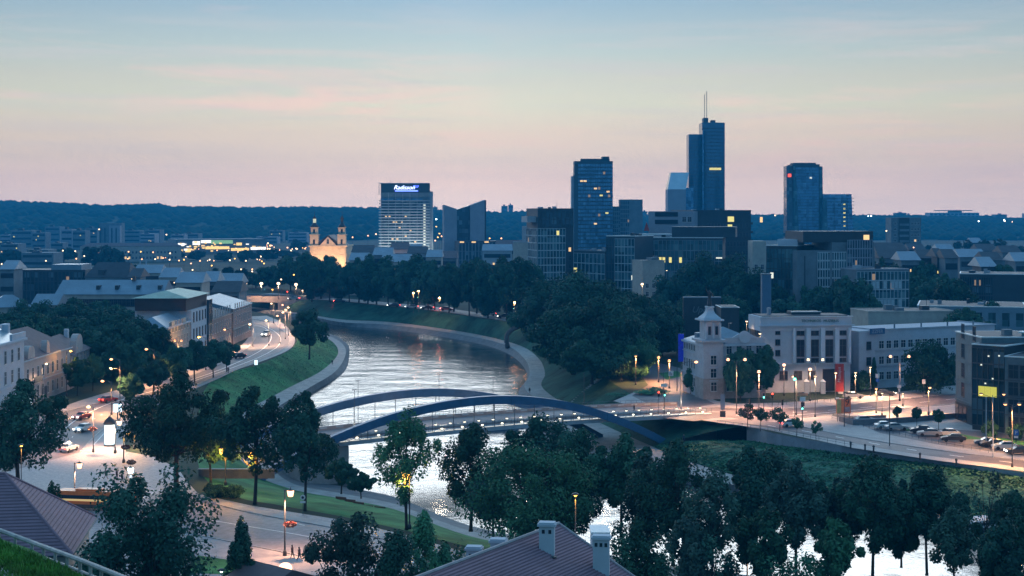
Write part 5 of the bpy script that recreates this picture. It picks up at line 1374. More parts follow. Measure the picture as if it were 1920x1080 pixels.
# ---- roofs below the castle hill
tile = mat('brown_tiles', (0.235, 0.135, 0.165), .8, .18, .35, bump=.02)
def tiled(name, b0, m): pass
def tile_courses(mb, o, u, v, nu_len, slope_len, n, clip=None):
    """raised course lines across a roof plane: o corner, u along eave, v up slope"""
    nrm = u.cross(v).normalized()
    if nrm.z < 0: nrm = -nrm
    for i in range(1, n):
        t0 = i/n
        a, b2 = clip(t0) if clip else (0, nu_len)
        p = o+v*(slope_len*t0)
        w_ = v*.04
        A_ = p+u*a; B_ = p+u*b2
        mb.add([A_-w_+nrm*.012, B_-w_+nrm*.012, B_+w_+nrm*.06, A_+w_+nrm*.06, A_+w_, B_+w_, A_-w_, B_-w_], [(0,1,2,3),(3,2,5,4),(6,7,1,0)])
b = B('hipped_house', 'house with a big brown tiled hipped roof at the lower left, above the grassy terrace', (-98.9, 140.9), (-44.5, 149.2), 17.6, 11, cream)
h_ = 11; w_ = b.W; o_ = .7; rz_ = 17.7
q = MB(); vs = [(-o_,-o_,h_),(w_+o_,-o_,h_),(w_+o_,17.6+o_,h_),(-o_,17.6+o_,h_),(9,8.8,rz_),(w_-7.5,8.8,rz_)]
q.add(vs, [(0,1,5,4),(2,3,4,5),(3,0,4),(1,2,5),(0,3,2,1)]); rf = b.p('roof', q, tile)
q = MB(); o3 = Vector((-o_,-o_,h_)); v3 = Vector((0, 8.8+o_, rz_-h_)); sl = v3.length; v3.normalize()
tile_courses(q, o3, Vector((1,0,0)), v3, w_+2*o_, sl, 26, lambda t: (9.7*t, w_+2*o_-8.2*t))
o3 = Vector((w_+o_,-o_,h_)); v3 = Vector((-(7.5+o_), 0, rz_-h_)); sl = v3.length; v3.normalize()
tile_courses(q, o3, Vector((0,1,0)), v3, 17.6+2*o_, sl, 26, lambda t: (9.5*t, 19-9.5*t))
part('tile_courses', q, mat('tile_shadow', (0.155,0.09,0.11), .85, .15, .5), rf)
q = MB(); q.tube([(w_+o_,-o_,h_),(w_-7.5,8.8,rz_)], .16, 6); q.tube([(9,8.8,rz_),(w_-7.5,8.8,rz_)], .16, 6); q.tube([(w_+o_,17.6+o_,h_),(w_-7.5,8.8,rz_)], .16, 6); part('ridge_tiles', q, tile, rf)
q = MB(); q.tube([(0,-o_-.1,h_-.05),(w_+o_,-o_-.1,h_-.05),(w_+o_+.1,17.6,h_-.05)], .1, 6); b.p('gutter', q, conc_d)
b.wins('right', 4, 2, 1.2, 1.8, 2.5, 4)
# the long roof with white chimneys
zr = 18.0; dA = (CAMH-zr)*F/(982-YH); AP = Vector((X(1047, dA), dA, zr)); dB = (CAMH-zr)*F/(1080-YH); BP = Vector((X(790, dB), dB, zr))
u = (BP-AP).normalized(); side_v = Vector((-u.y, u.x, 0));
if side_v.x < 0: side_v = -side_v
Lr = 44.0; half = 13.0; drop = half*.52
b = B('long_roof_house', 'house with a long brown tiled roof and white chimneys at the bottom centre', (0,0), (1,0), 1, 1, None)
b.root.location = (AP.x, AP.y, 0); b.root.rotation_euler.z = 0
q = MB(); E_ = u*Lr
def V(s, w, z): 
    p = u*s + side_v*w; return (p.x, p.y, z)
q.add([V(0,0,zr),V(Lr,0,zr),V(Lr,half,zr-drop),V(0,half,zr-drop),V(0,-half,zr-drop),V(Lr,-half,zr-drop)], [(0,1,2,3),(1,0,4,5)])
q.add([V(0,0,zr-.2),V(Lr,0,zr-.2),V(Lr,half,zr-drop-.2),V(0,half,zr-drop-.2),V(0,-half,zr-drop-.2),V(Lr,-half,zr-drop-.2)], [(0,3,2,1),(1,5,4,0)])
q.add([V(0,0,zr),V(0,half,zr-drop),V(0,half,zr-drop-.2),V(0,0,zr-.2),V(0,-half,zr-drop),V(0,-half,zr-drop-.2)], [(0,1,2,3),(4,0,3,5)])
rf = b.p('roof', q, tile)
q = MB(); q.add([V(.5,0,zr-.25),V(.5,half-.8,zr-drop+.1),V(.5,half-.8,0),V(.5,-half+.8,0),V(.5,-half+.8,zr-drop+.1)], [(0,1,2,3,4)]); q.add([V(.5,half-.8,0),V(Lr,half-.8,0),V(Lr,half-.8,zr-drop+.1),V(.5,half-.8,zr-drop+.1)], [(0,1,2,3)]); q.add([V(.5,-half+.8,0),V(Lr,-half+.8,0),V(Lr,-half+.8,zr-drop+.1),V(.5,-half+.8,zr-drop+.1)], [(3,2,1,0)]); b.p('wall', q, white_w)
q = MB(); vv = Vector(V(0,-half,0)); sl = math.hypot(half, drop)
o3 = Vector(V(0,half,zr-drop)); v3 = (Vector(V(0,0,zr))-o3); v3.normalize(); tile_courses(q, o3, u, v3, Lr, sl, 48)
part('tile_courses', q, MATS['tile_shadow'], rf)
q = MB(); q.tube([V(-.1,0,zr+.03),V(Lr,0,zr+.03)], .15, 6); q.tube([V(-.05,0,zr+.03),V(-.05,half,zr-drop+.03)], .12, 6); part('ridge_tiles', q, mat('pale_ridge', (.30,.27,.28), .8, .2, 1), rf)
def chimney(parent, c, w, dd, h, base_drop, ang, nh, m=white_w):
    o = part('chimney', MB().cbox((0,0,(h-base_drop)/2), w, dd, h+base_drop), m, parent, (c.x, c.y, c.z), ang)
    part('cap', MB().cbox((0,0,h+.11), w+.28, dd+.28, .2).cbox((0,0,h+.27), w+.08, dd+.08, .12), white_w, o)
    for k in range(nh):
        x = (k-(nh-1)/2)*w/(nh+.3); part('flue_opening', MB().cbox((x,-dd/2-.012,h-.42), .24, .03, .32), win_g, o)
    part('flashing', MB().cbox((0,-dd/2-.25,-.28), w+.5, .5, .1), conc_d, o)
    return o
def on_roof(px, py, side=1):
    # intersect the view ray with the right hand roof plane
    n_ = side_v*side*drop + Vector((0,0,half)); n_.normalize()
    dirv = Vector(((px-CX)/F, 1, -(py-YH)/F)); o4 = Vector((0,0,CAMH))
    t = (AP-o4).dot(n_)/dirv.dot(n_)
    return o4+dirv*t - Vector((AP.x, AP.y, 0))
ca = math.atan2(u.y, u.x)+PI
c1 = on_roof(1026, 1036); chimney(b.root, c1+Vector((0,.35,0)), 1.25, .8, 2.15, .9, R(-8), 2)
c2 = on_roof(1128, 1074); chimney(b.root, c2+Vector((0,.35,0)), 1.35, .8, 2.75, .9, R(-8), 3)
for px, py, dd in ((889, 1022, 9), (934, 1008, 7)):
    s_3 = (Q(px, py+2, 126)-Vector((AP.x, AP.y, 0)))
    o = chimney(b.root, Vector((s_3.x, s_3.y, s_3.z-2.0)), 1.2, .8, 1.7, 2.5, R(-8), 2)
b = B('chimney_house', 'white flat roofed dormer block just behind the right chimney', (X(1110, 134), 134), (X(1142, 134), 134), 3, ZT(1001, 134), white_w); b.wins('front', 2, 1, .5, .45, b.h-.75, 1, fr=frame_d, x0=.05); b.block('cap', -.1, b.W+.1, -.1, 3.1, b.h, b.h+.15, trim)
# small roof at the bottom left centre
b = B('kiosk', 'small mauve roofed hut cut by the bottom edge left of the bright lamp', (X(428, 150), 150), (X(500, 146), 146), 6, ZT(1084, 150), cream); b.gable(1.3, roof_mauve, o=.4)
# ================================================================ the arched footbridge
steel = mat('blue_painted_steel', (0.035, 0.10, 0.19), .45, .18, .4, spec=.5)
rail_m = mat('railing_steel', (0.10, 0.12, 0.14), .5, 0, metal=.5)
deckm = mat('bridge_deck', (0.22, 0.19, 0.19), .75, .18, .6)
girder = mat('bridge_girder', (0.30, 0.33, 0.36), .6, .12, .5)
strip_m = mat('deck_light', (.8,.8,.7), .5, 0, emit=(1, .88, .62), strength=3.5)
br = thing('arch_bridge', 'wide footbridge with two curved blue steel arches and rows of small white deck lights', 'bridge', (0, 313, 0), math.atan(.55))
cs = math.cos(math.atan(.55))
def U(x): return x/cs            # world x -> distance along the bridge
WD = 17*cs
x0b, x1b = U(-37), U(44)
def dz(u): t = (u-U(2))/U(42); return .35+1.0*max(0, 1-t*t)
us = [x0b+(x1b-x0b)*k/40 for k in range(41)]
def sweep(y0, y1, zlo, zhi, m, name, u_=us, zf=dz):
    q = MB()
    for a, c in zip(u_, u_[1:]):
        za, zb = zf(a), zf(c)
        q.add([(a,y0,za+zlo),(c,y0,zb+zlo),(c,y1,zb+zlo),(a,y1,za+zlo),(a,y0,za+zhi),(c,y0,zb+zhi),(c,y1,zb+zhi),(a,y1,za+zhi)], [(0,3,2,1),(4,5,6,7),(0,1,5,4),(2,3,7,6)])
    q.add([(u_[0],y0,zf(u_[0])+zlo),(u_[0],y1,zf(u_[0])+zlo),(u_[0],y1,zf(u_[0])+zhi),(u_[0],y0,zf(u_[0])+zhi)], [(0,3,2,1)])
    q.add([(u_[-1],y0,zf(u_[-1])+zlo),(u_[-1],y1,zf(u_[-1])+zlo),(u_[-1],y1,zf(u_[-1])+zhi),(u_[-1],y0,zf(u_[-1])+zhi)], [(0,1,2,3)])
    return part(name, q, m, br)
sweep(.2, WD-.2, -.5, 0, deckm, 'deck')
sweep(-1.9, .19, -1.25, -.25, girder, 'edge_girder'); sweep(WD-.19, WD+.6, -1.25, -.05, girder, 'edge_girder')
sweep(.3, .6, .01, .45, girder, 'kerb'); sweep(WD-3.2, WD-2.6, .01, .7, deckm, 'bench_wall')
for k in range(26):
    u = x0b+1+(x1b-x0b-2)*k/25; part('bench_back', MB().box(u-.8, u+.8, WD-3.25, WD-3.21, dz(u)+.30, dz(u)+.62), girder, br)
for (pk0, z0_, x_, y_) in (('near', 6.9, -7, -2.9), ('far', 6.9, -13, WD+.2)):
    us2 = [U(-50)+(U(38)-U(-50))*k/60 for k in range(61)]
    zf = lambda u, x_=x_: 6.6-(.0078 if u*cs > x_ else .0066)*(u*cs-x_)**2
    us2 = [u for u in us2 if zf(u) > -6.5]
    o = sweep(y_-.65, y_+.65, -.85, .85, steel, 'arch', us2, zf)
    q = MB()
    for k in range(5, len(us2)-3, 7):
        u = us2[k]; q.box(u-.2, u+.2, y_-.72, y_+.72, zf(u)-.85, zf(u)+.85)
    part('stiffener', q, steel, o)
    for k in range(15):
        u = U(-34)+(U(24)-U(-34))*k/14
        if zf(u)-.7 > dz(u)+.2: part('hanger', MB().tube([(u,y_,dz(u)-.2),(u,y_,zf(u)-.6)], .07, 6), rail_m, br)
def railing(y, h=1.1, n=64):
    q = MB()
    for a, c in zip(us, us[1:]):
        for hh in (h, h*.55, .15): q.tube([(a,y,dz(a)+hh-.2),(c,y,dz(c)+hh-.2)], .035, 4)
    for k in range(n):
        u = x0b+(x1b-x0b)*k/(n-1); q.tube([(u,y,dz(u)-.3),(u,y,dz(u)+h-.2)], .04, 4)
    part('railing', q, rail_m, br)
railing(-1.8); railing(WD+.5)
lampcap = MB().lathe([(.30,0),(.28,.10),(.10,.24)], 8).mesh('lamp_shade', rail_m, True)
lampb = MB().lathe([(.24,-.12),(.24,.10)], 8).mesh('bulb', strip_m)
for k in range(28):
    u = x0b+1.5+(x1b-x0b-3)*k/27
    o = link('deck_lamp', lampb, br, (u, .45, dz(u)+.75)); link('lamp_shade', lampcap, o, (0,0,.02))
for k in range(20):
    u = x0b+2+(x1b-x0b-4)*k/19; link('deck_lamp', lampb, br, (u, -1.2, dz(u)+.0))
q = MB()
for a, c in zip(us, us[1:]): q.box(a+.2, c-.1, -1.98, -1.905, dz(a)-.36, dz(a)-.28)
part('light_strip', q, mat('light_strip', (.5,.5,.45), .5, 0, emit=(1,.93,.78), strength=1.1), br)
for x_, y_, ht in ((-30.5, 2, 9), (-25, WD, 9), (-3, 2, 9.2), (-8.5, WD, 9)):
    u = U(x_); o = part('light_mast', MB().tube([(u,y_,dz(u)-.1),(u,y_,dz(u)+ht)], .06, 6), rail_m, br); part('lamp_head', MB().cbox((u,y_,dz(u)+ht+.05), .9, .35, .15), rail_m, o)
for u in (x0b-1, x1b-4): part('abutment', MB().box(u-3, u+6, -1, WD+.5, -8, dz(u)-1.3), stone, br)
for k in range(5):
    e = bpy.data.lights.new('deck_glow', 'POINT'); e.energy = 900; e.color = (1,.85,.65); e.shadow_soft_size = .4
    u = x0b+6+(x1b-x0b-12)*k/4; link('deck_glow', e, br, (u, 1.2, dz(u)+2.2))
# the road bridge far up the river
A = P(450, 573); Bq = P(568, 562)
rb = thing('road_bridge', 'long flat road bridge with a pale parapet beyond the river bend', 'bridge', (X(452, 795), 795, 0), math.atan2(-14, X(568, 781)-X(452, 795)))
Lb = (Vector((X(568, 781), 781, 0))-Vector((X(452, 795), 795, 0))).length
Lw = Lb
part('deck', MB().box(-20, Lw+8, 0, 18, -1.6, .05), conc_d, rb); part('parapet', MB().box(-20, Lw+8, -.5, -.02, -2.0, 1.3), mat('bridge_stone', (.33,.27,.25), .8, .15, .3), rb)
part('parapet', MB().box(-20, Lw+8, 18.01, 18.3, 0, 1.1), greyw, rb)
for x in (-14, Lw*.45): part('pier', MB().box(x, x+4, 1, 17, -10, -1.61), conc_d, rb)
part('abutment', MB().box(Lw*.62, Lw+10, -1.2, 19, -9, -1.62), MATS['bridge_stone'], rb)
for x in (4, 12): part('lit_niche', MB().box(x, x+1.4, -.56, -.51, -8+2, -8+5.5), MATS.get('lit_window_yellow'), rb) if False else None
# ================================================================ lamps
pole_m = mat('lamp_pole', (0.07, 0.07, 0.075), .5, 0, metal=.3)
iron = mat('cast_iron', (0.05, 0.055, 0.06), .5, 0, metal=.3)
def bulb_mat(name, c, s): return mat(name, (.8,.7,.6), .5, 0, emit=c, strength=s)
BUL = {'o': bulb_mat('sodium_bulb', (1, .42, .15), 4), 'w': bulb_mat('warm_bulb', (1, .66, .36), 4), 'p': bulb_mat('pink_bulb', (1, .46, .24), 3.6), 'c': bulb_mat('cool_bulb', (.75, .95, 1), 14), 'y': bulb_mat('amber_bulb', (1, .50, .06), 3.5)}
BUL['s'] = bulb_mat('bright_sodium_bulb', (1, .42, .15), 60)
LCOL = {'s': (1,.5,.2), 'o': (1, .46, .17), 'w': (1, .60, .34), 'p': (1, .50, .28), 'c': (.8, .95, 1), 'y': (1, .44, .06)}
LM = {}
LD = {}
def light_data(col, e):
    if col == 'y': e *= 1.3
    k = (col, round(e))
    if k not in LD:
        
        if col == 'y': l = bpy.data.lights.new('lamp_light', 'POINT')
        else: l = bpy.data.lights.new('lamp_light', 'SPOT'); l.spot_size = R(146); l.spot_blend = .8; e *= 1.25
        l.energy = e*1.7 if col != 'y' else e; l.color = LCOL[col]; l.shadow_soft_size = .35; LD[k] = l
    return LD[k]
def pole_mesh(h, r=.09, m=pole_m, base=True):
    k = ('pole', round(h*2)/2, r, m.name)
    if k not in LM:
        h2 = k[1]; q = MB(); q.tube([(0,0,0),(0,0,h2*.15),(0,0,h2)], [r*1.6, r, r*.65], 7); q.lathe([(r*2.6,0),(r*2.4,.5),(r*1.2,.8)], 8) if base else None
        LM[k] = q.mesh('pole', m, True)
    return LM[k], k[1]
def arm_mesh(l, kind='curve', m=pole_m):
    k = ('arm', l, kind)
    if k not in LM:
        q = MB()
        if kind == 'curve': q.tube([(0,0,-.9),(l*.12,0,-.3),(l*.4,0,.08),(l,0,.22)], .055, 6)
        elif kind == 'V': q.tube([(0,0,-.5),(l,0,.25)], .05, 6)
        else: q.tube([(0,0,0),(l,0,0)], .045, 6)
        LM[k] = q.mesh('arm', m, True)
    return LM[k]
def head_mesh(kind):
    if ('head', kind) not in LM:
        q = MB()
        if kind == 'cobra': q.add([(-.45,-.16,.04),(.5,-.13,.04),(.5,.13,.04),(-.45,.16,.04),(-.3,-.1,.24),(.4,-.08,.16),(.4,.08,.16),(-.3,.1,.24)], [(0,3,2,1),(4,5,6,7),(0,1,5,4),(1,2,6,5),(2,3,7,6),(3,0,4,7)])
        elif kind == 'dish': q.lathe([(.42,0),(.38,.12),(.08,.25)], 10)
        else: q.lathe([(.1,-.75),(.26,-.7),(.26,-.68)], 6); q.lathe([(.40,.12),(.32,.2),(.05,.42),(.03,.6)], 6)
        LM[('head', kind)] = q.mesh('lamp_head', iron if kind == 'lantern' else pole_m, True)
    return LM[('head', kind)]
def bulb_mesh(col, r, kind):
    k = ('bulb', col, r, kind)
    if k not in LM:
        q = MB()
        if kind == 'lantern': q.lathe([(.25*r/.3,-.66),(.36*r/.3,.10)], 6)
        elif kind == 'cobra': q.ball((0,0,-.06), r, 10, 6, sz=.62)
        else: q.ball((0,0,-.02), r, 10, 6, sz=.8)
        LM[k] = q.mesh('bulb', BUL[col], True)
    return LM[k]
def head(root, x, z, kind, col, e, r):
    hd = link('lamp_head', head_mesh(kind), root, (x, 0, z)); hd.scale = (1,1,1)
    link('bulb', bulb_mesh(col, r, kind), hd)
    if e: link('lamp_light', light_data(col, e), hd, (0, 0, -r-.3 if kind != 'lantern' else -.9))
LAMPN = 0
def lamp(kind, px, yb, yh, label, col='o', e=2600, side=-1, r=.30, group=None, z=0.0, d=None, arm=2.0):
    """kind: cobra (one arm), double, post (head on top), lantern, globe"""
    if d is None: d = (CAMH-z)*F/(yb-YH)
    h = max(3, ZT(yh, d)-z); r = round(r*1.08, 2)
    root = thing('street_lamp', label, 'street lamp', (X(px, d), d, z), 0, group)
    if kind == 'cobra':
        pm, hh = pole_mesh(h-.2); link('pole', pm, root); link('arm', arm_mesh(arm), root, (0,0,hh), 0 if side > 0 else PI)
        head(root, arm*side, hh+.1, 'cobra', col, e, r)
    elif kind == 'double':
        pm, hh = pole_mesh(h-.2); link('pole', pm, root)
        for s in (-1, 1): link('arm', arm_mesh(arm, 'V'), root, (0,0,hh), 0 if s > 0 else PI); head(root, arm*s, hh+.22, 'dish', col, e, r)
    elif kind == 'lantern':
        pm, hh = pole_mesh(h-.6, .11, iron); link('pole', pm, root); link('arm', arm_mesh(.7, 'flat', iron), root, (0,0,hh+.2-.1), 0 if side > 0 else PI)
        head(root, .75*side, hh-.05, 'lantern', col, e, r); link('finial', MB().ball((0,0,hh+.1), .13, 6, 4).mesh('finial', iron), root)
    elif kind == 'post':
        pm, hh = pole_mesh(h-.2, .08); link('pole', pm, root); head(root, 0, hh+.1, 'dish', col, e, r)
    return root
LS = 'left street lamps'
lamp('cobra', 175, 848, 763, 'bent lamp post beside the red and white cars on the left street', 'p', 9360, -1, .42, LS, arm=.9)
lamp('cobra', 209, 778, 713, 'curved lamp post with an orange head in front of the dark grove', 'o', 8100, -1, .38, LS)
r_ = lamp('cobra', 225, 768, 671, 'tallest curved lamp post on the left street, carrying a second lower head', 'o', 6300, -1, .34, LS)
link('arm', arm_mesh(2.0), r_, (0,0,9.3), PI); head(r_, -2.0, 9.4, 'cobra', 'w', 1500, .3)
lamp('cobra', 289, 728, 654, 'curved lamp post above the yellow lit young trees', 'o', 8100, -1, .38, LS)
lamp('post', 204, 735, 641, 'small amber lamp nearest the cream houses in the dark grove', 'y', 900, 1, .3, 'lamps in the dark grove', d=440)
lamp('post', 255, 725, 631, 'amber lamp in the middle of the dark grove', 'y', 900, 1, .22, 'lamps in the dark grove', d=445)
lamp('post', 261, 725, 635, 'larger amber lamp beside the middle one in the dark grove', 'y', 900, 1, .38, 'lamps in the dark grove', d=430)
lamp('cobra', 79, 758, 681, 'lamp in front of the cream balcony house, nearer of two', 'w', 1620, 1, .32, LS, arm=1.0)
lamp('cobra', 125, 742, 657, 'lamp in front of the cream house gable, further of two', 'y', 800, 1, .32, LS, arm=1.0)
lamp('double', 334, 700, 640, 'twin headed lamp before the decorated parapet house', 'o', 2340, 1, .32, LS, arm=.9)
lamp('cobra', 386, 694, 629, 'lamp beside the glowing yellow tree along the street', 'y', 1800, -1, .36, LS)
lamp('cobra', 433, 662, 616, 'lamp before the brown old town house', 'o', 3960, -1, .36, LS)
lamp('cobra', 474, 650, 606, 'lamp where the street bends by the furthest street house', 'w', 5400, -1, .45, LS, arm=1.0)
for i, (px, yb, yh) in enumerate(((504,648,600),(525,644,592.5),(535,636,586),(541,630,581),(545,624,576),(534,612,571),(513,606,568))):
    lamp('cobra', px, yb, yh, '{} lamp along the river curve of the street, counted from the nearest'.format(ordn(i)), 'p' if i % 2 else 'w', 4680, -1, .40, 'lamps along the river curve', arm=.9)
for i, (px, yh) in enumerate(((460,532),(490,532),(522,531),(555,533))):
    lamp('post', px, 560, yh, '{} bright white lamp from the left on the far road bridge'.format(ordn(i)), 'w', 4680, 1, .82, 'lamps on the far road bridge', d=785)
for i, (px, yh, col) in enumerate(((567.5,544,'w'),(511,542,'y'),(527,523,'w'),(551,515,'y'),(457,548,'o'),(453,563,'y'))):
    lamp('post', px, 575, yh, '{} smaller lamp around the far road bridge, from the left'.format(ordn([4,2,3,5,1,0][i]) if False else ordn((5,2,3,4,1,0)[i])), col, 0 if i > 1 else 500, 1, .42, 'small lamps around the far road bridge', d=800)
# foreground lanterns
lamp('lantern', 140, 935, 862, 'old lantern on the cobbled square behind the brown hipped roof', 'p', 3420, 1, .34, 'old style lanterns')
lamp('lantern', 478, 945, 843, 'lantern glowing amber inside the leaves on the boulevard', 'y', 4200, -1, .36, 'old style lanterns')
lamp('lantern', 423, 910, 834, 'lantern beside the low dark wall under the trees', 'y', 1800, -1, .26, 'old style lanterns')
lamp('lantern', 534, 1042, 912, 'tall lantern in the open boulevard beside the two walkers', 'p', 3960, 1, .36, 'old style lanterns')
lamp('lantern', 768, 992, 882, 'lantern glowing amber inside the forked tree by the river', 'y', 3600, -1, .34, 'old style lanterns')
lamp('lantern', 1401, 1098, 1014, 'lantern over the bright water at the lower right', 'w', 2340, 1, .33, 'old style lanterns', z=-4)
lamp('lantern', 232, 868, 806, 'lantern at the tree edge right of the lit advertising column', 'y', 1300, 1, .34, 'old style lanterns')
lamp('lantern', 216, 850, 783, 'lantern just above the lit advertising column', 'w', 2200, 1, .36, 'old style lanterns')
lamp('lantern', 245, 925, 874, 'pale white lantern above the people on the square', 'c', 700, 0, .36, 'old style lanterns')
lamp('post', 40, 925, 836, 'small amber lamp inside the dark tree at the left edge', 'y', 300, 1, .2, 'old style lanterns', d=215)
lamp('post', 1079, 1010, 929, 'small amber lamp inside the bushy green tree', 'y', 300, 1, .2, 'old style lanterns', d=172)
lamp('post', 415, 1110, 1068, 'small white lamp at the bottom edge beside the mauve hut', 'c', 150, 1, .16, 'old style lanterns', d=150)
o = lamp('post', 535, 1115, 1066, 'dazzling floodlight lamp at the bottom edge below the two walkers', 'p', 16200, 1, .72, None, d=168)
o = lamp('lantern', 252, 838, 800, 'amber lamp deep in the leaves right of the advertising column', 'y', 900, 1, .25, 'old style lanterns', d=285)
for i, (px, py) in enumerate(((352,868),(349,860))): pass
# right bank lamps
LR = 'lamps around the junction beyond the bridge'
lamp('post', 1165, 745, 667, 'orange lamp half hidden by the leaves right of the big grove', 'o', 4420, 1, .33, LR, d=400)
lamp('post', 1192, 735, 668, 'orange lamp at the edge of the grove, second along the side road', 'o', 4420, 1, .29, LR, d=392)
lamp('post', 1235, 722, 668, 'orange lamp in the middle of the side road', 'o', 6460, 1, .36, LR, d=398)
lamp('post', 1255, 728, 675, 'orange lamp nearer the side road corner', 'o', 6460, 1, .36, LR, d=384)
lamp('cobra', 1277, 775, 677, 'tall lamp left of the corner house, its arm reaching right', 'o', 8500, 1, .40, LR, arm=3.4)
lamp('double', 1381, 776, 675, 'double armed lamp post before the dark tree of the corner house', 'p', 7140, 1, .36, LR, arm=1.9)
lamp('post', 1423, 772, 694, 'single lamp post between the two white houses', 'p', 6460, 1, .38, LR)
lamp('post', 1470, 742, 685, 'large lamp before the left part of the museum', 'p', 1700, 1, .40, LR)
lamp('double', 1529, 740, 676, 'double lamp before the middle pilasters of the museum', 'w', 850, 1, .36, LR, arm=1.8)
lamp('post', 1519, 752, 690, 'lamp below the museum pilasters, left of the entrance', 'p', 1700, 1, .40, LR)
lamp('cobra', 1493, 778, 704, 'lamp above the green traffic light', 'p', 4420, -1, .29, LR, arm=.7)
lamp('post', 1528.5, 782, 706, 'small lamp in front of the museum entrance', 'w', 2550, 1, .26, LR)
lamp('post', 1567, 750, 697, 'lamp directly before the museum entrance', 'w', 1190, 1, .31, LR)
lamp('post', 1604, 745, 697, 'lamp right of the museum at the curved wing', 'w', 3400, 1, .28, LR)
lamp('post', 1632, 742, 686, 'lamp before the columnar shrub', 'w', 2550, 1, .26, LR)
lamp('double', 1687, 752, 668, 'tall double lamp left of the willow', 'p', 6120, 1, .36, LR, arm=2.2)
lamp('post', 1643, 775, 728, 'low orange lamp right of the museum junction', 'o', 3740, 1, .28, LR)
lamp('post', 1654, 780, 734.5, 'low lamp next to the orange one right of the museum junction', 'w', 2720, 1, .24, LR)
lamp('post', 1693, 762, 735, 'smallest low lamp on the pavement below the willow', 'w', 1700, 1, .21, LR)
lamp('cobra', 1741, 778, 724, 'orange lamp right of the willow', 'o', 6120, 1, .29, LR, arm=.3)
lamp('double', 1861, 832, 741, 'double lamp before the glazed office with the yellow window', 'o', 4080, 1, .28, LR, arm=2.2)
lamp('double', 1898, 876, 758, 'nearest double lamp beside the lower road at the right edge', 'o', 6460, 1, .29, LR, arm=1.25)
for i, (px, yb, yt) in enumerate(((1668,836,730),(1583,800,696),(1095,790,700),(1849,838,745),(1862,858,746))):
    d = 126000/(yb-400); q = MB(); hh = ZT(yt, d); q.tube([(0,0,0),(0,0,hh)], [.11,.05], 6); q.ball((0,0,hh), .12, 6, 4)
    o = part('flagpole' if i > 2 else 'mast', q, white_w if i > 2 else pole_m, None, loc=(X(px, d), d, 0))
    tag(o, ('slender unlit mast on the lower road wall', 'slender mast behind the red billboard', 'slender mast at the far end of the bridge', 'white flagpole before the yellow window', 'thin grey flagpole right of the white one')[i], 'pole')
for i, (px, py) in enumerate(((1531,568),(1557.5,564),(1613,572),(1641.5,573),(1692,580),(1720,581),(1464,552),(1722,560),(1840,584))):
    d = 126000/(py+22-400)+20
    lamp('post', px, 0, py, '{} lamp from the left among the dark trees behind the museum'.format(ordn((1,2,3,4,5,6,0,7,8)[i])), ('c','w','w','c','o','c','y','w','c')[i], 800 if i == 4 else 0, 1, (.46,.28,.28,.34,.5,.38,.24,.24,.2)[i], 'lamps behind the museum', d=d)
for i, (px, py, r2) in enumerate(((1400,603,.3),(1425,624,.3),(1204,533,.55),(1236,526,.5),(1241,532,.6),(1250,507,.3))):
    d = (380,372,630,630,628,640)[i]
    lamp('post', px, 0, py, '{} lamp from the left around the houses behind the grove'.format(ordn((4,5,0,1,2,3)[i])), 'w', (300,300,1200,0,1500,0)[i], 1, r2, 'lamps behind the grove', d=d)
# lamps under the far avenue trees
for i, (px, py) in enumerate(((775,549),(785,546),(824,559),(965,566),(989,574))):
    lamp('post', px, 0, py, '{} small lamp from the left under the avenue trees'.format(ordn(i)), 's', 1500, 1, .36, 'lamps under the avenue', d=(672,680,660,618,600)[i])
# the far plain: small lights on masts
rnd = random.Random(9)
pts = []
fixed = [(186,430,1700),(312,415+25,1600),(118,470,1200),(141,471,1200),(159,470,1200),(183,471,1200),(143,485,1050),(158,480,1050),(86,489,1000),(17,490,980),(29,494,980),(3,495,960),(241,472,1150),(264,472,1150),(287,473,1150),(319,475,1100),(240,485,1050),(266,486,1050),(291,486,1050),(318,487,1050),(345,487,1000),(361,506,850),(393,487,1050),(375,489,1020),(431,488,1000),(461,489,1000),(379,512,820),(368,517,800),(417,514,800),(452,505,860),(473,505,860),(473,509,850),(248,523,700),(327,530,660),(430,517,820),(412,525,780),(397,498,900),(358,494,950),(495,494,1000),(489,481,1100),(491,490,1050),(617,405,3300),(629,406,3300),(690,442,1800),(661,445,1700),(705,439,1700),(818,411,3000),(818,425,2600),(824,438,1700),(828,443,1500),(821,445,1600),(816,451,1500),(836,420,2400),(918,447,1100),(940,447,1100),(555,466,1200),(572,466,1200)]
for px, py, d in fixed: pts.append((px, py, d))
for k in range(58):
    px = rnd.uniform(300, 510); py = rnd.choice((rnd.uniform(456, 470), rnd.uniform(458, 490))); pts.append((px, py, 126000/(max(py+10, 462)-400)))
for k in range(16):
    px = rnd.uniform(500, 575); py = rnd.uniform(460, 470); pts.append((px, py, 1500))
for px, py in ((1453,404),(1628,405),(1633,405),(1662,433),(1835,415),(1883,413),(1898,416),(1885,415),(1713,464),(1750,486),(1850,478),(1895,480),(1866,492),(1750,486),(1742,487)): pts.append((px, py, 2900 if py < 420 else 1000))
pts.sort()
for i, (px, py, d) in enumerate(pts):
    col = rnd.choice('wwwoopy' if py > 420 else 'wc')
    r2 = (rnd.uniform(.8, 1.5) if (px, py, d) not in fixed else 1.35)/2800*d
    zg = 0 if py > 425 or d < 2400 else ZT(py+10, d)
    root = thing('street_lamp', '{} point of light from the left across the far plain and hills'.format(ordn(i)), 'street lamp', (X(px, d), d, zg), 0, 'far street lights')
    hh = ZT(py, d)-zg
    q = MB(); q.tube([(0,0,0),(0,0,hh)], max(.1, d*.0001), 4); part('pole', q, pole_m, root)
    q = MB(); q.ball((0,0,hh), r2, 6, 4); part('bulb', q, BUL[col], root)
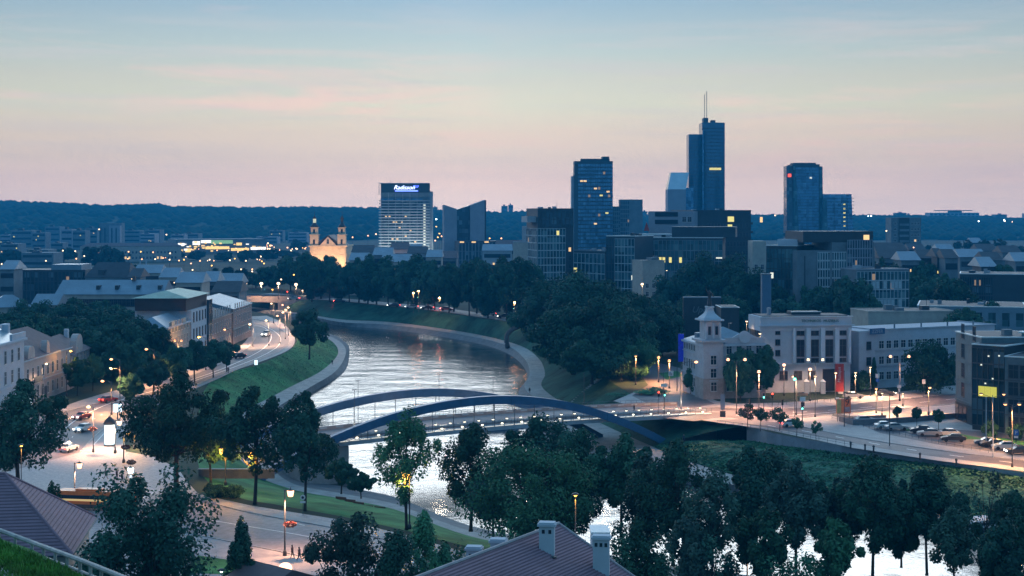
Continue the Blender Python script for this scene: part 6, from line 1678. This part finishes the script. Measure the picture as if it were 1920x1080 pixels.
# ================================================================ traffic lights and signs
tl_r = mat('signal_red', (.5,.02,.02), .5, 0, emit=(1,.06,.03), strength=9); tl_g = mat('signal_green', (.02,.5,.3), .5, 0, emit=(.15,1,.75), strength=7)
blackm = mat('black_metal', (.02,.02,.02), .5, 0)
for i, (px, yb, yh, c) in enumerate(((1246,780,737,'g'),(1235,782,737,'r'),(1432,783,741,'g'),(1448,785,740,'r'),(1504,798,762,'g'),(1490,782,707,'g'),(1467,786,753,'n'),(1406,777,752,'n'),(595.5,0,0,'r'))):
    if px < 600: d = 790; z0 = 0; h = ZT(548, d)
    else: d = 126000/(yb-400); h = ZT(yh, d)
    root = thing('traffic_light', ('green traffic light beside the side road signs', 'red traffic light left of the side road', 'green light between corner house and museum', 'red light before the museum corner', 'green light in the middle of the road island', 'pale green light high before the museum', 'dark traffic signal seen from behind on the pavement', 'dark traffic signal right of the corner house steps', 'red traffic light at the end of the far road bridge')[i], 'traffic light', (X(px if px > 600 else 539, d), d, 0), 0, 'traffic lights')
    part('pole', MB().tube([(0,0,0),(0,0,h+.5)], .06, 6), pole_m, root)
    k = 1 if i != 8 else 1.6
    hs = part('housing', MB().box(-.2*k, .2*k, -.2*k, .1*k, h-.75*k, h+.45*k), blackm, root)
    if c != 'n': part('signal_lens', MB().ball((0,-.22*k,h+(.2 if c == 'r' else -.45)*k), .17*k if i != 5 else .28, 8, 6), tl_r if c == 'r' else tl_g, hs)
wh = mat('sign_white', (.6,.6,.6), .5, 0); blu = mat('parking_blue', (.02,.12,.4), .5, 0); rd_ = mat('sign_red', (.45,.04,.03), .5, 0); org = mat('poster_orange', (.55,.20,.07), .6, .5, 1.2, col2=(.4,.05,.04), emit=(1,.25,.1), strength=.12)
def sign(px, yb, yh, label, shapes, d=None, cat='sign', name='road_sign', pole=True):
    d = d or 126000/(yb-400); h = ZT(yh, d)
    root = thing(name, label, cat, (X(px, d), d, 0))
    if pole: part('pole', MB().tube([(0,0,0),(0,0,h)], .045, 6), pole_m, root)
    for w, hh, dz_, m, nm in shapes: part(nm, MB().box(-w/2, w/2, -.1, -.05, h+dz_-hh/2, h+dz_+hh/2), m, root)
    return root
r_ = sign(1905, 838, 812, 'blue parking sign with a white P at the right edge', [(.95,1.1,.1,blu,'panel'),(.8,.4,-.75,wh,'plate')], cat='sign')
part('lettering', text_mesh('P', 1.0, wh, .02), wh, r_, (0, -.13, ZT(812, 126000/438)-.25))
sign(1570, 775, 750, 'pale sign plates on a pole below the curved wing', [(.8,.8,.2,wh,'plate')])
sign(1645, 752, 706, 'pair of road signs before the curved wing', [(1,1,.2,wh,'plate'),(.8,.8,-.9,blu,'plate')])
sign(1686, 752, 726, 'road sign plates on the lamp side pavement', [(1,.8,.2,wh,'plate'),(.5,.8,-.7,wh,'plate')])
sign(1732, 745, 681+0, 'square sign before the willow', [(.8,1.1,-4.5,wh,'plate')])
r_ = sign(1258, 0, 700, 'lane direction sign on a curved arm over the side road', [(1.2,1.3,0,wh,'panel')], d=372, pole=False)
part('arm', MB().tube([(-1.9,0,0),(-1.9,0,6.2-.9),(-1.6,0,6.1),(-.6,0,6.45)], .07, 6), pole_m, r_)
o = part('arrow_symbol', MB().box(-.3,-.15,-.13,-.101,-.4,.4).box(.1,.25,-.13,-.101,-.4,.0).box(-.3,.25,-.13,-.101,-.45,-.41), blackm, r_, (0,0,ZT(700,372)))
sign(1245, 790, 722, 'small plates on the signal pole of the side road', [(1.4,.7,0,wh,'plate')])
sign(1378, 772, 724, 'white information plate beside the corner house base', [(1.1,.8,0,wh,'plate')], d=356)
sign(1355, 788, 735, 'tall pale totem sign on the corner before the turret house', [(1.0,3.4,-2.2,pk_,'panel'),(1.2,1.8,-5.1,conc_d,'panel')], d=330)
r_ = sign(1505, 795, 741, 'orange and white direction board above the road island', [(2.2,.5,.2,mat('sign_orange',(.6,.25,.15),.5,0),'plate'),(1.2,.9,-.8,wh,'plate'),(.8,.8,-1.9,blackm,'plate')], d=322)
sign(508, 0, 680, 'pole with a round no stopping sign beside the dark tree on the boulevard', [(.05,.05,0,wh,'plate')], d=236, pole=False) if False else None
r_ = thing('road_sign', 'round prohibition sign with a white plate on the trunk side of the boulevard', 'sign', (X(568, 223), 223, 0))
part('pole', MB().tube([(0,0,0),(0,0,2.9)], .04, 6), pole_m, r_)
o = part('round_plate', MB().lathe([(.38,0),(.38,.05)], 14), wh, r_, (0,-.1,2.6)); o.rotation_euler = (R(90),0,0); o = part('symbol', MB().lathe([(.2,0),(.2,.05)], 12), blackm, r_, (0,-.16,2.6)); o.rotation_euler = (R(90),0,0)
part('plate', MB().box(-.4,.4,-.12,-.07,1.75,2.05), wh, r_)
# billboard with the 9
d = 126000/(790-400); z1_, z0_ = ZT(748, d), ZT(775, d)
r_ = thing('billboard', 'orange red poster column with a black 9 on the traffic island', 'billboard', (X(1582, d), d, 0), R(14))
part('panel', MB().box(-1.75, 1.6, -.15, .15, z0_, z1_), org, r_); part('post', MB().tube([(-1.5,0,0),(-1.5,0,z0_)], .07, 6), pole_m, r_); part('post', MB().tube([(1.3,0,0),(1.3,0,z0_)], .07, 6), pole_m, r_)
part('lettering', text_mesh('9', 2.2, blackm, .02), blackm, r_, (.75, -.19, z0_+1.7))
part('poster_edge', MB().box(-1.72, -.7, -.19, -.151, z0_+.1, z1_-.1), mat('poster_yellow', (.6,.4,.15), .6, .3, 1), r_); part('poster_patch', MB().box(.2, 1.4, -.18, -.151, z0_+.3, z0_+1.4), mat('poster_pink', (.6,.3,.28), .6, .4, 2), r_)
# advertising column, lit
glow_c = mat('column_light', (.8,.9,.9), .5, .04, 1, emit=(.72,.93,1), strength=1.6)
d = 126000/(836-400)
r_ = thing('advertising_column', 'round brightly lit white advertising column with a dark pointed cap', 'advertising column', (X(205.5, d), d, 0))
part('lit_drum', MB().lathe([(.98,.35),(.98,4.15)], 20), glow_c, r_, smooth=True); part('plinth', MB().lathe([(1.05,0),(1.05,.34)], 20), conc_d, r_)
part('cap', MB().lathe([(1.15,4.16),(1.12,4.45),(.85,5.0),(.3,5.5),(.05,5.8)], 16), conc_d, r_, smooth=True)
l = bpy.data.lights.new('column_glow', 'POINT'); l.energy = 350; l.color = (.75,.95,1); l.shadow_soft_size = 1.1; link('column_glow', l, r_, (0,-2.0,2.6))
def lightbox(px, yb, y0, y1, w, label, d=None, n=1):
    d = d or 126000/(yb-400); r_ = thing('lit_billboard', label, 'billboard', (X(px, d), d, 0), R(8))
    za, zb = ZT(y1, d), ZT(y0, d)
    for k in range(n): part('lit_panel', MB().box(-w/2+k*w/n+.05, -w/2+(k+1)*w/n-.05, -.2, .2, za, zb), glow_c, r_)
    part('frame', MB().box(-w/2-.08, w/2+.08, -.12, .12, zb+.002, zb+.15), conc_d, r_); part('post', MB().tube([(0,0,0),(0,0,za)], .1, 6), conc_d, r_)
lightbox(220.5, 792, 757, 772.5, 1.75, 'small lit white billboard with two panels behind the advertising column', n=2)
lightbox(53.5, 790, 747, 760, 1.3, 'small lit white box peeping past the dark tree at the left edge')
lightbox(480, 690, 675, 684, 1.0, 'tiny lit white board on the river side pavement')
lightbox(352, 706, 688, 694, .8, 'tiny lit white board half hidden by the low street trees')
# flower balls on posts
fb = leaf_mat('flower_leaves', (.35,.14,.08), (.12,.05,.04))
for i, (px, yb, yh) in enumerate(((173,850,804),(236,878,838),(246,890,866),(541,1045,982))):
    d = 126000/(yb-400); rs = np.random.RandomState(i); n = 260; p = rs.normal(size=(n,3)); p /= np.linalg.norm(p, axis=1)[:,None]; p *= rs.uniform(.7,1,(n,1))*np.array([1.0,.8,.5])*.85
    r_ = thing('flower_basket', '%s hanging basket of orange flowers' % ('roadside lamp post', 'lantern by the square with', 'lowest square lantern', 'tall boulevard lantern')[i] if False else ('orange flower basket on the lamp post beside the white cars', 'orange flower basket right of the advertising column', 'orange flower basket lowest above the people', 'pale flower basket on the tall boulevard lantern')[i], 'flower basket', (X(px+(3 if i == 3 else 0), d-.3), d-.3, ZT(yh, d)), 0, 'flower baskets')
    link('flowers', leaves_mesh('flowers', p, .14, leafm['flower_leaves'], rs), r_)
    part('bracket', MB().lathe([(.3,-.35),(.6,-.1)], 8), iron, r_)
# ================================================================ cars
glass_c = mat('car_glass', (.02,.03,.04), .1, 0); tyre = mat('tyre', (.02,.02,.02), .8, 0)
hl = mat('headlight', (.9,.9,.8), .3, 0, emit=(1,.93,.8), strength=18); tlm = mat('tail_light', (.4,.02,.02), .4, 0, emit=(1,.05,.03), strength=12); hl_off = mat('headlight_off', (.5,.5,.5), .2, 0)
def car_meshes():
    prof = [(-2.25,.35),(-2.3,.75),(-2.1,.98),(-1.35,1.02),(1.15,.98),(2.05,.80),(2.28,.60),(2.25,.32)]
    q = MB(); n = len(prof); ys = (-.88,-.82,.82,.88)
    vs = []
    for y, k in ((-.86,0),(.86,0)):
        vs += [(x, y, z) for x, z in prof]
    vs2 = [(x*.985, -.80, z+.03 if .5 < z else z) for x, z in prof]+[(x*.985, .80, z+.03 if .5 < z else z) for x, z in prof]
    q.add(vs+vs2, [(i, (i+1)%n, 2*n+(i+1)%n, 2*n+i) for i in range(n)]+[(n+(i+1)%n, n+i, 3*n+i, 3*n+(i+1)%n) for i in range(n)]+[(2*n+i, 2*n+(i+1)%n, 3*n+(i+1)%n, 3*n+i) for i in range(n)]+[tuple(range(n-1,-1,-1)), tuple(range(n,2*n))])
    g = MB(); g.add([(-1.75,-.76,1.0),(1.05,-.76,.98),(1.05,.76,.98),(-1.75,.76,1.0),(-1.2,-.60,1.42),(.25,-.60,1.44),(.25,.60,1.44),(-1.2,.60,1.42)], [(4,5,6,7),(0,1,5,4),(1,2,6,5),(2,3,7,6),(3,0,4,7)])
    rf = MB(); rf.add([(-1.25,-.62,1.425),(.28,-.62,1.445),(.28,.62,1.445),(-1.25,.62,1.425),(-1.1,-.5,1.49),(.12,-.5,1.50),(.12,.5,1.50),(-1.1,.5,1.49)], [(4,5,6,7),(0,1,5,4),(1,2,6,5),(2,3,7,6),(3,0,4,7)])
    w = MB()
    pts = [(.33*math.cos(2*PI*k/14), .33*math.sin(2*PI*k/14)) for k in range(14)]
    w.add([(a,-.11,c) for a, c in pts]+[(a,.11,c) for a, c in pts], [tuple(range(13,-1,-1)) , tuple(range(14,28))]+[(k,(k+1)%14,(k+1)%14+14,k+14) for k in range(14)])
    lt = MB().box(-.06,.06,-.2,.2,-.09,.09)
    return q, g, rf, w, lt
cb, cg, cr_, cw, cl_ = car_meshes()
CG = cg.mesh('windows', glass_c); CW = cw.mesh('wheel', tyre); HLm = cl_.mesh('headlight', hl); HLo = cl_.mesh('headlight', hl_off); TLo = cl_.mesh('tail_light', mat('tail_light_off', (.25,.02,.02), .3, 0)); PK = 'parked cars at the right'; TLm = cl_.mesh('tail_light', tlm)
CBM = {}
def car(px, py, heading, colr, label, lights=False, group='parked cars', scale=1.0, d=None, big=False, cat='car'):
    if colr not in CBM:
        m = mat('car_paint_%d' % len(CBM), colr, .28, 0, metal=.25, spec=.6); CBM[colr] = (cb.mesh('body', m, False), cr_.mesh('roof', m))
    d = d or 126000/(py-400); parked_off = group == PK
    r_ = thing('van' if big else 'car', label, 'van' if big else cat, (X(px, d), d, .04), R(heading), group); r_.scale = (scale*1.05, scale*1.05, scale*(1.25 if big else 1.05))
    link('body', CBM[colr][0], r_); link('windows', CG, r_); link('roof', CBM[colr][1], r_)
    for x in (-1.4, 1.38):
        for y in (-.78, .78): link('wheel', CW, r_, (x, y, .33))
    for y in (-.6, .6): link('headlight', HLm if lights else HLo, r_, (2.22, y, .68)); link('tail_light', TLm if not parked_off else TLo, r_, (-2.26, y, .78))
    return r_
WHT, SIL, DRK, RED, BLU = (.62,.62,.60), (.35,.37,.38), (.03,.035,.045), (.30,.03,.03), (.06,.09,.14)
TRAF = 'cars on the left street'
car(153, 786, 250, RED, 'dark red car nearest the bent lamp post, driving down the left street', True, TRAF)
car(156, 809, 250, WHT, 'white car just below the red one on the left street', True, TRAF)
r_ = car(129, 846, 78, WHT, 'white taxi with a roof sign seen from behind, nearest on the left street', False, TRAF, cat='taxi')
part('roof_sign', MB().box(-.15,.15,-.3,.3,1.5,1.68), glow_c, r_)
car(203, 754, 60, RED, 'dark red car half hidden behind the curved lamp post', False, TRAF)
car(446, 672, 232, DRK, 'car with dazzling headlights beside the low trees of the bend', True, TRAF, 1.1)
car(499, 631, 262, SIL, 'light van with headlights on in the river bend', True, TRAF, 1.15, big=True)
TLb = cl_.mesh('tail_light', mat('brake_light', (.5,.02,.02), .4, 0, emit=(1,.04,.04), strength=220))
AV = 'cars on the far embankment road'
for i, (px, d, hd, lt) in enumerate(((551,775,185,True),(637,752,10,False),(738,716,190,True),(772,706,190,True),(801,698,190,True),(838,690,10,False),(917,655,195,True),(946,640,195,True))):
    rc = car(px, 0, hd-12, (SIL,DRK,DRK,SIL,DRK,RED,SIL,DRK)[i], '{} car from the left on the road behind the avenue trees'.format(ordn(i)), lt, AV, 1.25, d=d)
    if i in (1, 5):
        for ch in list(rc.children):
            if ch.name.startswith('tail_light'): ch.data = TLb
PK = 'parked cars at the right'
car(1484, 800, 15, WHT, 'white car behind the roundest small tree on the road wall', False, 'cars on the right hand roads')
car(1600, 747, 5, SIL, 'light car roof behind the road before the curved wing', False, PK)
car(1660, 742, 5, DRK, 'dark car with its lights on at the kerb before the curved wing', True, PK)
car(1622, 793, 8, SIL, 'pale car low behind the wall at the left end of the car park', False, PK)
car(1661, 804, 8, WHT, 'white car roof, second from the left in the sunken car park', False, PK)
car(1680, 807, 8, SIL, 'silver car, third from the left in the sunken car park', False, PK)
car(1728, 812, 172, DRK, 'black car under the middle clipped tree', False, PK)
car(1742, 818, 172, SIL, 'silver car just below the black one under the clipped tree', False, PK)
car(1776, 818, 176, WHT, 'white saloon parked in the middle of the car park', False, PK)
car(1787, 828, 172, DRK, 'black hatchback right of and below the white saloon', False, PK)
car(1850, 835, 172, BLU, 'blue grey car left of the pair by the low wall', False, PK)
car(1862, 838, 172, DRK, 'dark car between the blue grey and the cream one', False, PK)
car(1884, 843, 175, WHT, 'cream car beside the short wall below the parking sign', False, PK)
car(1909, 852, 178, DRK, 'black car with shining lamps at the right edge', True, PK)
car(122, 937, 170, BLU, 'pale car roof just behind the brown hipped roof', False, 'cars on the square'); car(133, 950, 170, WHT, 'white car beside the old lantern behind the brown hipped roof', False, 'cars on the square')
# orange bus
d = 126000/(955-400)
r_ = thing('bus', 'orange bus with a glowing pale side stripe, half hidden by the large round tree', 'bus', (X(180, d), d, 0), R(-9))
orb = mat('bus_orange', (.75,.17,.04), .35, .1, 1); part('body', MB().box(-6, 6, -1.25, 1.25, .95, 2.9, taper=(.15,.12)), orb, r_); part('skirt', MB().box(-6, 6, -1.26, 1.26, .35, .949), brownw, r_)
part('window_band', MB().box(-5.6, 5.6, -1.30, 1.30, 1.75, 2.3), glass_c, r_); part('side_stripe', MB().box(-6.02, 6.02, -1.34, 1.34, 1.45, 1.72), mat('bus_stripe_glow', (.7,.55,.25), .5, 0, emit=(1,.62,.2), strength=.5), r_)  # side stripe is no lamp, its brightness is added as emission
part('roof_unit', MB().box(-3, 1, -.7, .7, 2.91, 3.15), orb, r_)
for x in (-3.8, 3.6):
    for y in (-1.15, 1.15): link('wheel', CW, r_, (x, y, .45)).scale = (1.35, 1.2, 1.35)
# ================================================================ people
skin_m = mat('skin', (.4,.25,.18), .7, 0); cloth_d = mat('dark_clothes', (.03,.03,.04), .9, .2, 5); cloth_r = mat('brown_clothes', (.12,.06,.05), .9, .2, 5); hair_m = mat('dark_hair', (.02,.015,.01), .8, 0)
def person(px, py, label, z=0.0, rz=0.0, m=None, walk=1, group=None, d=None, arm_up=False):
    d = d or (CAMH-z)*F/(py-YH)
    r_ = thing('person', label, 'person', (X(px, d), d, z+.03), R(rz), group)
    s = .24*walk
    jt = [(0,0,.98),(0,0,1.2),(0,0,1.42),(0,0,1.52),(0,-.01,1.6),(0,-.01,1.74),
          (.10,0,.92),(.11,-s*.5,.5),(.11,-s*.9,.09),(.11,-s*.9-.15,.05),(-.10,0,.92),(-.11,s*.2,.5),(-.11,s*.9,.12),(-.11,s*.9-.13,.05),
          (.19,0,1.40),(.25,s*.4,1.13),(.24,s*.3-.08,.88),(.24,s*.3-.12,.78),(-.19,0,1.40),(-.25,-s*.4,1.13),(-.24,-s*.5-.08,.88),(-.24,-s*.5-.12,.78)]
    ed = [(0,1),(1,2),(2,3),(3,4),(4,5),(0,6),(6,7),(7,8),(8,9),(0,10),(10,11),(11,12),(12,13),(2,14),(14,15),(15,16),(16,17),(2,18),(18,19),(19,20),(20,21)]
    rd = [.15,.14,.15,.06,.085,.10,.095,.065,.045,.04,.095,.065,.045,.04,.065,.05,.035,.04,.065,.05,.035,.04]
    skin_body('body', jt, ed, rd, m or cloth_d, r_, 1)
    q = MB(); q.ball((0,-.035,1.655), .093, 10, 8, sz=1.2); part('face', q, skin_m, r_, smooth=True)
    q = MB(); q.ball((0,.01,1.69), .108, 10, 8, sz=1.05); part('hair', q, hair_m, r_, smooth=True)
    q = MB(); q.tube([(0,0,.86),(0,0,1.1),(0,0,1.46)], [.19,.17,.19], 10); part('jacket', q, m or cloth_d, r_, smooth=True)
    return r_
person(548, 1048, 'walker in dark clothes, left one of the pair beside the tall lantern', m=cloth_r, rz=80, group='walkers on the boulevard')
person(561, 1052, 'walker striding in dark clothes, right one of the pair beside the tall lantern', rz=85, walk=1.5, group='walkers on the boulevard')
person(198, 899, 'person in brown striding alone across the cobbled square', m=cloth_r, rz=100, walk=1.5, group='people on the square')
person(219, 900, 'person in dark clothes left of the pair by the pale lantern', rz=95, group='people on the square')
person(229, 906, 'person in dark clothes right of the pair by the pale lantern', rz=85, group='people on the square')
person(993, 738, 'small figure walking on the far quay path beyond the bridge', z=-6.1, group='figures on the quays')
person(1189, 771, 'figure crossing the footbridge under the falling arch', rz=60, d=331, z=.9, group='figures on the footbridge')
person(623, 684, 'small figure on the quay path at the river bend', z=-6.1, group='figures on the quays')
person(1282, 837, 'figure standing at the stair rail by the bridge foot', d=296, z=-.6, group='figures on the quays')
person(1411, 777, 'figure waiting on the pavement between corner house and museum', rz=40, group='people at the junction')
person(466, 632, 'small figure on the pavement by the furthest street house', group='people on the left pavement')
person(428, 700, 'figure sitting side of the low street trees, nearer the bend', group='people on the left pavement')
person(72, 770, 'figure on the pavement before the balcony house', group='people on the left pavement')
# ================================================================ benches
bench_m = mat('bench_wood', (.08,.06,.05), .8, .2, 4)
for i, (px, py) in enumerate(((641,941),(658,946),(674,951),(691,957),(714,960))):
    z = -5.6; c = P(px, py, z)
    r_ = thing('park_bench', '{} dark bench from the left facing the river'.format(ordn(i)), 'bench', tuple(c), R(-26), 'benches facing the river')
    part('seat', MB().box(-1.1,1.1,-.25,.25,.42,.48), bench_m, r_); part('backrest', MB().box(-1.1,1.1,-.32,-.27,.5,.95), bench_m, r_)
    for x in (-.9,.9): part('leg', MB().box(x-.05,x+.05,-.22,.22,0,.419), iron, r_)
# ================================================================ boats
hullw = mat('boat_white', (.5,.53,.56), .4, .08, 1); hullb = mat('boat_blue', (.06,.13,.25), .4, .1, 1)
def boat(px, py, L_, Wd, rz, label, d=None, decks=1):
    d = d or 53*F/(py-YH); r_ = thing('boat', label, 'boat', (X(px, d), d, -8), R(rz), None)
    pl = [(-L_/2,-Wd/2*.8),(L_*.3,-Wd/2),(L_/2,0),(L_*.3,Wd/2),(-L_/2,Wd/2*.8)]
    q = MB(); q.prism(pl, -.4, 1.0); part('hull', q, hullb, r_); q = MB(); q.prism([(x*.99, y*.96) for x, y in pl], 1.001, 1.25); part('gunwale', q, hullw, r_)
    part('cabin', MB().box(-L_*.38, L_*.25, -Wd*.36, Wd*.36, 1.251, 2.6), hullw, r_); part('window_band', MB().box(-L_*.36, L_*.255, -Wd*.37, Wd*.37, 1.75, 2.3), glass_c, r_)
    part('roof', MB().box(-L_*.42, L_*.29, -Wd*.44, Wd*.44, 2.601, 2.75), hullw, r_)
    return r_
boat(1838, 1003, 12, 4, 25, 'white and blue river boat moored by the ivy bank at the right')
boat(1562, 940, 7, 2.6, 15, 'small pale boat glimpsed between the trees under the ivy slope')
boat(945, 0, 13, 5, 20, 'moored pontoon boat with a flat roof seen under the arch beyond the footbridge', d=372)
# ================================================================ pipe sculpture on the far bank
q = MB(); c0 = P(951, 648, -5); c = c0
pts_ = [Q(952,652,572), Q(950,640,573), Q(951,628,575), Q(960,618,578), Q(972,612,582), Q(985,607,588), Q(995,603,594)]
q.tube([p-c for p in curve(pts_, 5)], .95, 10)
o = part('pipe_sculpture', q, mat('rusty_pipe', (.05,.035,.03), .7, .3, 1), None, loc=tuple(c), smooth=True); tag(o, 'huge dark bent pipe arching from the far bank towards the water', 'sculpture')
# ================================================================ railings, bollards and steps
def rail_fence(name, label, pts, h=1.0, step=2.0, z=0.0, m=None, posts_only=False):
    c = [P(px, py, z) for px, py in pts]; o0 = c[0]; r_ = thing(name, label, 'railing', tuple(o0))
    q = MB()
    if not posts_only:
        for a, b2 in zip(c, c[1:]):
            for hh in (h, h*.5): q.tube([a-o0+Vector((0,0,hh)), b2-o0+Vector((0,0,hh))], .03, 4)
        part('rail', q, m or rail_m, r_)
    q = MB()
    for a, b2 in zip(c, c[1:]):
        n = max(1, int((b2-a).length/step))
        for k in range(n): p = a.lerp(b2, k/n)-o0; q.tube([p, p+Vector((0,0,h))], .035, 4)
    part('posts', q, m or rail_m, r_)
rail_fence('railing', 'thin railing along the top of the ivy slope wall', [(1345,797),(1440,809),(1520,824),(1600,839)], z=.02)
rail_fence('railing', 'railing between pavement and road before the museum', [(1400,757),(1460,759),(1520,756),(1570,752)], z=.02)
rail_fence('railing', 'rail along the edge of the sunken car park', [(1560,786),(1640,806),(1760,832),(1870,852)], z=.02, h=.8)
rail_fence('railing', 'railing from the grove edge to the bridge end', [(1110,782),(1180,775),(1240,772)], z=.02)
for i, px in enumerate((1595,1622,1638,1725,1793)):
    y0_ = 812+(px-1440)*.165+3; d = 126000/(y0_-400); o = part('bollard', MB().lathe([(.16,0),(.16,.9),(.24,.95),(.24,1.15),(.1,1.3)], 8), iron, None, loc=(X(px, d), d, .02)); tag(o, '{} dark bollard from the left along the lower road'.format(ordn(i)), 'bollard', 'bollards along the lower road')
mb = MB()
for k in range(14):
    t_ = k/13; a = P(1092, 700+t_*0, 0)
o1_, o2_ = P(1065, 745, -5.6), P(1120, 700+8, -.4)
for k in range(16):
    t_ = k/15; p = Vector((18+t_*9, 396+t_*14, -6+t_*5.8)); mb.cbox((p.x-18, p.y-396, p.z-.5), 9, 1.1, 1.0, 0, R(32))
o = part('stone_steps', mb, stone, None, loc=(18, 396, 0)); tag(o, 'broad stone steps climbing the far bank right of the quay path', 'steps')
r_ = thing('low_wall', 'low dark stone wall at the underpass below the trees, left of the boulevard', 'wall', tuple(P(372, 893, 0)))
part('wall', MB().box(0, 13, 0, .5, -.4, 1.1), dark_stone, r_); part('coping', MB().box(-.1, 13.1, -.1, .6, 1.101, 1.25), stone, r_)
for i, (px, w) in enumerate(((405,2.6),(416,2.2),(440,3.0),(395,1.8))):
    tree('bush', (X(px, 236+i*.6), 236+i*.6, 0), 1.9, w*.6, 'low boulevard shrub, %s of four before the dark underpass wall' % ORD[(1,2,3,0)[i]], leaf=.14, name='shrub', cat='shrub', group='shrubs before the underpass')
# ================================================================ haze
hz_m = bpy.data.materials.new('haze'); hz_m.use_nodes = True
t = hz_m.node_tree; t.nodes.clear()
v = N('ShaderNodeVolumePrincipled', t); v.inputs['Color'].default_value = (0.03, 0.42, 0.82, 1); v.inputs['Density'].default_value = 0.00019; v.inputs['Anisotropy'].default_value = 0.0
o_ = N('ShaderNodeOutputMaterial', t); L(v.outputs[0], o_.inputs['Volume'], t)
hzo = part('haze', MB().box(-4500, 4500, -100, 5200, -12, 175), hz_m, None)
hzo['kind'] = 'stuff'; hzo['label'] = 'thin blue evening haze over the whole city'
